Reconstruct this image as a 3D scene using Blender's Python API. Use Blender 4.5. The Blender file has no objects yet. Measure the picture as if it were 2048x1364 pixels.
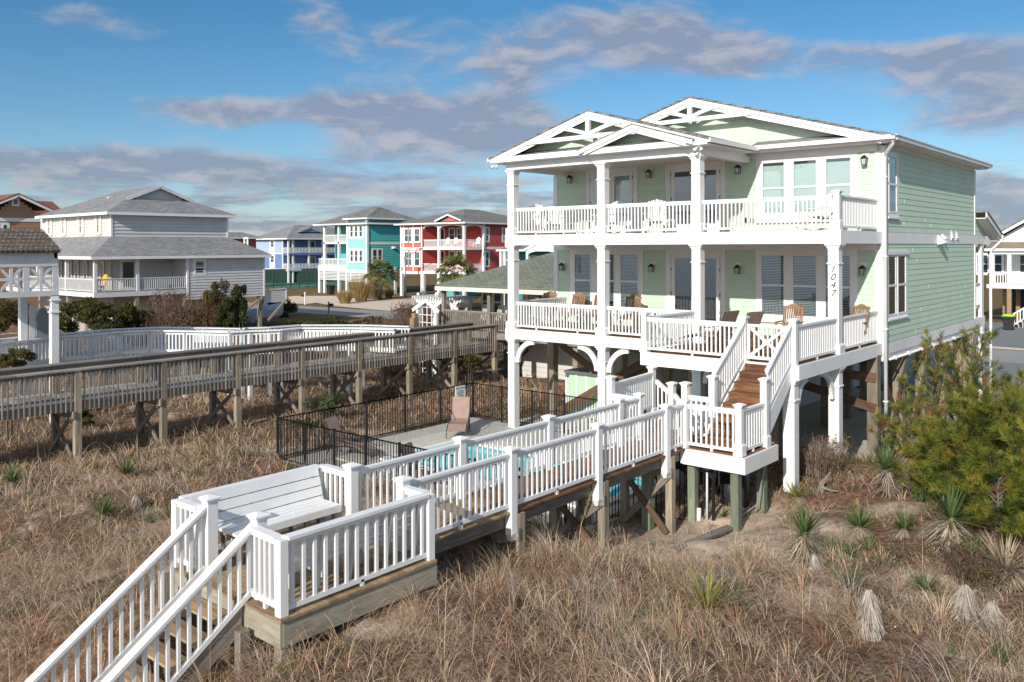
import bpy, math, random
import numpy as np
from mathutils import Vector, Matrix
random.seed(7); RNG = np.random.default_rng(11)
S = bpy.context.scene; COL = S.collection
R = math.radians
# ---------------------------------------------------------------- camera (level, lens shifted down, rolled 0.2 deg)
F_PX, TH, YH, ROLL = 1700.91, 0.709419, 494.17, 0.0034
CAM = np.array([18.5693, -21.5467, 2.7096])
cd = bpy.data.cameras.new('camera'); cam = bpy.data.objects.new('camera', cd); COL.objects.link(cam)
cd.sensor_width = 36; cd.lens = 36*F_PX/2048; cd.shift_y = -(682-YH)/2048
cd.clip_start = .2; cd.clip_end = 6000
cam.matrix_world = Matrix.Translation(CAM) @ Matrix.Rotation(TH, 4, 'Z') @ Matrix.Rotation(R(90), 4, 'X') @ Matrix.Rotation(-ROLL, 4, 'Z')
S.camera = cam
# ---------------------------------------------------------------- sun and sky
SUN = Vector((0.205, -0.868, 0.453)).normalized()
sl = bpy.data.lights.new('sun', 'SUN'); sl.energy = 3.8; sl.angle = R(.5); sl.color = (1, .945, .86)
so = bpy.data.objects.new('sun', sl); COL.objects.link(so)
so.rotation_euler = SUN.to_track_quat('Z', 'Y').to_euler(); so.location = (30, -60, 40)
W = bpy.data.worlds.new('World'); S.world = W; W.use_nodes = True
S.view_settings.view_transform = 'Standard'; S.view_settings.look = 'None'
S.view_settings.exposure = 0.42; S.view_settings.gamma = 1
S.cycles.max_bounces = 6; S.cycles.transparent_max_bounces = 12

def build_world():
    nt = W.node_tree; N = nt.nodes; L = nt.links; N.clear()
    def nd(t, **k):
        n = N.new(t)
        for a, b in k.items(): setattr(n, a, b)
        return n
    def mth(op, a, b=None, c=None, clamp=False):
        n = nd('ShaderNodeMath', operation=op, use_clamp=clamp)
        for i, v in enumerate((a, b, c)):
            if v is None: continue
            if isinstance(v, (int, float)): n.inputs[i].default_value = v
            else: L.new(v, n.inputs[i])
        return n.outputs[0]
    out = nd('ShaderNodeOutputWorld'); bg = nd('ShaderNodeBackground')
    sky = nd('ShaderNodeTexSky', sky_type='NISHITA', sun_disc=False)
    sky.sun_elevation = math.asin(SUN.z); sky.sun_rotation = math.atan2(SUN.x, SUN.y)
    sky.altitude = 0; sky.air_density = 1.0; sky.dust_density = .35; sky.ozone_density = 2.2
    tc = nd('ShaderNodeTexCoord'); sep = nd('ShaderNodeSeparateXYZ'); L.new(tc.outputs['Generated'], sep.inputs[0])
    x, y, z = sep.outputs
    az = mth('ARCTAN2', x, y); el = mth('ARCSINE', z)          # azimuth from +Y, elevation
    # cloud sheet coordinates: direction projected on a high plane
    zz = mth('ADD', mth('MAXIMUM', z, 0.0), .09)
    cx = mth('DIVIDE', x, zz); cy = mth('DIVIDE', y, zz)
    cmb = nd('ShaderNodeCombineXYZ'); L.new(cx, cmb.inputs[0]); L.new(cy, cmb.inputs[1]); cmb.inputs[2].default_value = 3.7
    n1 = nd('ShaderNodeTexNoise'); n1.inputs['Scale'].default_value = .75; n1.inputs['Detail'].default_value = 7
    n1.inputs['Roughness'].default_value = .52; n1.inputs['Distortion'].default_value = .25
    L.new(cmb.outputs[0], n1.inputs['Vector'])
    # soft wisps in az/el so cloud edges billow
    cm2 = nd('ShaderNodeCombineXYZ'); L.new(mth('MULTIPLY', az, 12.), cm2.inputs[0]); L.new(mth('MULTIPLY', el, 30.), cm2.inputs[1])
    n2 = nd('ShaderNodeTexNoise'); n2.inputs['Scale'].default_value = 1.; n2.inputs['Detail'].default_value = 9; n2.inputs['Roughness'].default_value = .58; n2.inputs['Distortion'].default_value = .35
    L.new(cm2.outputs[0], n2.inputs['Vector'])
    blobs = None
    # (px, py, half width px, half height px, weight): cloud banks of the photo, turned into directions
    for px, py, wx, wy, wt in CLOUDS:
        d = ray(px, py); d = d/np.linalg.norm(d)
        a0 = math.atan2(d[0], d[1]); e0 = math.asin(d[2])
        ka = F_PX/wx; ke = F_PX/wy
        da = mth('MULTIPLY', mth('SUBTRACT', az, a0), ka); de = mth('MULTIPLY', mth('SUBTRACT', el, e0), ke)
        r2 = mth('ADD', mth('MULTIPLY', da, da), mth('MULTIPLY', de, de))
        g = mth('MULTIPLY', mth('POWER', 2.718, mth('MULTIPLY', r2, -1.)), wt*.82)
        blobs = g if blobs is None else mth('ADD', blobs, g)
    nz = mth('ADD', mth('MULTIPLY', n1.outputs['Fac'], .6), mth('MULTIPLY', n2.outputs['Fac'], .9))
    # horizon bank grows towards the horizon
    hb = mth('MULTIPLY', mth('SUBTRACT', .15, el), 1.1)
    hb = mth('MULTIPLY', mth('MAXIMUM', hb, 0.), 1.)
    cm3 = nd('ShaderNodeCombineXYZ'); L.new(mth('MULTIPLY', az, 7.), cm3.inputs[0]); L.new(mth('MULTIPLY', el, 60.), cm3.inputs[1]); cm3.inputs[2].default_value = 8.2
    n3 = nd('ShaderNodeTexNoise'); n3.inputs['Scale'].default_value = 1.; n3.inputs['Detail'].default_value = 6; n3.inputs['Roughness'].default_value = .6
    L.new(cm3.outputs[0], n3.inputs['Vector']); lowm = nd('ShaderNodeMapRange', interpolation_type='SMOOTHSTEP'); L.new(el, lowm.inputs[0]); lowm.inputs[1].default_value = .13; lowm.inputs[2].default_value = .03
    nz = mth('ADD', nz, mth('MULTIPLY', lowm.outputs[0], mth('ADD', mth('MULTIPLY', mth('SUBTRACT', n3.outputs['Fac'], .5), 1.9), .33)))
    m = mth('ADD', mth('ADD', nz, blobs), hb)
    mr = nd('ShaderNodeMapRange', interpolation_type='SMOOTHSTEP'); L.new(m, mr.inputs[0])
    mr.inputs[1].default_value = .90; mr.inputs[2].default_value = 1.30
    # cloud colour: greyer underneath, warmer where thick
    cm4 = nd('ShaderNodeCombineXYZ'); L.new(mth('MULTIPLY', az, 12.), cm4.inputs[0]); L.new(mth('MULTIPLY', mth('ADD', el, .012), 30.), cm4.inputs[1])
    n4 = nd('ShaderNodeTexNoise'); n4.inputs['Scale'].default_value = 1.; n4.inputs['Detail'].default_value = 9; n4.inputs['Roughness'].default_value = .58; n4.inputs['Distortion'].default_value = .35
    L.new(cm4.outputs[0], n4.inputs['Vector'])
    # lighter where the cloud thins upward, greyer at its base
    lit = mth('ADD', mth('MULTIPLY', mth('SUBTRACT', n2.outputs['Fac'], n4.outputs['Fac']), 2.2), mth('ADD', .52, mth('MULTIPLY', mth('SUBTRACT', 1.12, m), .5)))
    cr = nd('ShaderNodeValToRGB'); L.new(lit, cr.inputs[0])
    cr.color_ramp.elements[0].position = .35; cr.color_ramp.elements[0].color = (.235, .28, .37, 1)
    cr.color_ramp.elements[1].position = .72; cr.color_ramp.elements[1].color = (.41, .41, .45, 1)
    tint = nd('ShaderNodeMix', data_type='RGBA', blend_type='MULTIPLY'); tint.inputs[0].default_value = 1
    skm = nd('ShaderNodeMix', data_type='RGBA', blend_type='MULTIPLY'); skm.inputs[0].default_value = 1
    L.new(sky.outputs[0], skm.inputs[6])
    tr = nd('ShaderNodeValToRGB'); L.new(mth('MULTIPLY', el, 1.6, clamp=True), tr.inputs[0]); E_ = tr.color_ramp.elements
    E_.new(.5); E_.new(.7)
    for e_, (p_, c_) in zip(E_, SKYRAMP): e_.position = p_; e_.color = c_
    L.new(tr.outputs[0], skm.inputs[7])
    mix = nd('ShaderNodeMix', data_type='RGBA'); L.new(mth('MULTIPLY', mr.outputs[0], .86), mix.inputs[0])
    L.new(skm.outputs[2], mix.inputs[6])
    cs = nd('ShaderNodeMix', data_type='RGBA', blend_type='MULTIPLY'); cs.inputs[0].default_value = 1
    L.new(cr.outputs[0], cs.inputs[6]); cs.inputs[7].default_value = (CLB, CLB, CLB, 1)
    L.new(cs.outputs[2], mix.inputs[7])
    # added fill light: the unseen seaward half of the sky, whitened and brightened
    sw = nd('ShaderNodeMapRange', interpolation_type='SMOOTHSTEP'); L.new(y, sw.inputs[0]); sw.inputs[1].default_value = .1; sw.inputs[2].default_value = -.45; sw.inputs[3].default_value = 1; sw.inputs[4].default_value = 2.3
    hz = nd('ShaderNodeMapRange', interpolation_type='SMOOTHSTEP'); L.new(y, hz.inputs[0]); hz.inputs[1].default_value = .1; hz.inputs[2].default_value = -.45; hz.inputs[3].default_value = 0; hz.inputs[4].default_value = .85
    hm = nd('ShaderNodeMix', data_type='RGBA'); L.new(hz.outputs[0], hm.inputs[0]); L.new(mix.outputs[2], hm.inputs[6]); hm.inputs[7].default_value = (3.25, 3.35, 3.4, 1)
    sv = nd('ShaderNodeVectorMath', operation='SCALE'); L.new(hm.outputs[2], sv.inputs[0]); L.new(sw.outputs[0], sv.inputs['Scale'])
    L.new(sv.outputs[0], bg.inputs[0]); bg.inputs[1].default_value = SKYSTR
    L.new(bg.outputs[0], out.inputs[0])
SKYSTR = .088; CLB = 10.; SKYRAMP = [(0, (.72, .80, 1.0, 1)), (.18, (.56, .78, .93, 1)), (.42, (.36, .70, .88, 1)), (1, (.34, .66, .86, 1))]
CLOUDS = [(1240, 70, 190, 70, .62), (1430, 100, 170, 55, .52), (1850, 120, 250, 48, .55), (1980, 190, 160, 70, .5), (1900, 250, 160, 30, .2),
          (210, 45, 130, 34, .42), (400, 218, 150, 26, .62), (680, 215, 170, 34, .5), (850, 235, 200, 40, .45), (1000, 200, 170, 100, .42), (1040, 120, 90, 60, .2), (740, 90, 130, 70, .38), (640, 30, 60, 40, .2),
          (120, 325, 280, 30, .55), (450, 340, 280, 30, .5), (900, 280, 280, 50, .5), (900, 70, 90, 50, .12), (1960, 380, 140, 30, .3), (1700, 30, 120, 30, -.35), (400, 120, 300, 60, -.2)]

# ---------------------------------------------------------------- layout helpers: photo pixel + known plane -> point in the world
_c, _s = math.cos(TH), math.sin(TH)
def ray(x, y):
    dx, dy = x-1024, y-YH; cr, sr = math.cos(ROLL), math.sin(ROLL)
    a = dx*cr-dy*sr; b = dx*sr+dy*cr; r = a/F_PX; u = -b/F_PX
    return np.array([r*_c-_s, r*_s+_c, u])
def AX(x, y, X): d = ray(x, y); p = CAM+d*(X-CAM[0])/d[0]; return float(p[1]), float(p[2])     # -> (Y, Z)
def AY(x, y, Y): d = ray(x, y); p = CAM+d*(Y-CAM[1])/d[1]; return float(p[0]), float(p[2])     # -> (X, Z)
def AZ(x, y, Z): d = ray(x, y); p = CAM+d*(Z-CAM[2])/d[2]; return float(p[0]), float(p[1])     # -> (X, Y)
def zm(o, k):                                       # pixel of an enlarged crop -> pixel of the photo
    return lambda x, y: (o[0]+x/k, o[1]+y/k)
zA = zm((500, 400), 7.179); zB = zm((740, 400), 7.179); zC = zm((500, 540), 7.179); zD = zm((760, 540), 5.683)
zE = zm((0, 380), 7.179); zF = zm((0, 540), 7.179); zG = zm((1900, 400), 8.527); zH = zm((1860, 560), 6.819); ze = zm((0, 340), 3.657)
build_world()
# ---------------------------------------------------------------- object helpers
ORG = {}
def link(o): COL.objects.link(o)
def thing(name, loc, label, cat, group=None, kind=None, rz=0.0):
    o = bpy.data.objects.new(name, None); link(o); o.empty_display_size = .2
    o.location = loc; o.rotation_euler = (0, 0, rz); ORG[o.name] = Vector(loc)
    return tag(o, label, cat, group, kind)
def tag(o, label=None, cat=None, group=None, kind=None):
    if label: o['label'] = label
    if cat: o['category'] = cat
    if group: o['group'] = group
    if kind: o['kind'] = kind
    return o
def dup(root, loc, rz=0.0, label=None, group=None, scale=None):
    def cp(o, par):
        c = o.copy(); link(c)
        if par is not None: c.parent = par
        for ch in KIDS.get(o.name, []): cp(ch, c)
        return c
    r = cp(root, None); r.location = loc; r.rotation_euler = (0, 0, rz)
    if scale: r.scale = (scale, scale, scale)
    if label: r['label'] = label
    if group: r['group'] = group
    return r
KIDS = {}
class MB:
    def __init__(s): s.v = []; s.f = []; s.r = []; s.sm = []; s.pc = []
    def add(s, vs, fs, rnd=None, smooth=False):
        b = len(s.v); s.pc.append((b, len(s.f))); s.v += [tuple(map(float, p)) for p in vs]; r = random.random() if rnd is None else rnd
        for f in fs: s.f.append(tuple(b+i for i in f)); s.r.append(r); s.sm.append(smooth)
        return s
    def box(s, x0, x1, y0, y1, z0, z1, rnd=None):
        x0, x1 = sorted((x0, x1)); y0, y1 = sorted((y0, y1)); z0, z1 = sorted((z0, z1))
        v = [(x0,y0,z0),(x1,y0,z0),(x1,y1,z0),(x0,y1,z0),(x0,y0,z1),(x1,y0,z1),(x1,y1,z1),(x0,y1,z1)]
        return s.add(v, [(3,2,1,0),(4,5,6,7),(0,1,5,4),(1,2,6,5),(2,3,7,6),(3,0,4,7)], rnd)
    def cb(s, x, y, z0, z1, w, d=None, rnd=None):
        d = w if d is None else d
        return s.box(x-w/2, x+w/2, y-d/2, y+d/2, z0, z1, rnd)
    def bar(s, p, q, w, h, up=(0, 0, 1), rnd=None):      # beam p->q, w sideways, h along up
        p = Vector(p); q = Vector(q); t = (q-p).normalized(); u = Vector(up)
        sd = t.cross(u)
        if sd.length < 1e-4: sd = t.cross(Vector((0, 1, 0)))
        sd.normalize(); u = sd.cross(t).normalized(); a = sd*w/2; b = u*h/2
        v = [p-a-b, p+a-b, p+a+b, p-a+b, q-a-b, q+a-b, q+a+b, q-a+b]
        return s.add(v, [(0,1,2,3),(7,6,5,4),(4,5,1,0),(5,6,2,1),(6,7,3,2),(7,4,0,3)], rnd)
    def tube(s, pts, rad, n=6, rnd=None, cap=True):
        pts = [Vector(p) for p in pts]; rad = rad if isinstance(rad, (list, tuple)) else [rad]*len(pts)
        vs = []; fs = []
        for i, p in enumerate(pts):
            t = (pts[min(i+1, len(pts)-1)]-pts[max(i-1, 0)]).normalized()
            a = t.cross(Vector((0, 0, 1)))
            if a.length < .05: a = t.cross(Vector((1, 0, 0)))
            a.normalize(); b = t.cross(a)
            for k in range(n):
                an = 2*math.pi*k/n; vs.append(p+(a*math.cos(an)+b*math.sin(an))*rad[i])
        for i in range(len(pts)-1):
            for k in range(n): fs.append((i*n+k, i*n+(k+1) % n, (i+1)*n+(k+1) % n, (i+1)*n+k))
        if cap: fs.append(tuple(range(n))[::-1]); fs.append(tuple((len(pts)-1)*n+k for k in range(n)))
        return s.add(vs, fs, rnd, n > 6)
    def prism(s, poly, ext, rnd=None):                   # polygon extruded by vector
        e = Vector(ext); a = [Vector(p) for p in poly]; n = len(a)
        fs = [tuple(range(n))[::-1], tuple(range(n, 2*n))]+[(i, (i+1) % n, n+(i+1) % n, n+i) for i in range(n)]
        return s.add(a+[p+e for p in a], fs, rnd)
    def quad(s, *p, rnd=None): return s.add(p, [tuple(range(len(p)))], rnd)
    def frustum(s, x, y, z0, z1, w0, w1, rnd=None):
        a, b = w0/2, w1/2
        v = [(x-a,y-a,z0),(x+a,y-a,z0),(x+a,y+a,z0),(x-a,y+a,z0),(x-b,y-b,z1),(x+b,y-b,z1),(x+b,y+b,z1),(x-b,y+b,z1)]
        return s.add(v, [(3,2,1,0),(4,5,6,7),(0,1,5,4),(1,2,6,5),(2,3,7,6),(3,0,4,7)], rnd)
    def each(s, name, mat, parent, **k):                 # every added shape becomes a part of its own
        pc = s.pc+[(len(s.v), len(s.f))]
        for (v0, f0), (v1, f1) in zip(pc[:-1], pc[1:]):
            q = MB(); q.v = s.v[v0:v1]; q.f = [tuple(i-v0 for i in f) for f in s.f[f0:f1]]; q.r = s.r[f0:f1]; q.sm = s.sm[f0:f1]; q.build(name, mat, parent, **k)
    def build(s, name, mat, parent=None, label=None, grain=False, bevel=0):
        me = bpy.data.meshes.new(name); o = bpy.data.objects.new(name, me); link(o)
        off = Vector((0, 0, 0))
        if parent is not None: off = ORG.get(parent.name, Vector((0, 0, 0)))
        me.from_pydata([(a-off.x, b-off.y, c-off.z) for a, b, c in s.v], [], s.f)
        me.materials.append(mat)
        at = me.attributes.new('rnd', 'FLOAT', 'FACE'); at.data.foreach_set('value', s.r)
        me.polygons.foreach_set('use_smooth', s.sm)
        uvs = []
        for f in s.f:
            p = [s.v[i] for i in f]
            # Newell normal
            nx = ny = nz = 0.
            for i in range(len(p)):
                a, b = p[i], p[(i+1) % len(p)]
                nx += (a[1]-b[1])*(a[2]+b[2]); ny += (a[2]-b[2])*(a[0]+b[0]); nz += (a[0]-b[0])*(a[1]+b[1])
            l = math.sqrt(nx*nx+ny*ny+nz*nz) or 1; nx /= l; ny /= l; nz /= l
            if grain:
                best = 0; u = (1, 0, 0)
                for i in range(len(p)):
                    a, b = p[i], p[(i+1) % len(p)]; e = (b[0]-a[0], b[1]-a[1], b[2]-a[2]); q = e[0]**2+e[1]**2+e[2]**2
                    if q > best: best = q; u = e
                q = math.sqrt(best) or 1; u = (u[0]/q, u[1]/q, u[2]/q)
            elif abs(nz) > .999: u = (1, 0, 0)
            else:
                h = math.hypot(nx, ny); u = (-ny/h, nx/h, 0)
            w = (ny*u[2]-nz*u[1], nz*u[0]-nx*u[2], nx*u[1]-ny*u[0])
            for a in p: uvs += [a[0]*u[0]+a[1]*u[1]+a[2]*u[2], a[0]*w[0]+a[1]*w[1]+a[2]*w[2]]
        me.uv_layers.new(name='UVMap').data.foreach_set('uv', uvs)
        if parent is not None:
            o.parent = parent; KIDS.setdefault(parent.name, []).append(o); ORG[o.name] = off
        if bevel:
            m = o.modifiers.new('bevel', 'BEVEL'); m.width = bevel; m.segments = 1; m.limit_method = 'ANGLE'
        if label: o['label'] = label
        return o
def struct(name, mb, mat, **k): o = mb.build(name, mat, None, **k); o['kind'] = 'structure'; return o

# ---------------------------------------------------------------- procedural materials
MATS = {}
def newmat(name):
    m = bpy.data.materials.new(name); m.use_nodes = True; nt = m.node_tree
    b = nt.nodes['Principled BSDF']; return m, nt, b
def NN(nt, t, **k):
    n = nt.nodes.new(t)
    for a, b in k.items():
        if a.startswith('i_'): n.inputs[a[2:].replace('_', ' ')].default_value = b
        else: setattr(n, a, b)
    return n
def ramp(nt, fac, stops):
    r = nt.nodes.new('ShaderNodeValToRGB'); e = r.color_ramp.elements
    while len(e) < len(stops): e.new(.5)
    for i, (p, c) in enumerate(stops): e[i].position = p; e[i].color = (*c, 1)
    nt.links.new(fac, r.inputs[0]); return r.outputs[0]
def mixc(nt, fac, a, b, bt='MIX'):
    m = nt.nodes.new('ShaderNodeMix'); m.data_type = 'RGBA'; m.blend_type = bt
    for i, v in ((0, fac), (6, a), (7, b)):
        if isinstance(v, (int, float)): m.inputs[i].default_value = v
        elif isinstance(v, tuple): m.inputs[i].default_value = (*v, 1) if len(v) == 3 else v
        else: nt.links.new(v, m.inputs[i])
    return m.outputs[2]
def bump(nt, b, h, strength=.3, dist=.01):
    n = nt.nodes.new('ShaderNodeBump'); n.inputs['Strength'].default_value = strength; n.inputs['Distance'].default_value = dist
    nt.links.new(h, n.inputs['Height']); nt.links.new(n.outputs[0], b.inputs['Normal'])
def uvmap(nt, sx, sy):
    u = nt.nodes.new('ShaderNodeUVMap'); m = nt.nodes.new('ShaderNodeMapping'); m.inputs['Scale'].default_value = (sx, sy, 1)
    nt.links.new(u.outputs[0], m.inputs[0]); return m.outputs[0]
def objc(nt):
    g = nt.nodes.new('ShaderNodeNewGeometry'); return g.outputs['Position']
def noise(nt, vec, scale, detail=4, rough=.55, dist=0.):
    n = NN(nt, 'ShaderNodeTexNoise'); n.inputs['Scale'].default_value = scale; n.inputs['Detail'].default_value = detail
    n.inputs['Roughness'].default_value = rough; n.inputs['Distortion'].default_value = dist
    if vec is not None: nt.links.new(vec, n.inputs['Vector'])
    return n.outputs['Fac']
def attr(nt, name, out='Fac'):
    a = nt.nodes.new('ShaderNodeAttribute'); a.attribute_name = name; return a.outputs[out]
def paint(name, col, rough=.5, var=.10, dirt=(.35, .32, .26), da=.10, sc=1.3):
    m, nt, b = newmat(name); p = objc(nt)
    d = tuple(c*(1-var) for c in col)
    c0 = ramp(nt, noise(nt, p, sc, 5), [(.35, d), (.65, col)])
    mm = ramp(nt, noise(nt, p, 5.5, 8, .7), [(.56, (0, 0, 0)), (.78, (da*2.5,)*3)])
    c1 = mixc(nt, mm, c0, tuple(x*max(col) for x in dirt))
    k = NN(nt, 'ShaderNodeMapRange'); nt.links.new(attr(nt, 'rnd'), k.inputs[0]); k.inputs[3].default_value = .95; k.inputs[4].default_value = 1.02
    sc_ = nt.nodes.new('ShaderNodeVectorMath'); sc_.operation = 'SCALE'; nt.links.new(c1, sc_.inputs[0]); nt.links.new(k.outputs[0], sc_.inputs['Scale'])
    nt.links.new(sc_.outputs[0], b.inputs['Base Color']); b.inputs['Roughness'].default_value = rough
    bump(nt, b, noise(nt, p, 40, 4), .14, .004)
    MATS[name] = m; return m
def wood(name, c1, c2, c3=None, rough=.8, gs=22, knots=True, rv=.35):
    m, nt, b = newmat(name); v = uvmap(nt, 1.6, gs)
    rn = attr(nt, 'rnd')
    ad = nt.nodes.new('ShaderNodeVectorMath'); ad.operation = 'ADD'; nt.links.new(v, ad.inputs[0])
    cx = NN(nt, 'ShaderNodeCombineXYZ'); mu = NN(nt, 'ShaderNodeMath', operation='MULTIPLY'); nt.links.new(rn, mu.inputs[0]); mu.inputs[1].default_value = 37.
    nt.links.new(mu.outputs[0], cx.inputs[0]); nt.links.new(mu.outputs[0], cx.inputs[2]); nt.links.new(cx.outputs[0], ad.inputs[1])
    n = noise(nt, ad.outputs[0], 1.2, 6, .65, .6)
    st = [(.28, c1), (.5, c2)]+([(.72, c3)] if c3 else [])
    c = ramp(nt, n, st)
    k = NN(nt, 'ShaderNodeMapRange'); nt.links.new(rn, k.inputs[0]); k.inputs[3].default_value = 1-rv; k.inputs[4].default_value = 1+rv*.6
    s = nt.nodes.new('ShaderNodeVectorMath'); s.operation = 'SCALE'; nt.links.new(c, s.inputs[0]); nt.links.new(k.outputs[0], s.inputs['Scale'])
    big = ramp(nt, noise(nt, objc(nt), .9, 4), [(.3, (.78, .78, .78)), (.7, (1.08, 1.06, 1.04))])
    nt.links.new(mixc(nt, 1., s.outputs[0], big, 'MULTIPLY'), b.inputs['Base Color'])
    b.inputs['Roughness'].default_value = rough; b.inputs['Specular IOR Level'].default_value = .25
    bump(nt, b, n, .45, .006); MATS[name] = m; return m
def shingle(name, c1, c2, w=.32, h=.15, mortar=.012, ms=(.03, .03, .03), rough=.9, bs=.5):
    m, nt, b = newmat(name); v = uvmap(nt, 1, 1)
    k = NN(nt, 'ShaderNodeTexBrick'); nt.links.new(v, k.inputs['Vector'])
    k.inputs['Scale'].default_value = 1; k.inputs['Brick Width'].default_value = w; k.inputs['Row Height'].default_value = h
    k.inputs['Mortar Size'].default_value = mortar; k.inputs['Mortar Smooth'].default_value = .3; k.inputs['Bias'].default_value = 0
    k.inputs['Color1'].default_value = (*c1, 1); k.inputs['Color2'].default_value = (*c2, 1); k.inputs['Mortar'].default_value = (*ms, 1)
    big = ramp(nt, noise(nt, objc(nt), .6, 5), [(.3, (.85, .85, .85)), (.7, (1.1, 1.1, 1.08))])
    sp = ramp(nt, noise(nt, objc(nt), 45, 2), [(.3, (.8, .8, .8)), (.7, (1.2, 1.2, 1.2))])
    nt.links.new(mixc(nt, 1., mixc(nt, 1., k.outputs[0], big, 'MULTIPLY'), sp, 'MULTIPLY'), b.inputs['Base Color'])
    b.inputs['Roughness'].default_value = rough; bump(nt, b, k.outputs['Fac'], -bs, .01); MATS[name] = m; return m
def granular(name, stops, scale, rough=.95, bstr=.6, bdist=.02, stops2=None, sc2=.25):
    m, nt, b = newmat(name); p = objc(nt)
    c = ramp(nt, noise(nt, p, scale, 6, .7), stops)
    if stops2: c = mixc(nt, 1., c, ramp(nt, noise(nt, p, sc2, 5), stops2), 'MULTIPLY')
    nt.links.new(c, b.inputs['Base Color']); b.inputs['Roughness'].default_value = rough; b.inputs['Specular IOR Level'].default_value = .2
    bump(nt, b, noise(nt, p, scale*1.7, 4, .7), bstr, bdist); MATS[name] = m; return m
def vcol(name, rough=.85, trans=0., spec=.2):
    m, nt, b = newmat(name); nt.links.new(attr(nt, 'col', 'Color'), b.inputs['Base Color']); b.inputs['Roughness'].default_value = rough
    b.inputs['Specular IOR Level'].default_value = spec
    if trans:
        t = NN(nt, 'ShaderNodeBsdfTranslucent'); nt.links.new(attr(nt, 'col', 'Color'), t.inputs[0])
        mx = NN(nt, 'ShaderNodeMixShader'); mx.inputs[0].default_value = trans
        nt.links.new(b.outputs[0], mx.inputs[1]); nt.links.new(t.outputs[0], mx.inputs[2])
        nt.links.new(mx.outputs[0], nt.nodes['Material Output'].inputs[0])
    MATS[name] = m; return m
def plain(name, col, rough=.5, metal=0., spec=.5):
    m, nt, b = newmat(name); p = objc(nt)
    nt.links.new(ramp(nt, noise(nt, p, 6, 5), [(.3, tuple(c*.85 for c in col)), (.7, tuple(min(1, c*1.1) for c in col))]), b.inputs['Base Color'])
    b.inputs['Roughness'].default_value = rough; b.inputs['Metallic'].default_value = metal; b.inputs['Specular IOR Level'].default_value = spec
    MATS[name] = m; return m
def glass(name, tint=(.76, .83, .83), refl=.13):
    m, nt, b = newmat(name); nt.nodes.remove(b)
    t = NN(nt, 'ShaderNodeBsdfTransparent'); t.inputs[0].default_value = (*tint, 1)
    g = NN(nt, 'ShaderNodeBsdfGlossy'); g.inputs['Roughness'].default_value = .02; g.inputs[0].default_value = (.9, .95, 1, 1)
    f = NN(nt, 'ShaderNodeFresnel'); f.inputs[0].default_value = 1.6
    ma = NN(nt, 'ShaderNodeMath', operation='ADD', use_clamp=True); nt.links.new(f.outputs[0], ma.inputs[0]); ma.inputs[1].default_value = refl
    mx = NN(nt, 'ShaderNodeMixShader'); nt.links.new(ma.outputs[0], mx.inputs[0]); nt.links.new(t.outputs[0], mx.inputs[1]); nt.links.new(g.outputs[0], mx.inputs[2])
    nt.links.new(mx.outputs[0], nt.nodes['Material Output'].inputs[0]); MATS[name] = m; return m

WHITE = paint('white_paint', (.79, .79, .785), .5, .07, da=.10)
WHITE2 = paint('weathered_white_paint', (.66, .67, .68), .6, .12, da=.2)
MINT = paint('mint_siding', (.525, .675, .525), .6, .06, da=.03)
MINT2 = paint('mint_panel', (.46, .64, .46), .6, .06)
GREYS = paint('grey_siding', (.56, .56, .57), .65, .08)
CREAMS = paint('cream_siding', (.62, .59, .54), .65, .08)
TAUPE = paint('taupe_siding', (.40, .36, .33), .65, .08)
BROWNS = paint('brown_siding', (.40, .22, .13), .65, .08)
BLUES = paint('blue_siding', (.13, .21, .43), .6, .08)
LBLUES = paint('pale_blue_siding', (.36, .44, .60), .6, .06)
TURQ = paint('turquoise_siding', (.08, .48, .49), .6, .08)
LTURQ = paint('pale_turquoise_siding', (.27, .60, .58), .6, .06)
REDS = paint('red_siding', (.48, .07, .06), .6, .08)
CORAL = paint('coral_siding', (.55, .13, .10), .6, .06)
TEALS = paint('teal_siding', (.03, .25, .28), .6, .08)
BLACKM = plain('black_metal', (.012, .012, .013), .4)
BRONZE = plain('dark_bronze', (.03, .026, .022), .45, .4)
DARK = plain('dark_interior', (.022, .028, .032), .8)
DARKG = plain('dark_glass', (.035, .055, .065), .06, 0, 1.)
GLASS = glass('window_glass')
LAMPG = plain('lamp_glass', (.45, .46, .45), .2)
BLIND = paint('blind_slats', (.62, .64, .62), .6, .03)
SHADE = paint('roller_blind', (.60, .65, .62), .7, .03)
NEWWOOD = wood('tan_deck_wood', (.21, .13, .07), (.33, .225, .13), (.44, .325, .21))
REDWOOD = wood('red_brown_deck_wood', (.10, .042, .02), (.21, .10, .048), (.30, .16, .08))
STAIRWOOD = wood('stained_stair_wood', (.10, .038, .018), (.215, .10, .05), (.32, .17, .095), gs=14)
GREYWOOD = wood('weathered_grey_wood', (.13, .105, .085), (.25, .21, .175), (.36, .32, .28))
PILEWOOD = wood('pile_wood', (.16, .13, .095), (.30, .25, .19), (.42, .36, .28), gs=12)
BEIGEWOOD = wood('beige_fascia_wood', (.24, .21, .15), (.34, .31, .24), (.42, .39, .31), gs=10, rv=.1)
GREENWOOD = wood('green_treated_wood', (.14, .155, .11), (.22, .255, .185), (.33, .345, .26), gs=12)
BRACEWOOD = wood('brown_brace_wood', (.07, .04, .025), (.15, .088, .055), (.23, .15, .10))
TEAK = wood('teak_chair_wood', (.16, .08, .04), (.28, .16, .085), (.38, .24, .14), gs=18)
RAILGREY = wood('grey_rail_wood', (.15, .13, .115), (.27, .245, .22), (.39, .365, .34))
SH_GREY = shingle('grey_shingle', (.20, .20, .21), (.30, .30, .31))
SH_DARK = shingle('dark_grey_shingle', (.165, .16, .15), (.245, .24, .225))
SH_BROWN = shingle('brown_grey_shingle', (.13, .12, .105), (.18, .17, .15))
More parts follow.
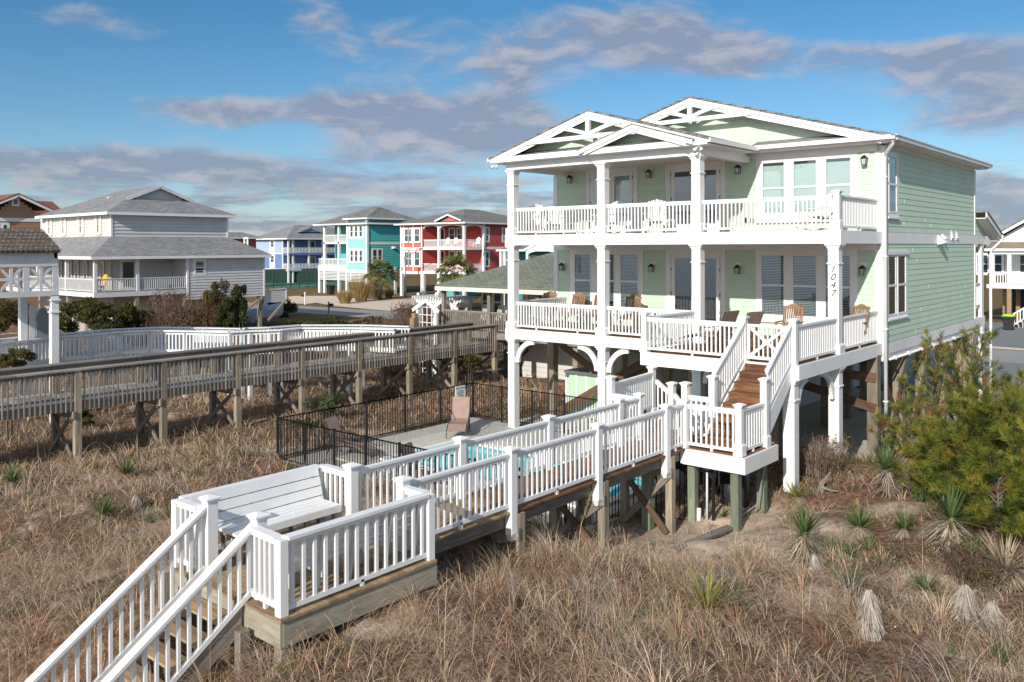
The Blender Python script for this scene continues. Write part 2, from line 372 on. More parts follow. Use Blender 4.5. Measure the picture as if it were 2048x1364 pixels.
SH_GREEN = shingle('green_grey_shingle', (.145, .16, .125), (.20, .21, .17))
SH_TAN = shingle('tan_shingle', (.24, .18, .14), (.32, .25, .20))
SH_RED = shingle('rust_shingle', (.22, .075, .045), (.28, .11, .07))
SH_WOOD = shingle('cedar_shingle', (.16, .12, .095), (.28, .225, .18), .16, .17, .02, (.02, .015, .012), bs=1.)
SHAKE = shingle('mint_shake', (.55, .665, .54), (.58, .685, .57), .17, .17, .004, (.38, .48, .38), .6, .3)
CONC = granular('concrete', [(.3, (.46, .42, .36)), (.7, (.60, .56, .49))], 9, .8, .2, .005, [(.3, (.85, .85, .85)), (.7, (1.05, 1.05, 1.05))], .5)
GRAVEL = granular('blue_grey_gravel', [(.3, (.12, .13, .135)), (.7, (.27, .28, .285))], 16, .95, .8, .02)
SHELL = granular('shell_gravel', [(.3, (.20, .18, .16)), (.5, (.42, .40, .37)), (.72, (.62, .60, .56))], 14, .95, 1., .03)
SANDM = granular('pale_sand', [(.3, (.52, .42, .33)), (.7, (.66, .56, .46))], 5, .95, .3, .02)
ROADM = granular('pale_asphalt', [(.3, (.26, .245, .24)), (.7, (.34, .33, .32))], 20, .9, .2, .004, [(.3, (.85, .85, .85)), (.7, (1.05, 1.05, 1.05))], .15)
LAWN = granular('dry_lawn', [(.3, (.13, .085, .035)), (.55, (.18, .13, .05)), (.75, (.11, .12, .04))], 1.2, .95, .4, .02)
COURT = plain('green_court', (.05, .16, .10), .8)
POOLM = plain('pool_shell', (.16, .58, .62), .5)
SLING = plain('taupe_sling', (.30, .20, .16), .7)
LIME = plain('lime_plastic', (.35, .75, .04), .4)
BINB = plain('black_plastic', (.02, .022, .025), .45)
BINBLUE = plain('teal_plastic', (.03, .14, .20), .45)
YELLOW = plain('yellow_paint', (.75, .42, .02), .5)
BOATM = plain('boat_gelcoat', (.62, .66, .70), .3)
STEEL = plain('dull_steel', (.38, .40, .42), .5, .6)
LEAFM = vcol('leaf_material', .7, .25); DRYM = vcol('dry_blade_material', .85, .2); BARKM = plain('bark', (.13, .10, .08), .95)
GREENMESH = plain('green_windscreen', (.025, .06, .05), .9)
def waterm():
    m, nt, b = newmat('pool_water'); p = objc(nt)
    nt.links.new(ramp(nt, noise(nt, p, 1.6, 4, .6, .8), [(.3, (.10, .52, .60)), (.7, (.22, .72, .76))]), b.inputs['Base Color'])
    b.inputs['Roughness'].default_value = .04; b.inputs['IOR'].default_value = 1.2; bump(nt, b, noise(nt, p, 2.5, 3), .15, .04); return m
WATERM = waterm()

# ---------------------------------------------------------------- building kit: a facade is a plane with outward offset w
class Fc:
    """facade: axis 'y' faces -Y at y=plane, axis 'x' faces +X at x=plane, 'Y' faces +Y, 'X' faces -X; u runs along the wall"""
    def __init__(s, axis, plane): s.a = axis; s.p = plane
    def pt(s, u, w, z):
        return {'y': (u, s.p-w, z), 'x': (s.p+w, u, z), 'Y': (u, s.p+w, z), 'X': (s.p-w, u, z)}[s.a]
    def box(s, mb, u0, u1, w0, w1, z0, z1, rnd=None):
        a = s.pt(u0, w0, z0); b = s.pt(u1, w1, z1); return mb.box(a[0], b[0], a[1], b[1], a[2], b[2], rnd)
    def bar(s, mb, a, b, wd, w0, w1):                    # flat board from (u,z) a to b, wd wide in the plane, proud w0..w1
        d = Vector((b[0]-a[0], b[1]-a[1])); d.normalize(); n = Vector((-d.y, d.x))*wd/2
        poly = [(a[0]+n.x, a[1]+n.y), (a[0]-n.x, a[1]-n.y), (b[0]-n.x, b[1]-n.y), (b[0]+n.x, b[1]+n.y)]
        q = [s.pt(u, w0, z) for u, z in poly]; e = Vector(s.pt(0, w1, 0))-Vector(s.pt(0, w0, 0)); return mb.prism(q, e)
def siding(mb, fc, u0, u1, z0, z1, e=.165, t=.014, tri=None):
    z = z0
    while z < z1-.01:
        zt = min(z+e, z1); a, b = u0, u1
        if tri:                                          # (apex u, apex z): gable, u0/u1 at z0
            ua, za = tri; k = max(0, (za-(z+zt)/2)/(za-z0)); a = ua+(u0-ua)*k; b = ua+(u1-ua)*k
            if b-a < .05: break
        P = fc.pt; r = random.random()
        mb.add([P(a, t, z), P(b, t, z), P(b, .003, zt), P(a, .003, zt), P(a, 0, z), P(b, 0, z)], [(0, 1, 2, 3), (4, 5, 1, 0)], r)
        z += e
def window(parent, fc, u0, u1, z0, z1, ops, trim=WHITE, pr=.03, sash=.05, blind=None, mull=True, sill=True, head=0., dk=None, name='window', grid=0):
    """ops: list of (u0,u1,z0,z1) glazed openings; frame board behind, sash round each opening, glass and blinds"""
    m = MB(); us = sorted(set([u0]+[v for o in ops for v in o[:2]]+[u1]))
    # trim boards: vertical strips between openings, top and bottom
    zt = max(o[3] for o in ops); zb = min(o[2] for o in ops)
    fc.box(m, u0, u1, 0, pr, zt, z1); fc.box(m, u0, u1, 0, pr, z0, zb)
    cur = u0
    for o in sorted(ops): fc.box(m, cur, o[0], 0, pr, zb, zt); cur = o[1]
    fc.box(m, cur, u1, 0, pr, zb, zt)
    if head: fc.box(m, u0-.04, u1+.04, 0, pr+.04, z1, z1+head)
    if sill: fc.box(m, u0-.03, u1+.03, 0, pr+.05, z0-.05, z0)
    for a, b, c, d in ops:
        zm_ = (c+d)/2
        for q in ((a, a+sash, c, d), (b-sash, b, c, d), (a+sash, b-sash, c, c+sash), (a+sash, b-sash, d-sash*.7, d)): fc.box(m, q[0], q[1], .0, pr+.012, q[2], q[3])
        if mull: fc.box(m, a+sash, b-sash, 0, pr+.014, zm_-.03, zm_+.03)
        for g in range(grid):
            uu = a+sash+(b-a-2*sash)*(g+1)/(grid+1); fc.box(m, uu-.012, uu+.012, 0, pr+.010, zm_ if mull else c, d-sash*.7)
    w = m.build(name, trim, parent)
    g = MB(); bk = MB(); bl = MB()
    for a, b, c, d in ops:
        a += sash; b -= sash; c += sash; d -= sash*.7
        p = [fc.pt(a, pr*.82, c), fc.pt(b, pr*.82, c), fc.pt(b, pr*.82, d), fc.pt(a, pr*.82, d)]
        g.quad(*p)
        fc.box(bk, a-.01, b+.01, .0, .004+.012, c-.01, d+.01)
        if blind == 'slats':
            z = c+.02
            while z < d-.03:
                ca = z; bl.quad(fc.pt(a+.01, .0185, ca), fc.pt(b-.01, .0185, ca), fc.pt(b-.01, .0215, ca+.018), fc.pt(a+.01, .0215, ca+.018)); z += .048
        elif blind == 'shade': fc.box(bl, a+.01, b-.01, .0165, .020, c+(.0 if random.random() < 2 else .2), d-.09)
    if dk is not None or blind: 
        bk.build('window_recess', dk or DARK, w); g.build('pane', GLASS, w)
        if bl.v: bl.build('blind', BLIND if blind == 'slats' else SHADE, w)
    else: g.build('pane', DARKG, w)
    return w
def rail(mb, p, q, h=.9, sp=.118, bw=.038, top=(.09, .05), under=True, bot=.1, foot=True, cap=None, drop=0.):
    """railing section between two deck points p and q (may slope)"""
    p = Vector(p); q = Vector(q); d = q-p; L = math.hypot(d.x, d.y); t = d/L; r = .5
    Z = Vector((0, 0, 1)); up = Z*h
    mb.bar(p+up-Z*top[1]/2, q+up-Z*top[1]/2, top[0], top[1], rnd=r)
    if under: mb.bar(p+up-Z*(top[1]+.03), q+up-Z*(top[1]+.03), .05, .06, rnd=r)
    mb.bar(p+Z*bot, q+Z*bot, .05, .06, rnd=r)
    n = max(2, round(L/sp)); w = bw/2; tx, ty = t.x/ (math.hypot(t.x, t.y)), t.y/(math.hypot(t.x, t.y))
    for i in range(n):
        c = p+d*((i+.5)/n); a = Vector((tx, ty, 0))*w; b = Vector((-ty, tx, 0))*w
        z0 = c.z+bot+.02-drop; z1 = c.z+h-top[1]-.03
        v = []
        for z in (z0, z1): v += [(c.x-a.x-b.x, c.y-a.y-b.y, z), (c.x+a.x-b.x, c.y+a.y-b.y, z), (c.x+a.x+b.x, c.y+a.y+b.y, z), (c.x-a.x+b.x, c.y-a.y+b.y, z)]
        mb.add(v, [(0, 1, 5, 4), (1, 2, 6, 5), (2, 3, 7, 6), (3, 0, 4, 7)], r)
    if foot:
        k = max(1, round(L/2.0))
        for i in range(k):
            c = p+d*((i+.5)/k); mb.cb(c.x, c.y, c.z+.0, c.z+bot, .05, rnd=r)
    return mb
def post(mb, x, y, z0, z1, s=.14, cap=.03, skirt=0., sk=.06):
    mb.cb(x, y, z0, z1-.05, s, rnd=.5)
    mb.cb(x, y, z1-.075, z1-.045, s+.035, rnd=.5); mb.cb(x, y, z1-.045, z1-.02, s+.07, rnd=.5); mb.frustum(x, y, z1-.02, z1+.01, s+.07, s*.4, rnd=.5)
    if skirt: mb.cb(x, y, z0, z0+skirt, s+sk, rnd=.5); mb.frustum(x, y, z0+skirt, z0+skirt+.03, s+sk, s+.01, rnd=.5)
    return mb
def boards(mb, x0, x1, y0, y1, z, along='x', w=.14, gap=.006, th=.035):
    lo, hi = (y0, y1) if along == 'x' else (x0, x1)
    c = lo
    while c < hi-.02:
        e = min(c+w-gap, hi)
        if along == 'x': mb.box(x0, x1, c, e, z-th, z)
        else: mb.box(c, e, y0, y1, z-th, z)
        c += w
    return mb
def slab_roof(mb, pts, th=.09):
    """thick roof sheet from a planar polygon (top face given)"""
    a = [Vector(p) for p in pts]; n = (a[1]-a[0]).cross(a[2]-a[0]).normalized()
    if n.z < 0: n = -n; a = a[::-1]
    k = len(a); lo = [p-Vector((0, 0, th)) for p in a]
    return mb.add(a+lo, [tuple(range(k)), tuple(range(k, 2*k))[::-1]]+[(i, k+i, k+(i+1) % k, (i+1) % k) for i in range(k)])
def hip(mb, x0, x1, y0, y1, z0, pitch, th=.12, zmax=99):
    """hip roof over a rectangle; returns ridge height"""
    w, d = x1-x0, y1-y0; m = min(w, d)/2; zr = z0+m*pitch
    if w >= d: a, b = (x0+m, (y0+y1)/2, zr), (x1-m, (y0+y1)/2, zr)
    else: a, b = ((x0+x1)/2, y0+m, zr), ((x0+x1)/2, y1-m, zr)
    c = [(x0, y0, z0), (x1, y0, z0), (x1, y1, z0), (x0, y1, z0)]
    if w >= d: fs = [(c[0], c[1], b, a), (c[1], c[2], b), (c[2], c[3], a, b), (c[3], c[0], a)]
    else: fs = [(c[0], c[1], a), (c[1], c[2], b, a), (c[2], c[3], b), (c[3], c[0], a, b)]
    for f in fs: mb.add(f, [tuple(range(len(f)))])
    mb.add([(p[0], p[1], z0-.01) for p in c], [(3, 2, 1, 0)])
    return zr
def ring(mb, x0, x1, y0, y1, z0, z1, t=.03):             # fascia band round a rectangle
    mb.box(x0-t, x1+t, y0-t, y0, z0, z1, .5); mb.box(x0-t, x1+t, y1, y1+t, z0, z1, .5)
    mb.box(x0-t, x0, y0, y1, z0, z1, .5); mb.box(x1, x1+t, y0, y1, z0, z1, .5)
def textmesh(name, body, size, mat, parent, M, shear=.0, ext=.004):
    cu = bpy.data.curves.new(name, 'FONT'); cu.body = body; cu.size = size; cu.extrude = ext; cu.shear = shear; cu.align_x = 'CENTER'
    tmp = bpy.data.objects.new('tmp', cu); link(tmp); bpy.context.view_layer.update()
    me = bpy.data.meshes.new_from_object(tmp.evaluated_get(bpy.context.evaluated_depsgraph_get())); bpy.data.objects.remove(tmp)
    me.transform(M); off = ORG[parent.name]; me.transform(Matrix.Translation(-off)); me.materials.clear(); me.materials.append(mat)
    o = bpy.data.objects.new(name, me); link(o); o.parent = parent; KIDS.setdefault(parent.name, []).append(o); ORG[o.name] = off; return o
# ---------------------------------------------------------------- terrain
CTRL = np.array([
 (-1,2,-3.33),(4,2,-3.33),(10,3,-3.33),(-1,8,-3.33),(5,8,-3.33),(10.8,8,-3.33),(0,14,-3.36),(5,14,-3.36),(10.8,14,-3.36),(5,20,-3.45),(11.3,19,-3.48),
 (9.5,-10.8,-2.38),(9.5,-8.4,-2.93),(9.5,-6,-3.15),(10.6,-5.3,-3.17),(10.6,-3.9,-3.05),(10.7,-2.5,-2.85),(10.9,-.3,-2.62),(10.9,2.6,-3.0),(8.4,-8.5,-3.0),(8.4,-6.5,-3.25),
 (10.3,-15.9,-2.12),(10.3,-13.2,-2.02),(9,-14.5,-2.1),(7.4,-15.9,-2.15),(7.4,-13.3,-2.2),(8.5,-12,-2.25),(5.5,-13,-2.5),(6,-10.5,-2.75),
 (12.5,-14,-2.25),(14,-12,-2.4),(17,-10,-2.5),(12,-10,-2.5),(11,-11.5,-2.3),(0,-13,-2.85),(-7,-13,-3.3),(3,-10,-2.95),(0,-9,-3.25),(-4,-10,-3.3),(5,-8.6,-3.1),
 (-7,-9,-3.4),(-12,-10,-3.4),(-4,-6,-3.38),(-6,0,-3.4),(-12,0,-3.4),(-4,3,-3.35),(-20,-10,-3.4),(-20,5,-3.4),(-12,10,-3.45),(-3,-2,-3.35),
 (8.7,-18,-3.5),(12,-18,-3.1),(0,-18,-3.6),(18,-16,-3.2),(-10,-18,-3.6),(8.7,-21,-4),(18,-21,-4),(0,-22,-4),(8.7,-16.6,-2.75),
 (12.6,-1.8,-2.6),(12.8,-4.4,-2.6),(12.7,-7,-2.62),(14,-4,-2.4),(14.5,-9,-2.42),(15.5,-4,-2.25),(12,3,-2.8),(13.3,7,-2.8),(12.5,12,-3.25),(15,10,-2.9),(17,0,-2.2),
 (11.6,17,-3.48),(14,17,-3.4),(18,14,-3.2),(22,0,-2.4),(22,-10,-2.6),(10.7,-7.5,-2.92),(11.6,-5.5,-2.85),(11.4,6,-3.15),(11.4,10,-3.3)], float)
def _n2(x, y, s, seed):                                  # cheap smooth value noise
    xs, ys = x/s+seed*17.3, y/s-seed*9.1; xi, yi = np.floor(xs), np.floor(ys); fx, fy = xs-xi, ys-yi
    hsh = lambda a, b: np.modf(np.abs(np.sin(a*127.1+b*311.7+seed*74.7)*43758.5453))[0]
    sx, sy = fx*fx*(3-2*fx), fy*fy*(3-2*fy)
    return (hsh(xi, yi)*(1-sx)+hsh(xi+1, yi)*sx)*(1-sy)+(hsh(xi, yi+1)*(1-sx)+hsh(xi+1, yi+1)*sx)*sy
def rect_in(x, y, x0, x1, y0, y1, f=.5):
    d = np.minimum(np.minimum(x-x0, x1-x), np.minimum(y-y0, y1-y)); return np.clip(d/f+.5, 0, 1)
def ground_z(x, y):
    x = np.asarray(x, float); y = np.asarray(y, float); sh = x.shape; xf, yf = x.ravel(), y.ravel()
    num = np.zeros(xf.size); den = np.zeros(xf.size)
    for cx, cy, cz in CTRL:
        w = 1/((xf-cx)**2+(yf-cy)**2+.35)**1.7; num += w*cz; den += w
    z = (num/den).reshape(sh)
    nz = (_n2(x, y, 2.1, 1)-.5)*.22+(_n2(x, y, .8, 2)-.5)*.10+(_n2(x, y, .35, 3)-.5)*.04
    out = np.clip(np.maximum(np.maximum(np.abs(x-2)-22, y-17), -23-y)/3, 0, 1)   # flat street level away from the dune
    amp = (1-out)*(1-rect_in(x, y, -2.4, 8.4, -7.9, 1.4, .8))*(1-rect_in(x, y, -1.2, 11.1, .8, 15, .6))
    z = z+nz*amp; z = z*(1-out)+(-3.5)*out
    z = np.where(y < -23, np.minimum(z, -3.8)-np.clip((-y-23)/30, 0, 1)*1.6, z)
    k = rect_in(x, y, -2.2, 8.2, -7.7, .9, .6); z = z*(1-k)+(-3.33)*k
    k = rect_in(x, y, -1.0, 11.0, .6, 15.2, .5); z = z*(1-k)+(-3.38)*k
    k = rect_in(x, y, .75, 6.95, -5.45, -3.05, .1); z = z*(1-k)+(-5.2)*k       # hollow under the pool
    return z
def gz(x, y): return float(ground_z(np.array([x]), np.array([y]))[0])
def make_ground():
    far = [40, 60, 90, 140, 220, 400, 800, 1600, 3500]
    xs = np.concatenate([-np.array(far[::-1])-24., np.arange(-24, 24.01, .22), np.array(far)+24.])
    ys = np.concatenate([-np.array([3500, 900, 200, 60])-24., np.arange(-24, 22.01, .22), np.array(far)+22.])
    X, Y = np.meshgrid(xs, ys); Z = ground_z(X, Y); nx, ny = len(xs), len(ys)
    v = np.stack([X, Y, Z], -1).reshape(-1, 3)
    i = np.arange(nx*ny).reshape(ny, nx); q = np.stack([i[:-1, :-1], i[:-1, 1:], i[1:, 1:], i[1:, :-1]], -1).reshape(-1, 4)
    me = bpy.data.meshes.new('ground'); me.vertices.add(len(v)); me.vertices.foreach_set('co', v.ravel())
    me.loops.add(q.size); me.loops.foreach_set('vertex_index', q.ravel()); me.polygons.add(len(q))
    me.polygons.foreach_set('loop_start', np.arange(len(q))*4); me.polygons.foreach_set('use_smooth', np.ones(len(q), bool))
    me.update(); o = bpy.data.objects.new('ground', me); link(o); o['kind'] = 'structure'
    m, nt, b = newmat('dune_ground'); p = objc(nt)
    litter = ramp(nt, noise(nt, p, 7, 8, .75), [(.34, (.045, .026, .016)), (.5, (.155, .09, .055)), (.66, (.33, .22, .145))])
    sand = ramp(nt, noise(nt, p, 3, 8, .7), [(.34, (.38, .28, .20)), (.55, (.56, .44, .33)), (.7, (.66, .53, .41))])
    mask = ramp(nt, noise(nt, p, .55, 5, .6), [(.575, (0, 0, 0)), (.66, (1, 1, 1))])
    # sand shows near the landing and behind the pool fence
    sep = NN(nt, 'ShaderNodeSeparateXYZ'); nt.links.new(p, sep.inputs[0])
    def spot(cx, cy, r, w=1.):
        d = NN(nt, 'ShaderNodeVectorMath', operation='DISTANCE'); fl = NN(nt, 'ShaderNodeVectorMath', operation='MULTIPLY'); fl.inputs[1].default_value = (1, 1, 0)
        nt.links.new(p, fl.inputs[0]); nt.links.new(fl.outputs[0], d.inputs[0]); d.inputs[1].default_value = (cx, cy, 0)
        mr = NN(nt, 'ShaderNodeMapRange'); nt.links.new(d.outputs['Value'], mr.inputs[0]); mr.inputs[1].default_value = r*1.3; mr.inputs[2].default_value = r*.5; mr.inputs[3].default_value = 0; mr.inputs[4].default_value = w
        return mr.outputs[0]
    tot = mask
    for a in ((10.9, -6.9, 2.3), (10.4, -4.5, 1.4), (12.3, -5.6, .9), (13.2, -3.4, .6), (13.4, 7.5, 2.8), (-3.2, -6.6, 1.1), (-3.0, -3.5, .9), (6.4, -15, .6), (12.2, -11.5, .7), (9.9, -11.9, .6), (14.9, -7.2, .8), (13.6, -8.9, .6)):
        mx = NN(nt, 'ShaderNodeMath', operation='MAXIMUM'); nt.links.new(tot, mx.inputs[0]); nt.links.new(spot(*a), mx.inputs[1]); tot = mx.outputs[0]
    brk = ramp(nt, noise(nt, p, 4, 6, .7), [(.34, (.2, .2, .2)), (.46, (1, 1, 1))])
    mu = NN(nt, 'ShaderNodeMath', operation='MULTIPLY'); nt.links.new(tot, mu.inputs[0]); nt.links.new(brk, mu.inputs[1])
    c = mixc(nt, mu.outputs[0], litter, sand)
    # far street side: dry lawn
    lawn = ramp(nt, noise(nt, p, 1.3, 7, .7), [(.3, (.12, .075, .03)), (.55, (.17, .115, .045)), (.75, (.11, .11, .04))])
    far_ = NN(nt, 'ShaderNodeMapRange'); nt.links.new(sep.outputs[1], far_.inputs[0]); far_.inputs[1].default_value = 14; far_.inputs[2].default_value = 18
    c = mixc(nt, far_.outputs[0], c, lawn)
    bch = NN(nt, 'ShaderNodeMapRange'); nt.links.new(sep.outputs[1], bch.inputs[0]); bch.inputs[1].default_value = -22; bch.inputs[2].default_value = -27
    c = mixc(nt, bch.outputs[0], c, (.50, .42, .33))
    nt.links.new(c, b.inputs['Base Color']); b.inputs['Roughness'].default_value = .95; b.inputs['Specular IOR Level'].default_value = .15
    bump(nt, b, noise(nt, p, 16, 6, .75), .8, .03); me.materials.append(m)
make_ground()
def sheet(name, pts, z, mat, holes=None):
    m = MB(); m.add([(x, y, z) for x, y in pts], [tuple(range(len(pts)))]); return struct(name, m, mat)
# road runs parallel to the beach with a slight skew
yr = lambda x, o: 33.4+.083*(x+45)*.55+o
sheet('road', [(-400, yr(-400, -6.2)), (300, yr(300, -6.2)), (300, yr(300, 0)), (-400, yr(-400, 0))], -3.492, ROADM)
sheet('gravel_lot', [(4.5, 15.3), (24, 15.3), (24, yr(24, -6.3)), (-2, yr(-2, -6.3)), (-2, 15.3)], -3.46, GRAVEL)
sheet('gravel_lot', [(-6, yr(-6, 2.0)), (30, yr(30, 2.0)), (30, 56), (-6, 56)], -3.488, GRAVEL)
m = MB(); m.box(-6, 30, yr(0, .9), yr(0, 1.9), -3.6, -3.47); struct('kerb', m, CONC)
m = MB(); m.box(-.6, 11.05, .75, 15.2, -3.5, -3.31); struct('concrete_slab', m, CONC)
drv = [zC(430, 400), zC(640, 372), zC(1260, 372), zC(1400, 400), zC(1900, 425), zC(2300, 400), zC(2700, 470), zC(2000, 588), zC(1250, 520), zC(950, 470), zC(830, 485), zC(520, 482)]
sheet('driveway', [AZ(x, y, -3.49) for x, y in drv], -3.488, SANDM)
# shell bed round the pool with the concrete apron laid on it
m = MB()
for q in ((-2.05, 8.1, -7.6, -6.5), (-2.05, -1.05, -6.5, .3), (-1.05, 8.1, -1.9, .3), (7.9, 8.1, -6.5, -1.9)): m.box(*q, -3.5, -3.29)
struct('shell_bed', m, SHELL)
m = MB()
for q in ((-1.05, 7.9, -6.5, -5.8), (-1.05, .3, -5.8, -2.7), (7.4, 7.9, -5.8, -2.7), (-1.05, 7.9, -2.7, -1.9)): m.box(*q, -3.42, -3.25)
struct('pool_deck', m, CONC)
m = MB()
for q in ((.3, 7.4, -5.8, -5.7), (.3, 7.4, -2.8, -2.7), (.3, .4, -5.7, -2.8), (7.3, 7.4, -5.7, -2.8)): m.box(*q, -4.8, -3.2)
m.box(.3, 7.4, -5.8, -2.7, -4.9, -4.8)
pl = thing('swimming_pool', (3.8, -4.3, -3.25), 'turquoise swimming pool with white coping beneath the white boardwalk', 'swimming pool')
m.build('pool_shell', POOLM, pl)
m = MB(); cw = .22
for q in ((.2, 7.5, -5.9, -5.9+cw), (.2, 7.5, -2.8+.12-cw, -2.6), (.2, .2+cw, -5.68, -2.9), (7.5-cw, 7.5, -5.68, -2.9)): m.box(*q, -3.24, -3.185)
m.build('coping', WHITE, pl)
m = MB(); m.quad((.35, -5.75, -3.29), (7.35, -5.75, -3.29), (7.35, -2.75, -3.29), (.35, -2.75, -3.29)); m.build('water', WATERM, pl)

# the sea and beach behind the viewpoint (seen in the window glass)
m = MB(); m.quad((-3400, -3400, -5.0), (3400, -3400, -5.0), (3400, -62, -5.0), (-3400, -62, -5.0)); mt, nt, b = newmat('sea_water'); b.inputs['Base Color'].default_value = (.03, .09, .13, 1); b.inputs['Roughness'].default_value = .15
bump(nt, b, noise(nt, objc(nt), .6, 6), .6, .3); struct('sea', m, mt)
# ---------------------------------------------------------------- the mint beach house
H = 3.1
house = thing('beach_house', (5.3, 3.1, -3.3), 'mint green two-storey beach house raised on piles with white double porches and number 1047', 'house')
FF = Fc('y', 3.1); FS = Fc('x', 11.05)
# wall cores
m = MB(); m.box(-.53, 10.95, 3.1, 13.5, -.28, 2.7, .5); m.box(-.53, 10.95, 3.1, 13.5, 2.7, 5.55, .5); m.build('wall_core', MINT, house)
m = MB(); siding(m, FF, -.40, 10.84, .02, 2.62); siding(m, FF, -.40, 10.84, 3.12, 5.46); m.build('front_siding', MINT, house)
m = MB(); siding(m, FS, 3.2, 13.44, .02, 2.78); siding(m, FS, 3.2, 13.44, 3.1, 5.47); m.build('side_siding', MINT, house)
m = MB()
for k in range(16):
    y = random.uniform(3.4, 13.2); r_ = random.randrange(0, 30); z = (.02+.165*r_) if r_ < 16 else (3.1+.165*(r_-16)); 
    if (y < 5.15 and .5 < z < 2.6) or (y < 4.3 and z > 3.3): continue
    m.box(11.052, 11.0648, y, y+.007, z+.012, z+.15, .9)
m.build('siding_joints', MINT2, house)
m = MB(); FF.box(m, -.4, 10.84, 0, .03, 2.60, 2.77); FF.box(m, -.55, -.37, 0, .035, 0, 2.77); FF.box(m, -.55, -.37, 0, .035, 3.1, 5.3)
FF.box(m, -.4, 7.3, 0, .03, 5.40, 5.56); FF.box(m, 7.3, 10.84, 0, .03, 5.36, 5.56)
FF.box(m, 10.80, 10.98, 0, .035, 0, 2.6); FF.box(m, 10.80, 10.98, 0, .035, 3.1, 5.36); m.build('trim', WHITE, house)
m = MB(); FS.box(m, 3.07, 3.22, -.1, .036, -.02, 2.77); FS.box(m, 3.07, 3.22, -.1, .036, 3.1, 5.5); FS.box(m, 13.42, 13.56, -.1, .036, -.02, 2.77); FS.box(m, 13.42, 13.56, -.1, .036, 3.1, 5.5)
m.each('corner_board', WHITE, house)
m = MB(); FS.box(m, 3.08, 15.0, -.12, .03, 2.77, 3.09); m.build('band_board', WHITE, house)
m = MB(); FS.box(m, 3.08, 7.0, -.12, .03, -.30, 0.0); FS.box(m, 7.005, 11.0, -.12, .03, -.30, 0.0); FS.box(m, 11.005, 15.0, -.12, .03, -.30, 0); FS.box(m, 3.08, 15.0, -.12, -.02, -.5, -.31); m.build('band_board', WHITE, house)
m = MB(); FS.box(m, 3.2, 13.45, 0, .03, 5.46, 5.58); m.build('frieze_board', WHITE, house)
m = MB(); m.tube([(11.1, 3.3, -.46), (11.1, 12.3, -.46), (11.1, 12.5, -.62), (11.1, 12.55, -1.2)], .035, 8)
for k in range(7): m.box(11.05, 11.14, 3.8+k*1.3, 3.86+k*1.3, -.51, -.41)
m.build('conduit', WHITE, house)
# facade windows and doors
window(house, FF, .19, 3.25, .43, 2.60, [(.36, 1.13, .57, 2.47), (1.34, 2.12, .57, 2.47), (2.31, 3.09, .57, 2.47)], blind='slats')
window(house, FF, 7.27, 10.31, .46, 2.60, [(7.42, 8.20, .60, 2.46), (8.40, 9.18, .60, 2.46), (9.36, 10.15, .60, 2.46)], blind='slats')
window(house, FF, 7.30, 10.32, 3.46, 5.36, [(7.46, 8.22, 3.66, 5.26), (8.42, 9.19, 3.66, 5.26), (9.39, 10.17, 3.66, 5.26)], blind='shade')
window(house, FS, 3.24, 4.25, 3.52, 5.36, [(3.34, 4.08, 3.64, 5.25)], blind='shade')
window(house, FS, 3.18, 5.08, .66, 2.46, [(3.25, 4.0, .74, 2.44), (4.12, 4.92, .74, 2.44)], blind='slats', head=.10)
def french(z0, a0, a1, i0, i1, zt, blind):
    m = MB(); FF.box(m, a0, i0, 0, .035, z0, zt+.16); FF.box(m, i1, a1, 0, .035, z0, zt+.16); FF.box(m, i0, i1, 0, .035, zt, zt+.16)
    fr = m.build('door_frame', WHITE, house)
    mid = (i0+i1)/2
    for k, (a, b) in enumerate(((i0+.02, mid-.005), (mid+.005, i1-.02))):
        m = MB(); g0, g1, gz0, gz1 = a+.13, b-.13, z0+.32, zt-.12
        for q in ((a, g0, z0+.02, zt), (g1, b, z0+.02, zt), (g0, g1, z0+.02, gz0), (g0, g1, gz1, zt)): FF.box(m, q[0], q[1], 0, .03, q[2], q[3])
        d = m.build('door', WHITE, house)
        m = MB(); FF.box(m, g0, g1, .0, .017, gz0, gz1); m.build('recess', DARK if not blind else SHADE, d)
        m = MB(); m.quad(FF.pt(g0, .024, gz0), FF.pt(g1, .024, gz0), FF.pt(g1, .024, gz1), FF.pt(g0, .024, gz1)); m.build('pane', GLASS, d)
        m = MB()
        for hz in (.35, 1.1, 1.9): FF.box(m, (a if k == 0 else b)-.012, (a if k == 0 else b)+.012, .03, .04, z0+hz, z0+hz+.1)
        m.each('hinge', BRONZE, d); m = MB()
        hx = b-.07 if k == 0 else a+.07
        FF.box(m, hx-.02, hx+.02, .03, .045, z0+.9, z0+1.12); FF.box(m, hx-(.12 if k == 0 else -.0), hx+(.0 if k == 0 else .12), .06, .075, z0+.98, z0+1.0); FF.box(m, hx-.01, hx+.01, .04, .075, z0+.98, z0+1.0)
        m.build('handle', BRONZE if z0 < 1 else BRONZE, d)
french(0.02, 4.13, 6.26, 4.31, 6.09, 2.45, False)
french(3.12, .91, 3.04, 1.07, 2.87, 5.26, True)
french(3.12, 4.13, 6.27, 4.31, 6.10, 5.26, False)
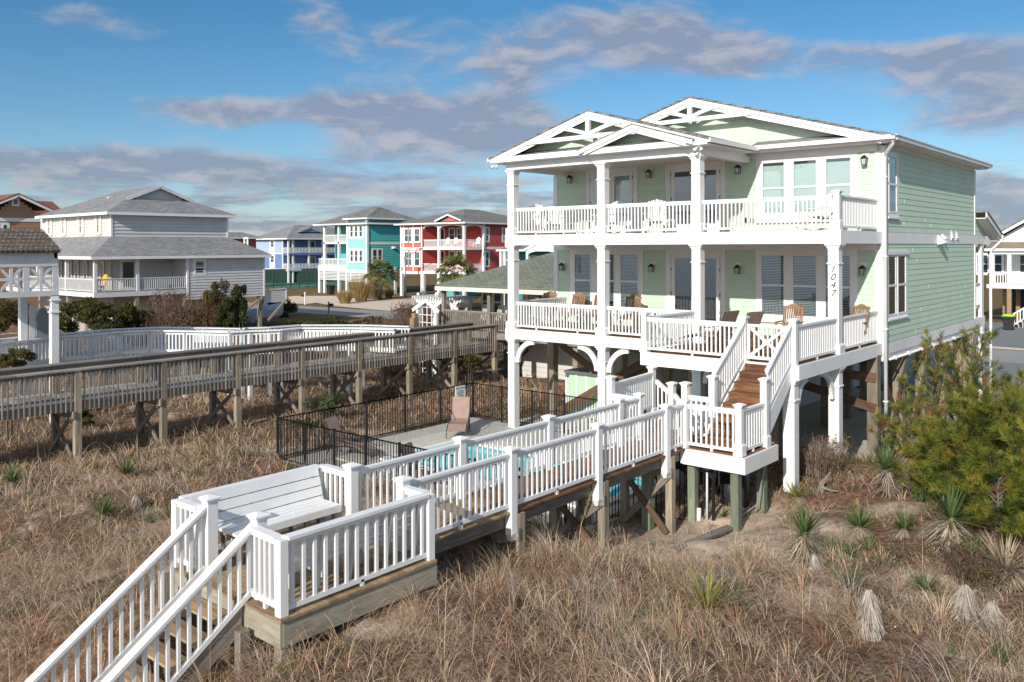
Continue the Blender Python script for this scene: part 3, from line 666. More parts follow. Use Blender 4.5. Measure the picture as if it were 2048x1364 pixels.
# lanterns on white blocks
def lantern(u, z):
    m = MB(); FF.box(m, u-.09, u+.09, .0, .03, z-.17, z+.2); p = m.build('lantern_block', WHITE, house)
    m = MB(); c = FF.pt(u, .13, z)
    m.tube([FF.pt(u, .03, z+.02), FF.pt(u, .10, z+.14), FF.pt(u, .15, z+.13)], .012, 6)
    m.frustum(c[0], c[1], z+.05, z+.13, .17, .05); m.cb(c[0], c[1], z+.035, z+.05, .17)
    for sx in (-1, 1):
        for sy in (-1, 1): m.bar((c[0]+sx*.07, c[1]+sy*.07, z+.04), (c[0]+sx*.055, c[1]+sy*.055, z-.13), .014, .014)
    m.cb(c[0], c[1], z-.145, z-.13, .13); p2 = m.build('lantern', BRONZE, house)
    m = MB(); m.frustum(c[0], c[1], z-.13, z+.035, .10, .125); m.build('lantern_glass', LAMPG, p2)
for u, z in ((-.12, 2.0), (3.63, 2.0), (6.71, 2.0), (10.48, 2.03), (.25, 5.14), (3.54, 5.15), (6.74, 5.10), (10.54, 5.12)): lantern(u, z)
# wall fittings: outlet boxes on both floors, side vents
for u, z in ((.2, 3.45), (3.55, 3.5), (6.95, 3.52), (7.15, 3.5), (3.75, .42)):
    m = MB(); FF.box(m, u-.045, u+.045, .0, .06, z-.07, z+.07); m.build('outlet_box', BRONZE, house)
for y, z, s in ((8.5, 2.90, .16), (8.95, 3.0, .10)):
    m = MB(); m.add([(11.08, y-s, z+s), (11.08, y+s, z+s), (11.08, y+s, z-s), (11.08, y-s, z-s), (11.08+1.6*s, y-s, z-s*.6), (11.08+1.6*s, y+s, z-s*.6)], [(0, 1, 5, 4), (0, 4, 3), (1, 2, 5), (3, 4, 5, 2), (0, 3, 2, 1)]); m.build('side_vent', WHITE, house)
for y in (10.1, 10.75):
    m = MB()
    for k in range(4): m.box(11.08, 11.16-.01*k, y-.07, y+.07, 3.02+.05*k-.05, 3.045+.05*k-.05)
    m.box(11.08, 11.10, y-.09, y+.09, 2.9, 3.2); m.build('side_vent', WHITE, house)
# ---- decks
m = MB(); boards(m, -.1, 6.85, .02, 3.08, 0.0, 'x'); boards(m, 6.85, 10.9, -2.7, 3.08, 0.0, 'x'); m.build('lower_deck_floor', REDWOOD, house, grain=True)
m = MB(); m.box(-.12, 6.8, -.14, -.08, -.33, .004); m.box(-.14, -.08, -.08, 3.1, -.33, .004)
m.box(6.8, 10.98, -2.78, -2.72, -.33, .004); m.box(6.78, 6.84, -2.72, -.14, -.33, .004); m.box(10.92, 10.98, -2.72, 3.08, -.33, .004); m.build('lower_deck_fascia', WHITE, house)
m = MB(); m.box(-.08, 10.92, -.07, 3.08, -.30, -.05); m.box(6.86, 10.9, -2.7, -.08, -.30, -.05); m.build('lower_deck_joists', BRACEWOOD, house)
m = MB(); m.box(-.12, 10.98, -.14, -.08, 2.77, 3.104); m.box(-.14, -.08, -.08, 3.1, 2.77, 3.104); m.box(10.92, 10.98, -.08, 3.06, 2.77, 3.104); m.build('upper_deck_fascia', WHITE, house)
m = MB(); m.box(-.08, 10.92, -.07, 3.08, 2.80, 3.05); m.build('porch_ceiling', WHITE, house)
m = MB(); boards(m, -.06, 10.9, -.06, 3.08, 3.09, 'x'); m.build('upper_deck_floor', REDWOOD, house, grain=True)
# ---- columns
def column(x, y, z0, z1, s=.27, base=True, name='column', neck=.48):
    m = MB(); m.cb(x, y, z0, z1, s, rnd=.5)
    if base: m.cb(x, y, z0, z0+.22, s+.10, rnd=.5); m.frustum(x, y, z0+.22, z0+.26, s+.10, s+.01, rnd=.5)
    m.cb(x, y, z1-.05, z1, s+.13, rnd=.5); m.cb(x, y, z1-.10, z1-.05, s+.07, rnd=.5); m.cb(x, y, z1-.13, z1-.10, s+.03, rnd=.5)
    if neck: m.cb(x, y, z1-neck-.04, z1-neck, s+.05, rnd=.5)
    return m.build(name, WHITE, house, bevel=.006)
XC = (.10, 3.73, 6.95)
for x in XC: column(x, 0.03, 3.1, 5.27)
for x in XC: column(x, 0.03, 0, 2.77)
c4 = column(10.78, 0.03, 0, 2.77)
for k, dg in enumerate('1047'):
    M_ = Matrix.Translation((10.765, -.108, 2.06-k*.205)) @ Matrix.Rotation(R(90), 4, 'X')
    textmesh('house_digit', dg, .24, BLACKM, house, M_, shear=.32)
# porch posts below the deck, with knee arches
def arch(x, y, sgn, z0, axis='x', r=.78):
    m = MB(); pts = []
    for k in range(11):
        a = math.pi/2*k/10; pts.append((r*(1-math.sin(a)), -r*1.0*(1-math.cos(a))))     # from far top to post
    cen = [(r-r*math.sin(math.pi/2*k/10), -r+r*math.cos(math.pi/2*k/10)) for k in range(11)]
    # quarter ring: outer radius r, inner radius r-.14, centre at (r, -r) from the corner
    out = [(r-r*math.cos(a), -r+r*math.sin(a)) for a in [math.pi/2*k/10 for k in range(11)]]
    inn = [(r-(r-.15)*math.cos(a), -r+(r-.15)*math.sin(a)) for a in [math.pi/2*k/10 for k in range(11)]]
    poly = out+inn[::-1]
    if axis == 'x': q = [(x+sgn*u, y-.045, z0+v) for u, v in poly]; e = (0, .09, 0)
    else: q = [(x-.045, y+sgn*u, z0+v) for u, v in poly]; e = (.09, 0, 0)
    for k in range(10):
        m.prism([q[k], q[k+1], q[20-k], q[21-k]], e, rnd=.5)
    return m.build('knee_arch', WHITE, house)
def lowpost(x, y, zg, z1=-.33, s=.27):
    m = MB(); m.cb(x, y, zg-.3, z1, s, rnd=.5); m.cb(x, y, z1-.05, z1, s+.12, rnd=.5); m.cb(x, y, z1-.11, z1-.05, s+.06, rnd=.5); m.cb(x, y, z1-.50, z1-.46, s+.05, rnd=.5)
    return m.build('porch_pile', WHITE, house, bevel=.006)
lowpost(.10, .03, -3.2); lowpost(3.73, .03, -3.3); lowpost(6.95, .03, -3.3); lowpost(10.78, .03, -2.7); lowpost(10.72, -2.62, -3.0)
arch(.24, .0, 1, -.33); arch(3.58, .0, -1, -.33); arch(3.88, .0, 1, -.33); arch(10.78, -.12, -1, -.33, 'y'); arch(7.1, 0, 1, -.33); arch(10.78, -2.47, 1, -.33, 'y', .6)
# ---- railings
for z in (0, H):
    for a, b in ((.26, 3.58), (3.88, 6.80)): 
        if z == 0 and a > 3: continue
        m = MB(); rail(m, (a, .03, z), (b, .03, z), .9); m.build('railing', WHITE, house)
m = MB(); rail(m, (3.88, .03, 0), (6.74, .03, 0), .9); m.build('railing', WHITE, house)
m = MB(); rail(m, (7.1, .03, H), (10.72, .03, H), .9); m.build('railing', WHITE, house)
m = MB(); post(m, 10.84, .03, H, H+1.02, .15, skirt=.24); m.build('rail_post', WHITE, house)
m = MB(); rail(m, (10.84, .14, H), (10.84, 3.06, H), .9); m.build('railing', WHITE, house)
m = MB(); rail(m, (10.84, .20, 0), (10.84, 3.06, 0), .9); m.build('railing', WHITE, house)
m = MB(); rail(m, (-.02, .14, 0), (-.02, 3.06, 0), .9); m.build('railing', WHITE, house)
m = MB(); rail(m, (-.02, .14, H), (-.02, 3.06, H), .9); m.build('railing', WHITE, house)
# projecting sun deck railings, gate and posts
YD = -2.68
m = MB(); post(m, 6.88, YD, 0, 1.03, .15, skirt=.24); m.build('rail_post', WHITE, house)
m = MB(); rail(m, (6.88, YD+.1, 0), (6.88, -.12, 0), .9); m.build('railing', WHITE, house)
m = MB(); rail(m, (6.97, YD, 0), (9.52, YD, 0), .9); m.build('railing', WHITE, house)
for x in (9.6, 10.82):
    m = MB(); post(m, x, YD, -.02 if x < 10 else -.33, 1.06, .15, skirt=.24 if x < 10 else 0); m.build('rail_post', WHITE, house)
m = MB(); rail(m, (10.84, YD+.1, 0), (10.84, -.12, 0), .9); m.build('railing', WHITE, house)
m = MB(); a, b = 9.70, 10.70; zb, zt = .06, .88
for q in ((a, a+.06, zb, zt), (b-.06, b, zb, zt), (a+.06, b-.06, zb, zb+.07), (a+.06, b-.06, zt-.06, zt)): m.box(q[0], q[1], YD-.02, YD+.02, q[2], q[3], .5)
for k in range(7): xx = a+.06+(b-a-.12)*(k+1)/8; m.box(xx-.017, xx+.017, YD-.017, YD+.017, zb+.06, zt-.05, .5)
f2 = Fc('y', YD-.02); f2.bar(m, (a+.06, zb+.07), (b-.06, zt-.06), .07, 0, .02); f2.bar(m, (a+.06, zt-.06), (b-.06, zb+.07), .07, .02, .04); m.build('gate', WHITE, house)
# ---- porch roof: beams, fascia, gable
m = MB(); m.box(-.06, 7.12, -.13, .15, 5.27, 5.52, .5); m.box(-.06, .20, .15, 3.1, 5.27, 5.52, .5); m.box(6.84, 7.10, .15, 3.07, 5.27, 5.52, .5); m.box(.2, 6.84, .15, 3.1, 5.42, 5.46, .5); m.each('porch_beam', WHITE, house)
PX0, PX1, PXC, PZ, PT, PYF = -.48, 7.50, 3.51, 5.68, 6.86, -.45
m = MB(); m.box(PX0, PX1, PYF+.03, .1, 5.50, 5.54, .5); m.box(PX0, PX0+.5, .1, 3.1, 5.50, 5.54, .5); m.box(7.1, PX1, .1, 2.5, 5.50, 5.54, .5); m.build('porch_soffit', WHITE, house)
m = MB(); m.box(PX0, PX1, PYF-.01, PYF+.03, 5.51, 5.68, .5); m.build('porch_fascia', WHITE, house)
def tri_pt(x0, z0, x1, z1, t): return (x0+(x1-x0)*t, z0+(z1-z0)*t)
def rakes(m, fy, x0, x1, xc, z0, zt, wd, w0, w1, inset=0.):
    F_ = Fc('y', fy)
    for xe in (x0, x1):
        d = Vector((xc-xe, zt-z0)).normalized(); n = Vector((d.y, -d.x)) if xe < xc else Vector((-d.y, d.x))
        a = Vector((xe, z0))+n*(wd/2+inset); b = Vector((xc, zt))+n*(wd/2+inset)
        # mitre at the apex and cut level at the foot
        sl = (zt-z0)/(xc-xe); top = lambda xx, off: z0+(xx-xe)*sl-off/abs(math.cos(math.atan(sl)))
        o0, o1 = inset, inset+wd
        q = [(xe, top(xe, o0)), (xc, top(xc, o0)), (xc, top(xc, o1)), (xe, top(xe, o1))]
        zf = z0-.0
        P = [F_.pt(u, w0, z) for u, z in q]; e = Vector(F_.pt(0, w1, 0))-Vector(F_.pt(0, w0, 0)); m.prism(P, e, .5)
m = MB(); rakes(m, PYF+.03, PX0, PX1, PXC, PZ, PT, .15, 0, .045); rakes(m, PYF+.03, PX0+.3, PX1-.3, PXC, PZ+.09, PT, .12, -.01, .015, .15)
m.build('rake_board', WHITE, house)
def gable_wall(name, mat, y, x0, x1, xc, z0, zt, th=.05):
    m = MB(); m.prism([(x0, y, z0), (x1, y, z0), (xc, y, zt)], (0, th, 0)); return m.build(name, mat, house)
gable_wall('gable_wall', SHAKE, .12, PX0+.1, PX1-.1, PXC, 5.58, PT-.10)
m = MB(); slab_roof(m, [(PX0+.05, PYF+.03, 5.70), (PX1-.05, PYF+.03, 5.70), (PX1-.5, .12, 5.84), (PX0+.5, .12, 5.84)], .03); m.build('pent_shingles', SH_GREY, house)
def truss(y, xl, xr, zb, xc, zk, zt, name='truss'):
    m = MB(); F_ = Fc('y', y)
    F_.box(m, xl, xr, 0, .09, zb, zb+.13, .5); F_.box(m, xc-.07, xc+.07, -.004, .10, zb+.12, zt, .5)
    for s in (-1, 1):
        L_ = (xr-xl)*.27; n = 8; o = []; i_ = []
        for k in range(n+1):
            t = k/n; u = xc+s*(.06+L_*t); z = zb+.13+(zt-zb-.26)*math.sin(t*math.pi/2)*.72
            o.append((u, z+.09)); i_.append((u, z-.03))
        for k in range(n):
            P = [F_.pt(u, .01, z) for u, z in (o[k], o[k+1], i_[k+1], i_[k])]; m.prism(P, Vector(F_.pt(0, .08, 0))-Vector(F_.pt(0, .01, 0)), .5)
    return m.build(name, WHITE, house)
truss(PYF+.06, 1.05, 5.97, 5.99, PXC, 6.2, 6.62)
# small front gable on the porch
m = MB(); rakes(m, PYF-.05, 3.2, 7.08, 5.14, 5.66, 6.27, .13, 0, .045); rakes(m, PYF-.05, 3.4, 6.88, 5.14, 5.72, 6.27, .09, -.01, .015, .13); m.build('rake_board', WHITE, house)
gable_wall('small_gable_wall', SHAKE, -.02, 3.35, 6.93, 5.14, 5.70, 6.2, .04)
m = MB(); slab_roof(m, [(3.35, PYF-.02, 5.71), (6.95, PYF-.02, 5.71), (6.7, -.02, 5.80), (3.6, -.02, 5.80)], .03); m.build('pent_shingles', SH_GREY, house)
m = MB(); sl = (6.29-5.68)/1.94
slab_roof(m, [(3.15, PYF-.1, 5.68), (5.14, PYF-.1, 6.29), (5.14, .6, 6.29), (3.15, .6, 5.68)], .04); slab_roof(m, [(7.13, PYF-.1, 5.68), (7.13, .6, 5.68), (5.14, .6, 6.29), (5.14, PYF-.1, 6.29)], .04); m.build('small_gable_roof', SH_DARK, house)
m = MB()
slab_roof(m, [(PX0-.06, PYF-.04, PZ), (PXC, PYF-.04, PT+.02), (PXC, 5.0, PT+.02), (PX0-.06, 5.0, PZ)], .05)
slab_roof(m, [(PX1+.06, PYF-.04, PZ), (PX1+.06, 3.4, PZ), (PXC, 3.4, PT+.02), (PXC, PYF-.04, PT+.02)], .05); m.build('porch_roof', SH_DARK, house)
m = MB(); m.box(PX1, PX1+.10, PYF-.02, 2.56, 5.56, 5.68, .5); m.box(PX0-.14, PX0-.02, PYF-.02, 3.0, 5.56, 5.68, .5); m.build('gutter', WHITE, house)
# ---- main roof
MX0, MX1, MXC, MZ, MT, MYF = -.90, 11.45, 5.29, 5.70, 7.46, 2.60
m = MB(); slab_roof(m, [(MX0-.05, MYF-.05, MZ), (MXC, MYF-.05, MT+.03), (MXC, 14.1, MT+.03), (MX0-.05, 14.1, MZ)], .06); slab_roof(m, [(MX1+.05, MYF-.05, MZ), (MX1+.05, 14.1, MZ), (MXC, 14.1, MT+.03), (MXC, MYF-.05, MT+.03)], .06); m.build('main_roof', SH_DARK, house)
m = MB(); rakes(m, MYF+.03, MX0, MX1, MXC, MZ, MT, .16, 0, .045); rakes(m, MYF+.03, MX0+.4, MX1-.35, MXC, MZ+.11, MT, .13, -.01, .015, .16); m.build('rake_board', WHITE, house)
gable_wall('gable_wall', SHAKE, 3.08, MX0+.3, MX1-.3, MXC, 5.60, MT-.12)
m = MB(); m.box(11.05, 11.42, 3.0, 14.0, 5.54, 5.58, .5); m.box(7.3, 11.42, MYF+.03, 3.06, 5.54, 5.58, .5); m.build('soffit', WHITE, house)
truss(MYF+.06, 3.55, 7.35, 6.66, MXC, 6.85, 7.24)
m = MB(); slab_roof(m, [(7.35, MYF, 5.74), (11.40, MYF, 5.74), (11.0, 3.08, 5.90), (7.35, 3.08, 5.90)], .03); m.build('pent_shingles', SH_GREY, house)
m = MB(); m.box(7.42, 11.50, MYF-.10, MYF+.0, 5.60, 5.70, .5); m.box(7.42, 11.46, MYF-.0, MYF+.03, 5.56, 5.72, .5); m.box(7.42, 11.52, MYF-.12, MYF-.0, 5.69, 5.715, .5)
m.box(11.42, 11.54, MYF, 14.08, 5.58, 5.69, .5); m.box(11.40, 11.57, MYF-.12, 14.1, 5.685, 5.71, .5); m.build('gutter', WHITE, house)
m = MB(); m.tube([(11.40, 2.62, 5.58), (11.40, 2.62, 5.50), (11.30, 2.75, 5.38), (11.14, 2.93, 5.28), (11.10, 2.98, 5.14), (11.10, 2.98, -3.4)], .055, 10)
for z in (4.6, 2.4, .4, -1.6): m.cb(11.10, 2.99, z, z+.03, .13)
m.build('downspout', WHITE, house)
for x, yy in ((-.32, -.35), (7.2, -.35)):
    m = MB()
    for s in (-.07, .07):
        m.tube([(x, yy, 5.50), (x+s, yy-.02, 5.44)], .014, 6); m.tube([(x+s*.8, yy, 5.45), (x+s*1.6, yy-.10, 5.36)], [.02, .06], 8)
    m.cb(x, yy, 5.47, 5.5, .1); m.build('floodlight', WHITE, house)
# ---- rear wing: shed roof over the back entry
m = MB(); slab_roof(m, [(4, 13.5, 3.98), (11.5, 13.5, 3.98), (11.5, 16.2, 3.14), (4, 16.2, 3.14)], .05); m.build('rear_roof', SH_DARK, house)
m = MB(); m.prism([(11.42, 13.5, 3.92), (11.42, 16.2, 3.08), (11.42, 16.2, 2.94), (11.42, 13.5, 3.74)], (.05, 0, 0)); m.box(11.38, 11.50, 16.05, 16.25, 2.9, 3.12, .5); m.prism([(11.05, 13.5, 3.70), (11.05, 16.1, 2.92), (11.42, 16.1, 2.92), (11.42, 13.5, 3.70)], (0, 0, .03)); m.build('rear_rake', WHITE, house)
m = MB(); z = 3.1
while z < 3.85:
    y1 = 13.5+(3.95-z)/.311-.25; m.add([(11.05, 13.56, z), (11.05, y1, z), (11.036, y1-.4, z+.165), (11.036, 13.56, z+.165), (11.03, 13.56, z), (11.03, y1, z)], [(0, 1, 2, 3), (4, 5, 1, 0)]); z += .165
m.build('rear_siding', MINT, house)
m = MB(); m.box(10.93, 11.05, 14.60, 14.95, 0, 2.77, .5); m.box(10.93, 11.05, 13.56, 13.62, 0, 2.77, .5); m.build('rear_post', WHITE, house)
m = MB(); m.box(10.95, 11.07, 14.55, 14.95, -3.45, -.30, .5); m.cb(11.0, 14.75, -.62, -.58, .46); m.build('porch_pile', WHITE, house)
m = MB(); rail(m, (10.98, 13.6, .35), (10.98, 14.6, .35), .95, .1); m.build('railing', WHITE, house)
m = MB(); m.box(5, 10.95, 13.5, 14.95, -.3, -.02, .5); m.build('rear_deck', REDWOOD, house)
m = MB(); m.tube([(11.4, 16.15, 3.0), (11.4, 16.1, 2.85), (11.28, 15.3, 2.55), (11.25, 15.1, 2.4), (11.25, 15.1, -3.5)], .055, 10); m.build('downspout', WHITE, house)
# ---- piles and braces under the house
def pile(x, y, w=.28, z1=-.3, nm='pile', mat=None):
    m = MB(); z0 = min(gz(x, y), -2.5)-.4; m.cb(x, y, z0, z1, w); return m.build(nm, mat or PILEWOOD, house, grain=True)
for y in (2.75, 5.0, 7.3, 9.6, 11.9, 13.3): pile(10.85, y)
for x in (8.1, 5.4, 2.7, -.25):
    for y in ((2.6, 6.62, 8.64, 10.4, 13.2) if x > 8 else (2.6, 5.6, 9.4, 13.2)): pile(x, y)
def brace(p, q, mat=None, w=.05, h=.24):
    m = MB(); m.bar(p, q, w, h); return m.build('brace', mat or BRACEWOOD, house, grain=True)
brace((11.04, 5.15, -.55), (11.04, 2.9, -3.2), PILEWOOD); brace((11.09, 3.1, -1.2), (11.09, 5.0, -3.2), BRACEWOOD, h=.18)
brace((11.04, 7.4, -.6), (11.04, 5.2, -3.1), PILEWOOD); brace((11.04, 9.7, -.6), (11.04, 7.4, -3.1), PILEWOOD); brace((11.09, 9.5, -.6), (11.09, 12, -3.1)); brace((11.04, 13.4, -.6), (11.04, 11.8, -3.1), PILEWOOD)
brace((10.95, 2.6, -1.75), (5.6, 2.6, -.55)); brace((10.95, 2.58, -.9), (5.5, 2.58, -.7))
brace((-.25, 2.42, -.45), (2.9, 2.42, -2.2)); brace((.1, 2.3, -3.2), (4.3, 2.3, -.75), h=.28); brace((4.3, 2.42, -.8), (2.5, 2.42, -2.2)); brace((3.0, 5.4, -.5), (.5, 5.4, -3)); brace((5.4, 5.4, -.5), (2.8, 5.4, -3))
m = MB()
for y in (3.2, 5.6, 8, 10.4, 12.8): m.box(-.4, 10.9, y-.07, y+.07, -.62, -.31)
m.build('girder', BRACEWOOD, house, grain=True)
# ---- things standing under the house
t = thing('shower_enclosure', (1.2, 3, -3.31), 'mint board-and-batten enclosure with white cap under the left porch', 'shower enclosure')
m = MB(); x0, x1, y0, y1 = .2, 2.5, 2.75, 4.2
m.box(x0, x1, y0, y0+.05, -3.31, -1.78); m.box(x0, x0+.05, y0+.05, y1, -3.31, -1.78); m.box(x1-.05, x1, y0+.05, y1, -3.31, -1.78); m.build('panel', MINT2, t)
m = MB(); m.box(x0-.03, x1+.03, y0-.04, y0+.09, -1.78, -1.69); m.box(x0-.03, x0+.08, y0+.09, y1, -1.78, -1.69); m.box(x1-.08, x1+.03, y0+.09, y1, -1.78, -1.69)
for k in range(6): xx = x0+.02+k*.44; m.box(xx, xx+.08, y0-.025, y0, -3.31, -1.78)
m.build('batten', WHITE, t)
t = thing('storage_closet', (6.9, 3.2, -3.31), 'dark mint storage closet with panelled door under the sun deck', 'storage closet')
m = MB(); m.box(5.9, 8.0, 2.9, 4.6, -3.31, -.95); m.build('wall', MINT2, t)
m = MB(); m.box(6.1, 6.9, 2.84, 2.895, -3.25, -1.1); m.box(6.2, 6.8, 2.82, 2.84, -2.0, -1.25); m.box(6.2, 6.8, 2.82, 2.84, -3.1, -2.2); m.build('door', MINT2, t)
m = MB(); m.box(5.86, 8.04, 2.86, 4.64, -.95, -.86); m.build('cap', WHITE, t)
# ---------------------------------------------------------------- white boardwalk from the house to the dune
bw = thing('dune_boardwalk', (8.9, -9.5, -3.0), 'white-railed wooden boardwalk running from the sun deck stairs to a bench platform and beach steps', 'boardwalk')
ZD = -1.6; XL, XR = 8.36, 9.49
def part(nm, m, mat, **k): return m.build(nm, mat, bw, **k)
# decks
m = MB(); boards(m, XL-.04, XR+.05, -13.3, -10.9, ZD, 'x'); part('walkway_boards', m, NEWWOOD, grain=True)
m = MB(); boards(m, XL-.04, XR+.05, -10.9, -5.38, ZD, 'x'); part('walkway_boards', m, REDWOOD, grain=True)
m = MB(); boards(m, 8.3, 10.84, -5.31, -3.78, ZD, 'x'); boards(m, 7.05, 8.29, -5.31, -2.6, ZD, 'x'); part('landing_boards', m, REDWOOD, grain=True)
m = MB(); boards(m, 7.48, 10.13, -15.84, -13.3, ZD, 'x'); part('platform_boards', m, NEWWOOD, grain=True)
m = MB(); m.box(9.42, 10.90, -5.37, -5.31, -1.94, -1.61, .5); m.box(10.84, 10.90, -5.31, -3.74, -1.94, -1.61, .5); m.box(7.0, 7.05, -5.31, -2.6, -1.94, -1.61, .5); m.box(7.0, 8.36, -5.37, -5.31, -1.94, -1.61, .5); m.each('landing_fascia', WHITE, bw)
m = MB(); m.box(XR-.12, XR-.08, -13.28, -5.4, -1.88, -1.64); m.box(XL+.08, XL+.12, -13.28, -5.4, -1.88, -1.64); m.box(8.9, 8.94, -13.28, -5.4, -1.86, -1.65); m.each('walkway_joist', GREYWOOD, bw, grain=True)
m = MB(); m.box(7.5, 10.09, -15.82, -15.78, -1.95, -1.635); m.box(10.05, 10.10, -15.78, -13.3, -1.95, -1.635); m.box(7.5, 7.54, -15.78, -13.3, -1.95, -1.635); m.box(7.54, 10.05, -13.36, -13.32, -1.9, -1.64); m.each('platform_fascia', BEIGEWOOD, bw, grain=True)
# posts along the walkway
YRs = (-13.38, -11.02, -8.57, -6.11, -5.32)
for i, y in enumerate(YRs):
    for x in (XR, XL):
        if x == XL and i == 4: y = -5.30
        low = -1.97 if 0 < i < 4 else -1.6
        m = MB(); post(m, x+(.01 if x == XR else -.01), y, low, -.55, .145)
        if low < -1.7: m.frustum(x, y, low-.12, low, .07, .145, rnd=.5)
        part('rail_post', m, WHITE, bevel=.004)
for a, b in zip(YRs[:-1], YRs[1:]):
    for x in (XR, XL):
        m = MB(); rail(m, (x, a+.08, ZD), (x, b-.08, ZD), .95, .138, .036, (.10, .04)); part('railing', m, WHITE)
# wooden piles under the walkway with cross braces and bents
def wp(x, y, z1=-1.66, w=.15, nm='pile', mat=PILEWOOD):
    m = MB(); m.cb(x, y, gz(x, y)-.4, z1, w); return part(nm, m, mat, grain=True)
for y in (-13.0, -10.85, -8.40, -5.95):
    zg = min(gz(XR, y), gz(XL, y))
    wp(XR+.02, y); wp(XL+.02, y)
    m = MB(); m.box(XL-.1, XR+.12, y-.13, y-.09, -2.08, -1.88); part('cross_beam', m, GREYWOOD, grain=True)
    if y > -12:
        for s in (0, 1):
            a, b = (XL+.02, XR+.02) if s else (XR+.02, XL+.02)
            m = MB(); m.bar((a, y-.11-.05*s, -2.05), (b, y-.11-.05*s, zg+.05), .04, .14); part('brace', m, BRACEWOOD if s else GREYWOOD, grain=True)
wp(9.0, -8.3, w=.2); wp(9.0, -6.0, w=.2, mat=GREENWOOD)
for x, y in ((10.62, -5.2), (10.62, -3.95), (9.6, -5.15), (7.15, -5.15), (7.15, -2.8), (8.2, -3.0)): 
    m = MB(); m.cb(x, y, gz(x, y)-.4, -1.62, .17); part('pile', m, GREENWOOD, grain=True)
# landing rails
def rp(x, y, z0, z1, s=.145, sk=.22):
    m = MB(); post(m, x, y, z0, z1, s, skirt=sk); part('rail_post', m, WHITE, bevel=.004)
def rl(a, b, h=.95, **k): m = MB(); rail(m, a, b, h, **k); part('railing', m, WHITE)
rp(10.72, -5.24, ZD, -.52); rp(10.76, -4.12, ZD, -.12); rp(9.66, -4.35, ZD, -.14); rp(8.98, -4.35, ZD, -.36)
rl((XR+.08, -5.28, ZD), (10.64, -5.24, ZD)); rl((10.74, -5.16, ZD), (10.76, -4.2, ZD)); rl((9.06, -4.35, ZD), (9.58, -4.35, ZD))
# side landing and pool stairs
rp(7.55, -5.24, ZD, -.25); rp(7.25, -2.95, ZD, -.30); rl((7.63, -5.26, ZD), (8.28, -5.28, ZD)); rl((7.52, -5.15, ZD+.2), (7.28, -3.05, ZD+.2), .95)
rp(8.3, -3.78, ZD, -.5)
rl((7.4, -3.0, ZD), (9.6, -3.0, -3.05), .98); rl((8.4, -3.82, ZD-.1), (9.6, -3.82, -3.0), .95)
m = MB()
for k in range(8): z = ZD-.19*(k+1); m.box(8.3+.25*k, 8.3+.25*(k+1)+.03, -3.75, -3.05, z-.04, z)
part('stair_tread', m, REDWOOD, grain=True)
# main stairs up to the gate
m = MB(); n = 8
for k in range(n-1):
    z = -.2*(k+1); y = -2.80-.28*k; m.box(9.68, 10.72, y-.30, y, z-.04, z)
part('stair_tread', m, STAIRWOOD, grain=True)
m = MB()
for k in range(n): z = -.2*k; y = -2.795-.28*k; m.box(9.68, 10.72, y-.0, y+.025, z-.2, z-.041)
part('stair_riser', m, STAIRWOOD, grain=True)
m = MB()
for x, ye in ((9.63, -4.6), (10.745, -4.18)): m.prism([(x, -2.78, -.05), (x, -2.78, -.42), (x, ye, -1.60), (x, ye, -.05+(ye+2.78)*.714)], (.05, 0, 0), .5)
m.each('stair_stringer', WHITE, bw)
for x in (9.64, 10.78):
    rl((x, -2.78, -.03), (x, -4.05 if x > 10 else -4.27, -.94 if x > 10 else -1.09), .97, sp=.112, foot=False, bot=.12)
# ---- bench platform rails
def cp_(x, y, z0=ZD, z1=-.70): m = MB(); m.cb(x, y, z0-.0, z1, .115, rnd=.5); part('corner_post', m, WHITE, bevel=.004)
PXL, PXR, PY0, PY1 = 7.60, 10.03, -15.76, -13.38
for x in (PXL, PXR):
    for y in (PY0, PY1): cp_(x, y)
m = MB(); post(m, 8.20, -15.62, -1.95, -.56, .15); part('rail_post', m, WHITE, bevel=.004)
m = MB(); post(m, 9.34, -15.62, -1.95, -.56, .15); part('rail_post', m, WHITE, bevel=.004)
hh = .92
rl((PXL, PY0+.06, ZD), (PXL, PY1-.06, ZD), hh, top=(.14, .04), sp=.14, bw=.04); rl((PXR, PY0+.06, ZD), (PXR, PY1-.06, ZD), hh, top=(.14, .04), sp=.165, bw=.045, bot=.08)
rl((PXL+.06, PY0, ZD), (8.13, -15.74, ZD), hh, top=(.13, .04)); rl((9.41, -15.74, ZD), (PXR-.06, PY0, ZD), hh, top=(.13, .04)); rl((PXL+.06, PY1, ZD), (XL-.08, PY1, ZD), hh, top=(.13, .04)); rl((XR+.08, PY1, ZD), (PXR-.06, PY1, ZD), hh, top=(.13, .04))
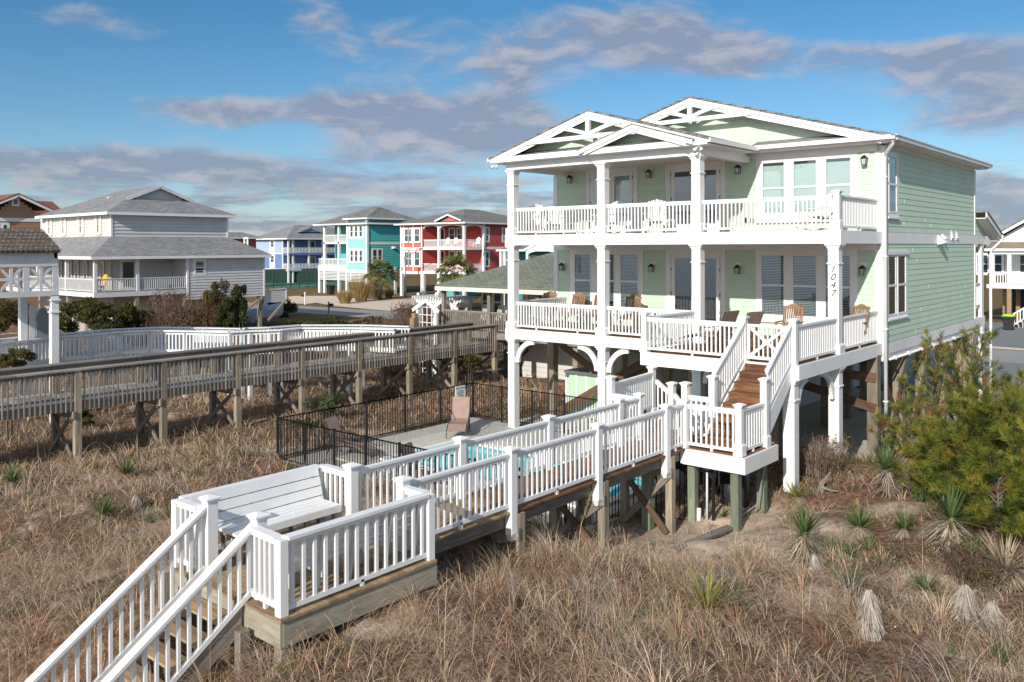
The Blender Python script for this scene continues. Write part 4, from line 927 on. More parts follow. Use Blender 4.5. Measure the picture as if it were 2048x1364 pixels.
# benches (built in): seat slats, leaning back boards, brackets
for s, xr in ((1, PXL), (-1, PXR)):
    m = MB()
    for k in range(4): x = xr+s*(.16+.135*k); m.box(x, x+s*.125, -15.3, -13.55, ZD+.42, ZD+.46)
    m.box(xr+s*.70, xr+s*.72, -15.3, -13.55, ZD+.36, ZD+.46); part('bench_seat', m, WHITE)
    m = MB()
    for k in range(4):
        t0, t1 = k/4+.01, (k+1)/4-.02; f = lambda t: (xr+s*(.24-.17*t), ZD+.36+.56*t)
        a, b = f(t0), f(t1); m.prism([(a[0], -15.62, a[1]), (b[0], -15.62, b[1]), (b[0]-s*.03, -15.62, b[1]), (a[0]-s*.03, -15.62, a[1])], (0, 2.12, 0))
    part('bench_back', m, WHITE)
    m = MB()
    for y in (-15.2, -14.7, -14.1, -13.6): m.cb(xr+s*.62, y, ZD, ZD+.42, .07); m.bar((xr+s*.66, y, ZD+.38), (xr+s*.14, y, ZD+.38), .05, .08); m.bar((xr+s*.16, y+.05, ZD+.02), (xr+s*.015, y+.05, ZD+.86), .04, .05)
    m.each('bench_bracket', GREYWOOD if s > 0 else WHITE2, bw, grain=s > 0)
m = MB(); m.cb(7.56, -15.9, gz(7.56, -15.9)-.4, -1.63, .15); m.cb(10.0, -15.72, gz(10, -15.7)-.4, -1.9, .15); m.cb(9.50, -15.95, gz(9.44, -15.9)-.5, -1.85, .13); m.cb(8.1, -15.9, gz(8.1, -15.9)-.5, -1.7, .15); m.cb(10.0, -13.4, gz(10, -13.4)-.4, -1.9, .15)
m.each('pile', GREYWOOD, bw, grain=True)
# ---- beach steps
ns = 12; ry, rz_ = .27, .187
m = MB()
for k in range(ns):
    z = ZD-rz_*(k+1); y = -15.86-ry*k
    for j in (0, 1): m.box(8.24, 9.30, y-.135*(j+1)+.006, y-.135*j, z-.035, z)
part('beach_steps', m, NEWWOOD, grain=True)
m = MB()
for x in (8.20, 9.30):
    a, b = (-15.86, ZD-.05), (-15.86-ry*ns, ZD-.05-rz_*ns); m.prism([(x, a[0], a[1]), (x, b[0], b[1]), (x, b[0], b[1]-.28), (x, a[0], a[1]-.30)], (.04, 0, 0))
m.each('step_stringer', GREYWOOD, bw, grain=True)
for x in (8.20, 9.34):
    rl((x, -15.70, ZD+.06), (x, -15.70-ry*11.5, ZD+.06-rz_*11.5), .86, sp=.132, bw=.04, top=(.13, .04), bot=.06, foot=False)
    m = MB(); post(m, x, -15.70-ry*11.7, ZD-rz_*11.7-.5, ZD-rz_*11.7+1.05, .15); part('rail_post', m, WHITE)
# ---------------------------------------------------------------- weathered grey walkway of the next plot
gw = thing('grey_walkway', (-7.5, -3, -3.4), 'long weathered grey wooden walkway on piles left of the pool', 'walkway')
GX, GX2 = -6.82, -8.35; zc = -.74
m = MB(); boards(m, GX2+.05, GX-.05, -17, 9.6, -1.62, 'x', .15); m.build('walkway_boards', RAILGREY, gw, grain=True)
m = MB()
for x in (GX, GX2): m.box(x-.03, x+.03, -17, 9.6, -1.92, -1.64)
m.each('joist', GREYWOOD, gw, grain=True)
ys = [-16.3+2.565*k for k in range(11)]
for x in (GX, GX2):
    m = MB()
    y = -17
    while y < 9.6: m.box(x-.20, x+.14, y, min(y+4.2, 9.6)-.004, zc-.045, zc); y += 4.2
    m.each('rail_cap', RAILGREY, gw, grain=True)
    m = MB(); m.box(x-.02, x+.02, -17, 9.6, zc-(.14 if x == GX else .23), zc-.045); m.build('sub_rail', RAILGREY, gw, grain=True)
    m = MB(); s = .05 if x == GX else -.05; m.box(x+s-.03, x+s, -17, 9.6, -1.66, -1.585); m.build('toe_rail', WHITE2, gw)
    for i, (a, b) in enumerate(zip(ys[:-1], ys[1:])):
        m = MB(); n = 17
        for k in range(n):
            y = a+.12+(b-a-.24)*(k+.5)/n+random.uniform(-.006, .006); m.cb(x+s+(.02 if s > 0 else -.02), y, -1.93+random.uniform(-.02, .02), zc-.05, .038)
        m.build('picket_panel', RAILGREY, gw, grain=True)
    for y in ys:
        m = MB(); m.cb(x+(.02 if x == GX else 0), y, gz(x, y)-.4, zc-.05, .18); m.build('pile', PILEWOOD if x == GX else GREYWOOD, gw, grain=True)
for y in ys:
    m = MB(); m.box(GX2-.15, GX+.15, y-.16, y-.11, -2.15, -1.93); m.build('cross_beam', GREYWOOD, gw, grain=True)
    for s in (0, 1):
        m = MB(); zg = gz(-7.5, y)+.1; a, b = (GX, GX2) if s else (GX2, GX); m.bar((a, y-.13-.045*s, -2.1), (b, y-.13-.045*s, zg), .04, .13); m.build('brace', GREYWOOD, gw, grain=True)
# ---------------------------------------------------------------- pool fence, sign
pf = thing('pool_fence', (-2.1, -7.65, -3.3), 'black metal picket fence around the pool', 'fence')
def fence_run(a, b, n):
    a = Vector(a); b = Vector(b); d = (b-a)/n
    for i in range(n):
        p = a+d*i; q = a+d*(i+1); m = MB(); z0, z1 = -3.2, -2.10
        for z in (z1, z1-.16 if False else z1, z0): m.bar((p.x, p.y, z), (q.x, q.y, z), .025, .03)
        k = round(d.length/.105)
        for j in range(1, k): c = p+(q-p)*j/k; m.cb(c.x, c.y, z0-.05, z1, .017)
        m.build('fence_panel', BLACKM, pf)
        m = MB(); m.cb(p.x, p.y, -3.4, -2.05, .055); m.build('fence_post', BLACKM, pf)
fence_run((-2.1, -7.65, 0), (7.95, -7.5, 0), 8); fence_run((-2.1, .38, 0), (-2.1, -7.65, 0), 5); fence_run((4.6, .45, 0), (-2.1, .38, 0), 5); fence_run((7.95, -7.5, 0), (8.15, -5.6, 0), 1); fence_run((10.0, -5.0, 0), (8.15, -5.6, 0), 1)
t = thing('pool_sign', (-2.0, -.95, -2.4), 'white pool rules sign fixed on the black pool fence', 'sign')
yy, zz = AX(921, 789, -2.02); w = .24
m = MB(); m.box(-2.04, -2.02, yy-w, yy+w, zz-.30, zz+.30); m.build('sign_board', WHITE, t)
M_ = Matrix.Translation((-2.016, yy, zz+.20)) @ Matrix.Rotation(R(90), 4, 'Z') @ Matrix.Rotation(R(90), 4, 'X')
textmesh('sign_title', 'POOL RULES', .078, BLACKM, t, M_, ext=.001)
m = MB()
for k in range(9): l = random.uniform(.12, .2); m.box(-2.019, -2.015, yy-l, yy+l, zz+.13-k*.045, zz+.145-k*.045)
m.build('small_print', plain('slate_print', (.10, .13, .2), .7), t)
# ---------------------------------------------------------------- furniture
def sling_chaise(loc, rz, label, back=1.02):
    t = thing('sling_lounger', (0, 0, 0), label, 'lounger', 'taupe sling loungers')
    for s in (-.3, .3):
        m = MB(); m.tube([(-.34, s, back), (-.06, s, .36), (.15, s, .33), (.75, s, .36), (1.15, s, .22), (1.22, s, .02)], .016, 6); m.tube([(-.1, s, .36), (-.22, s, .0)], .014, 6); m.tube([(-.18, s*1.08, .66), (.1, s*1.1, .60), (.42, s*1.1, .58), (.48, s, .35)], .016, 6)
        m.tube([(.2, s, .34), (.15, s, 0)], .014, 6); m.build('frame', BRONZE, t)
    def strip(pts, nm):
        m = MB()
        for a, b in zip(pts[:-1], pts[1:]): m.add([(a[0], -.285, a[1]), (a[0], .285, a[1]), (b[0], .285, b[1]), (b[0], -.285, b[1]), (a[0], -.285, a[1]-.012), (a[0], .285, a[1]-.012), (b[0], .285, b[1]-.012), (b[0], -.285, b[1]-.012)], [(0, 1, 2, 3), (7, 6, 5, 4), (0, 4, 5, 1), (2, 6, 7, 3), (1, 5, 6, 2), (3, 7, 4, 0)], .5)
        return m.build(nm, SLING, t)
    strip([(-.36, back+.02), (-.22, .70), (-.08, .40)], 'backrest'); strip([(-.08, .39), (.12, .35), (.45, .35), (.78, .38), (1.14, .24)], 'seat')
    t.location = loc; t.rotation_euler = (0, 0, rz); return t
def wooden_chair():
    t = thing('wooden_armchair', (0, 0, 0), 'x', 'chair')                 # faces -y
    m = MB()
    for k in range(7): m.box(-.25, .25, -.24+.07*k, -.24+.07*k+.06, .40, .42)
    m.box(-.25, .25, -.255, -.235, .34, .40); m.build('seat', TEAK, t, grain=True)
    m = MB(); bk = lambda z: .24+(z-.4)*.30
    for k in range(8): x = -.20+.0571*k; m.bar((x, bk(.46), .46), (x, bk(.98), .98), .032, .018, (0, 1, 0))
    for x in (-.25, .25): m.bar((x, bk(.3), .3), (x, bk(1.0), 1.0), .04, .03, (0, 1, 0))
    m.bar((-.25, bk(.46), .46), (.25, bk(.46), .46), .03, .05)
    pts = [(-.28, .97), (.28, .97), (.28, 1.04), (.20, 1.045), (.13, 1.06), (.07, 1.10), (0, 1.115), (-.07, 1.10), (-.13, 1.06), (-.20, 1.045), (-.28, 1.04)]
    m.prism([(u, bk(z)-.02, z) for u, z in pts], (0, .03, 0)); m.build('backrest', TEAK, t, grain=True)
    for s in (-1, 1):
        m = MB(); m.box(s*.25, s*.32, -.28, .30, .62, .645); m.bar((s*.285, -.22, .30), (s*.285, -.22, .62), .04, .03); m.build('armrest', TEAK, t, grain=True)
        for y0, y1 in ((-.22, .18), (.26, -.16)):
            m = MB(); m.bar((s*.27, y0, .42), (s*.27, y1, 0), .03, .045, (0, 1, 0)); m.build('leg', TEAK, t, grain=True)
    return t
wc = wooden_chair(); first = True
for px, py, Y, rz, lab in ((1104, 588, 2.1, .12, 'wooden porch armchair nearest the left end of the lower porch'), (1160, 590, 2.1, .0, 'wooden porch armchair standing in front of the left pane of the triple window'),
        (1202, 593, 2.2, -.1, 'wooden porch armchair half hidden behind the second white column'), (1272, 595, 2.0, .15, 'wooden porch armchair in front of the right pane of the triple window'),
        (1591, 610, .9, .1, 'wooden porch armchair behind the white gate'), (1713, 613, 1.9, -.35, 'wooden porch armchair in the corner behind the column numbered 1047')):
    x, z = AY(px, py, Y+.45); loc = (x, Y, .012)
    if first: wc.location = loc; wc.rotation_euler = (0, 0, rz); wc['label'] = lab; wc['group'] = 'wooden armchairs on the lower porch'; first = False
    else: dup(wc, loc, rz, lab, 'wooden armchairs on the lower porch')
def rocker():
    t = thing('white_rocking_chair', (0, 0, 0), 'x', 'rocking chair')
    m = MB()
    for k in range(7): m.box(-.26, .26, -.26+.075*k, -.26+.075*k+.062, .40-.012*k, .42-.012*k, .5)
    m.build('seat', WHITE, t)
    m = MB(); bk = lambda z: .24+(z-.35)*.33
    for k in range(7): x = -.21+.07*k; m.bar((x, bk(.36), .36), (x*1.15, bk(1.08-.05*abs(k-3)/3), 1.10-.06*abs(k-3)/3), .055, .018, (0, 1, 0), .5)
    m.bar((-.24, bk(.5)+.02, .5), (.24, bk(.5)+.02, .5), .02, .05, rnd=.5); m.bar((-.26, bk(.9)+.02, .9), (.26, bk(.9)+.02, .9), .02, .05, rnd=.5); m.build('backrest', WHITE, t)
    for s in (-1, 1):
        m = MB(); m.box(s*.26, s*.36, -.32, .32, .62, .645, .5); m.build('armrest', WHITE, t)
        m = MB(); m.bar((s*.29, -.24, .06), (s*.29, -.24, .62), .05, .03, (0, 1, 0), .5); m.bar((s*.29, .22, .06), (s*.29, .30, .62), .05, .03, (0, 1, 0), .5); m.each('leg', WHITE, t)
        m = MB(); m.tube([(s*.29, -.42+.84*k/8, .03+.10*((k/8-.5)*2)**2) for k in range(9)], .02, 6); m.build('rocker', WHITE, t)
    return t
rk = rocker(); first = True
for x, y, rz, lab in ((.55, 1.7, .5, 'white rocking chair at the left end of the upper balcony'), (-.05+.1, .95, .2, 'white rocking chair closest to the upper left column'), (3.05, 1.2, -.25, 'white rocking chair just left of the second upper column'),
        (4.75, 1.4, .45, 'white rocking chair in front of the upper left door'), (9.95, 1.3, -.5, 'white rocking chair in the right corner of the upper balcony')):
    if first: rk.location = (x, y, 3.1); rk.rotation_euler = (0, 0, rz); rk['label'] = lab; rk['group'] = 'white rocking chairs on the upper balcony'; first = False
    else: dup(rk, (x, y, 3.1), rz, lab, 'white rocking chairs on the upper balcony')
t = thing('side_table', (2.2, 1.6, 3.1), 'small white slatted table between the rockers on the upper balcony', 'table')
m = MB(); [m.box(1.9, 2.5, 1.35+.1*k, 1.35+.1*k+.09, 3.55, 3.575, .5) for k in range(5)]; m.build('table_top', WHITE, t)
m = MB(); [m.cb(x, y, 3.1, 3.55, .05, rnd=.5) for x in (1.95, 2.45) for y in (1.4, 1.8)]; m.build('table_leg', WHITE, t)
t = thing('porch_side_table', (2.2, 1.9, 0), 'dark low table between the wooden armchairs on the lower porch', 'table')
m = MB(); m.box(1.75, 2.15, 1.5, 1.9, .42, .45); m.build('table_top', BRONZE, t)
m = MB(); [m.cb(x, y, 0, .42, .04) for x in (1.79, 2.11) for y in (1.54, 1.86)]; m.build('table_leg', BRONZE, t)
sling_chaise((8.25, -1.15, .01), R(172), 'taupe sling lounger on the sun deck with its back to the gate')
sling_chaise((8.85, -1.0, .01), R(165), 'taupe sling lounger on the sun deck nearer the house door')
sling_chaise((-.72, -1.7, -3.25), R(-52), 'taupe sling lounger upright beside the pool rules sign')
sling_chaise((-1.25, -6.15, -3.28), R(12), 'taupe sling lounger inside the front corner of the black pool fence')
sling_chaise((2.9, -6.95, -3.28), R(20), 'taupe sling lounger standing between the pool edge and the white boardwalk')
# ---------------------------------------------------------------- neighbouring houses
def Px(k, x, y, X): return AX(*k(x, y), X)
def Py(k, x, y, Y): return AY(*k(x, y), Y)
def corner(m, x, y, z0, z1, s=.14): m.cb(x, y, z0, z1, s, rnd=.5)
def wnd(par, fc, a, b, c, d, t=.09, trim=WHITE, mull=True, name='window', grid=0, head=0.):
    return window(par, fc, a-t, b+t, c-t, d+t, [(a, b, c, d)], trim, .05, .05, None, mull, False, head, name=name, grid=grid)
def run(par, pts, h=.9, sp=.16, bw=.05, mat=WHITE, nm='railing'):
    for a, b in zip(pts[:-1], pts[1:]):
        m = MB(); rail(m, a, b, h, sp, bw, (.09, .05), True, .1, False); m.build(nm, mat, par)
def posts(par, pts, z0, z1, s=.2, mat=WHITE, nm='porch_post'):
    for x, y in pts: m = MB(); m.cb(x, y, z0, z1, s, rnd=.5); m.build(nm, mat, par)
def roofhip(par, x0, x1, y0, y1, z, pitch, mat, nm='roof', fh=.2):
    m = MB(); zr = hip(m, x0, x1, y0, y1, z, pitch); m.build(nm, mat, par); m = MB(); ring(m, x0, x1, y0, y1, z-fh, z-.01, .04); m.build('fascia', WHITE, par); return zr
def sid(par, mat, fc, u0, u1, z0, z1, e=.2, t=.03, nm='siding', tri=None):
    m = MB(); siding(m, fc, u0, u1, z0, z1, e, t, tri); return m.build(nm, mat, par)

# --- grey two-storey house on the left, seen from its corner
gh = thing('grey_house', (-44, 9, -3.45), 'large pale grey sided house with wrap-around porch and stacked grey hip roofs', 'house')
Xs, Yf, Xu, Yu = -37.76, 2.58, -39.76, 4.58
m = MB(); m.box(-52, Xu-.05, Yu+.05, 13.2, -.5, 5.1, .5); m.box(-50, Xs-.05, 9.0, 15.1, -.92, 2.2, .5); m.build('wall_core', GREYS, gh)
sid(gh, GREYS, Fc('x', Xu), Yu, 13.27, 3.5, 5.15, .24, .055); sid(gh, CREAMS, Fc('y', Yu), -50.84, Xu, 3.5, 5.15, .24); sid(gh, GREYS, Fc('x', Xs), 8.98, 15.15, -.92, 2.1, .2, .05); m = MB(); m.box(-52, -40.2, 4.9, 14.5, -3.6, -.5, .5); m.build('lower_wall', TAUPE, gh)
sid(gh, GREYS, Fc('x', Xu-.1), Yu, 9.0, -.15, 2.1, .12, .01)
sid(gh, TAUPE, Fc('y', 4.58), -50.8, Xu, -.15, 2.1, .9, .01); sid(gh, GREYS, Fc('y', 8.98), Xu, Xs, -.15, 2.1, .2)
m = MB(); corner(m, Xu, Yu, 3.5, 5.1); corner(m, Xu, 13.27, 3.5, 5.1); corner(m, Xs, 8.98, -.9, 2.1); corner(m, Xs, 15.15, -.95, 2.1, .12); m.each('corner_trim', WHITE, gh)
m = MB()
e0, e1, f1 = (-52.2, 2.2), (-37.35, 2.2), (-37.35, 15.55)
slab_roof(m, [(-53.2, 2.2, 2.22), (-37.35, 2.2, 2.22), (Xu, Yu, 3.56), (-51.2, Yu, 3.56)], .12); slab_roof(m, [(-37.35, 2.2, 2.22), (-37.35, 15.55, 2.22), (Xu, 13.3, 3.56), (Xu, Yu, 3.56)], .12)
slab_roof(m, [(-37.35, 15.55, 2.22), (-50, 15.55, 2.22), (-50, 13.3, 3.56), (Xu, 13.3, 3.56)], .12); m.build('porch_roof', SH_GREY, gh)
m = MB(); m.box(-53.2, -37.33, 2.17, 2.23, 2.0, 2.19, .5); m.box(-37.36, -37.30, 2.23, 15.55, 2.0, 2.19, .5); m.box(-53, -37.36, 2.23, 4.58, 2.02, 2.08, .5); m.box(-39.8, -37.36, 4.58, 15.5, 2.02, 2.08, .5); m.build('fascia', WHITE, gh)
xg = -41.3; ya, za = Px(ze, 1170, 112, xg); yb, zb = Px(ze, 925, 213, xg); yc, zc2 = Px(ze, 1420, 235, xg); X0, X1, Y0, Y1, ZE = -51.5, -39.25, 4.08, 13.8, 5.2
m = MB(); A_ = (xg, ya, za); Lr = (-47.6, (Y0+Y1)/2, za-.05)
slab_roof(m, [(X0, Y0, ZE), (X1, Y0, ZE), (xg, yb, zb), A_, Lr], .1); slab_roof(m, [(X1, Y1, ZE), (X0, Y1, ZE), Lr, A_, (xg, yc, zc2)], .1)
slab_roof(m, [(X1, Y0, ZE), (X1, Y1, ZE), (xg, yc, zc2), (xg, yb, zb)], .1); slab_roof(m, [(X0, Y1, ZE), (X0, Y0, ZE), Lr], .1); m.build('main_roof', SH_GREY, gh)
m = MB(); ring(m, X0, X1, Y0, Y1, ZE-.2, ZE-.01, .03); m.build('fascia', WHITE, gh); m = MB(); m.box(X0, X1, Y0, Y1, ZE-.16, ZE-.12, .5); m.build('soffit', WHITE, gh)
m = MB(); fx = Fc('x', xg-.35); fx.bar(m, (yb, zb), (ya, za-.1), .22, .35, .42); fx.bar(m, (yc, zc2), (ya, za-.1), .22, .35, .42); m.build('gable_trim', WHITE2, gh)
sid(gh, GREYS, Fc('x', xg-.3), yb+.1, yc-.1, zb-.1, za-.1, .2, .03, 'gable_siding', (ya, za-.12))
m = MB(); x, y = AZ(*ze(797, 225), 6.3); m.tube([(x, y, 5.9), (x, y, 6.55)], .07, 8); m.cb(x, y, 6.5, 6.6, .2); m.build('roof_vent', WHITE, gh)
for a, b in ((345, 385), (447, 487), (573, 617), (700, 745)):
    u0, _ = Py(ze, a+10, 400, Yu); u1, _ = Py(ze, b-8, 400, Yu); wnd(gh, Fc('y', Yu-.03), u0+.15, u1-.15, 3.82, 4.92, .2, CREAMS, grid=1)
    m = MB()
    for s in (u0-.12, u1+.12): m.box(s-.12, s+.12, Yu-.10, Yu-.04, 3.7, 5.0, .5)
    m.each('shutter', WHITE, gh)
m = MB(); boards(m, -53, Xs, Yf, Yu, -.17, 'x', .3); boards(m, Xu, Xs, Yu, 9, -.17, 'x', .3); m.build('porch_floor', GREYWOOD, gh, grain=True)
m = MB(); m.box(-53, Xs, Yf-.05, Yf, -.48, -.16, .5); m.box(Xs, Xs+.05, Yf-.05, 9.0, -.48, -.16, .5); m.build('porch_fascia', WHITE2, gh)
pp = [(-42.24, Yf+.1), (-47.2, Yf+.1), (Xs-.1, Yf+.1), (Xs-.1, 5.46)]; posts(gh, pp, -.15, 2.05, .2, WHITE2)
run(gh, [(-53, Yf+.05, -.17), (-47.2, Yf+.05, -.17), (-42.24, Yf+.05, -.17), (Xs-.1, Yf+.05, -.17), (Xs-.1, 5.46, -.17), (Xs-.1, 8.9, -.17)], .9, .15, .05, WHITE2)
posts(gh, [(-42.2, 2.8), (-47, 2.8), (Xs-.15, 2.75), (Xs-.15, 5.4), (Xs-.15, 8.9), (Xs-.3, 6.7), (Xs-.2, 12), (Xs-.2, 14.9), (-42, 8), (-42, 12), (-46, 8), (-46, 12)], -3.9, -.45, .26, PILEWOOD, 'pile')
for a, b in ((1225, 1225), ):
    pass
for px in (1020, 1115, 1240, 1480, 880):
    u, _ = Py(zE, px, 1130, 4.58); wnd(gh, Fc('y', 4.54), u-.22, u+.22, .1, 1.75, .1, CREAMS)
y0, _ = Px(ze, 893, 700, Xu); y1, _ = Px(ze, 985, 700, Xu); wnd(gh, Fc('x', Xu-.06), y0, y1, 0, 1.8, .15, WHITE, False); y0, _ = Px(ze, 1283, 700, Xu); wnd(gh, Fc('x', Xu-.06), y0, y0+.7, -.05, 1.9, .12, WHITE, False, 'door')
a, b = Px(ze, 1425, 665, Xs); c, d = Px(ze, 1492, 755, Xs); wnd(gh, Fc('x', Xs), a, c, d, b, .14)
m = MB(); z0 = Px(ze, 1935, 820, Xs)[1]
for k in range(5): m.box(-37.9, -37.85, 15.25, 17.2, -.75-.18*k, -.62-.18*k+.03)
m.box(-38.2, -37.8, 15.2, 15.28, -1.6, -.5); m.box(-38.2, -37.8, 17.15, 17.23, -1.6, -.5); m.box(-38.2, -37.8, 15.2, 17.2, -.5, -.42); m.build('louvre_screen', GREYS, gh)
m = MB(); m.bar((-37.7, 15.0, -1.0), (-37.7, 12.6, -2.6), .1, .2); m.bar((-37.6, 17.0, -1.3), (-37.6, 15.4, -2.8), .1, .15); m.each('brace', PILEWOOD, gh, grain=True)
# furniture on the grey porch
t = thing('yellow_chair', (-39.1, 3.4, -.17), 'bright yellow chair on the corner of the grey house porch', 'chair')
for s, yy in ((0, 0.), (1, .85)):
    m = MB(); X_ = -38.7-s*.9; m.prism([(X_-.3, 3.5, .1), (X_+.3, 3.5, .1), (X_+.38, 3.65, .75), (X_+.2, 3.72, .98), (X_-.2, 3.72, .98), (X_-.38, 3.65, .75)], (0, .05, 0)); m.build('backrest', YELLOW, t) if s == 0 else None
m = MB(); m.box(-39.0, -38.4, 3.0, 3.5, .18, .23); m.build('seat', YELLOW, t)
for x, y in ((-38.97, 3.05), (-38.43, 3.05), (-38.97, 3.5), (-38.43, 3.5)): m = MB(); m.cb(x, y, -.17, .18, .05); m.build('leg', YELLOW, t)

# --- brown house far left
bh = thing('brown_house', (-58, 8, -3.5), 'brown sided house with white gable trim and rust roof at the left edge', 'house')
XB = -60.; F_ = Fc('x', XB); ya, za = Px(zE, 235, 75, XB); yr_, zr_ = Px(zE, 715, 298, XB); yl = 2*ya-yr_
m = MB(); m.box(-75, XB-.05, yl+.6, yr_-.6, -3.5, zr_-.2, .5); m.build('wall_core', BROWNS, bh)
zmid = Px(zE, 300, 455, XB)[1]; sid(bh, BROWNS, F_, yl+.5, yr_-.5, zmid+.3, za-.2, .23, .03, 'gable_siding', (ya, za-.15)); sid(bh, BROWNS, F_, yl+.5, yr_-.5, -1, zmid, .23)
m = MB(); F_.box(m, yl+.4, yr_-.4, 0, .06, zmid, zmid+.3); m.build('band_board', WHITE, bh)
m = MB(); F_.bar(m, (yl, zr_), (ya, za), .28, .5, .58); F_.bar(m, (yr_, zr_), (ya, za), .28, .5, .58); m.build('gable_trim', WHITE, bh)
m = MB(); slab_roof(m, [(XB+.6, yr_, zr_+.16), (XB+.6, ya, za+.16), (-74, ya, za+.16), (-74, yr_, zr_+.16)], .1); slab_roof(m, [(XB+.6, yl, zr_+.16), (-74, yl, zr_+.16), (-74, ya, za+.16), (XB+.6, ya, za+.16)], .1)
yq, zq = Px(zE, 625, 175, -68.); slab_roof(m, [(-66, yq-4, zq), (-66, yq, zq), (-64.2, yq+.8, zq-1.4), (-64.2, yq-4, zq-1.4)], .1); slab_roof(m, [(-66, yq, zq), (-72, yq, zq), (-72, yq+1.2, zq-1.4), (-64.2, yq+.8, zq-1.4)], .1); m.build('roof', SH_RED, bh)
a, b = Px(zE, 185, 132, XB); c, d = Px(zE, 258, 215, XB); wnd(bh, F_, a, c, d, b, .1, WHITE, False, 'gable_vent'); a, b = Px(zE, 38, 495, XB); c, _ = Px(zE, 108, 560, XB); wnd(bh, F_, a, c, b-1.3, b, .16)

# --- green roofed single storey house right behind the grey walkway
rh = thing('green_roof_house', (-9, 14, -3.4), 'low cream house with green-grey shingle roof and open porch behind the left columns', 'house')
D0 = ud = None
xe, ye = AZ(*zD(628, 165), 1.02); xr0, yr0 = -9.9, 6.6
# eave runs along +X from the corner; porch front plane
EX, EY, EZ = -10.4, AX(*zD(628, 165), -10.4)[0], AX(*zD(628, 165), -10.4)[1]
RX, RZ = -4.5, AY(1104, 519, EY+5)[1]
m = MB(); xa, za = AY(1104, 515, EY+4.2); slab_roof(m, [(EX, EY, EZ), (6, EY, EZ), (6, EY+5.5, EZ+2.1), (EX+5.5, EY+5.5, EZ+2.1)], .1); slab_roof(m, [(EX, EY+11, EZ), (EX, EY, EZ), (EX+5.5, EY+5.5, EZ+2.1)], .1); slab_roof(m, [(6, EY+11, EZ), (EX, EY+11, EZ), (EX+5.5, EY+5.5, EZ+2.1), (6, EY+5.5, EZ+2.1)], .1); m.build('roof', SH_GREEN, rh)
m = MB(); m.box(EX, 6, EY-.04, EY, EZ-.27, EZ-.08, .5); m.box(EX-.04, EX, EY, EY+11, EZ-.27, EZ-.08, .5); m.box(EX, 6, EY, EY+10.9, EZ-.16, EZ-.12, .5); m.build('fascia', CREAMS, rh)
wy = EY+2.6
m = MB(); m.box(EX+3.2, 6, wy, EY+10.4, -3.4, EZ-.2, .5); m.build('wall', CREAMS, rh)
m = MB()
for k in range(12): m.box(EX+3.2, 6, wy-.03, wy, -3.3+k*.22, -3.3+k*.22+.20, .5)
m.build('lower_siding', CREAMS, rh)
for a, b in ((1165, 1245), (1290, 1400), (1430, 1530)):
    u0 = Py(zD, a, 300, wy)[0]; u1 = Py(zD, b, 300, wy)[0]; wnd(rh, Fc('y', wy), u0+.05, u1-.05, -.55, .65, .09, CREAMS)
u0 = Py(zD, 1680, 300, wy)[0]; wnd(rh, Fc('y', wy), u0, u0+.75, -1.05, .6, .09, CREAMS, False, 'door')
zf = -1.12
m = MB(); boards(m, EX+.2, 6, EY+.3, wy, zf, 'x', .3); boards(m, EX+.2, EX+3.1, wy, wy+4, zf, 'x', .3); m.build('porch_floor', RAILGREY, rh, grain=True)
m = MB(); m.box(EX+.15, 6, EY+.22, EY+.28, zf-.3, zf-.01); m.build('porch_fascia', RAILGREY, rh, grain=True)
ppx = [Py(zD, a, 400, EY+.35)[0] for a in (727, 1247, 1800)]; posts(rh, [(x, EY+.35) for x in ppx], zf, EZ-.15, .17, GREYWOOD)
run(rh, [(ppx[0], EY+.35, zf), (ppx[1], EY+.35, zf), (ppx[2], EY+.35, zf), (3, EY+.35, zf)], .9, .13, .05, RAILGREY); run(rh, [(ppx[0], EY+.4, zf), (ppx[0], EY+4, zf)], .9, .13, .05, RAILGREY)
posts(rh, [(x, EY+.5) for x in (-9.8, -6, -2.5, 1)], -3.8, zf-.1, .25, PILEWOOD, 'pile')
for i, a in enumerate((1180, 1350, 900)):
    x = Py(zD, a, 450, EY+1.4)[0]; t = thing('slat_chair', (x, EY+1.4, zf), ('pale slatted chair beneath the first porch window of the green roof house', 'pale slatted chair beneath the second porch window of the green roof house', 'pale slatted chair at the open end of the green roof porch')[i], 'chair', 'slatted chairs on the cream porch')
    m = MB(); [m.bar((x-.28+.08*k, EY+1.5, zf+.4), (x-.28+.08*k, EY+1.75, zf+1.1), .045, .02, (0, 1, 0)) for k in range(8)]; m.build('backrest', CREAMS, t)
    m = MB(); m.box(x-.3, x+.3, EY+1.0, EY+1.5, zf+.38, zf+.42); m.build('seat', CREAMS, t)
    for sx in (-.27, .27):
        for sy in (1.05, 1.5): m = MB(); m.cb(x+sx, EY+sy, zf, zf+.4, .05); m.build('leg', CREAMS, t)

# --- white arbour with trellis and pergola by the green roof house
ax0, az0 = None, None
XT = -11.6; p0 = Px(zD, 430, 640, XT)
t = thing('garden_arbor', (-11.3, 7.5, -3.4), 'white gabled trellis arbour with pergola beams beside the cream porch', 'arbor')
AYp = 6.2; ux0 = Py(zD, 433, 500, AYp)[0]; ux1 = Py(zD, 640, 500, AYp)[0]; ztp = Py(zD, 520, 345, AYp)[1]; zsh = Py(zD, 430, 430, AYp)[1]
m = MB()
for x in (ux0, ux1): m.cb(x, AYp, -3.4, zsh, .14, rnd=.5); m.cb(x, AYp+1.1, -3.4, zsh, .14, rnd=.5)
m.build('arbor_post', WHITE, t)
m = MB(); fa = Fc('y', AYp-.07); um = (ux0+ux1)/2; fa.bar(m, (ux0-.28, zsh-.12), (um, ztp), .16, 0, .05); fa.bar(m, (ux1+.28, zsh-.12), (um, ztp), .16, .001, .051)
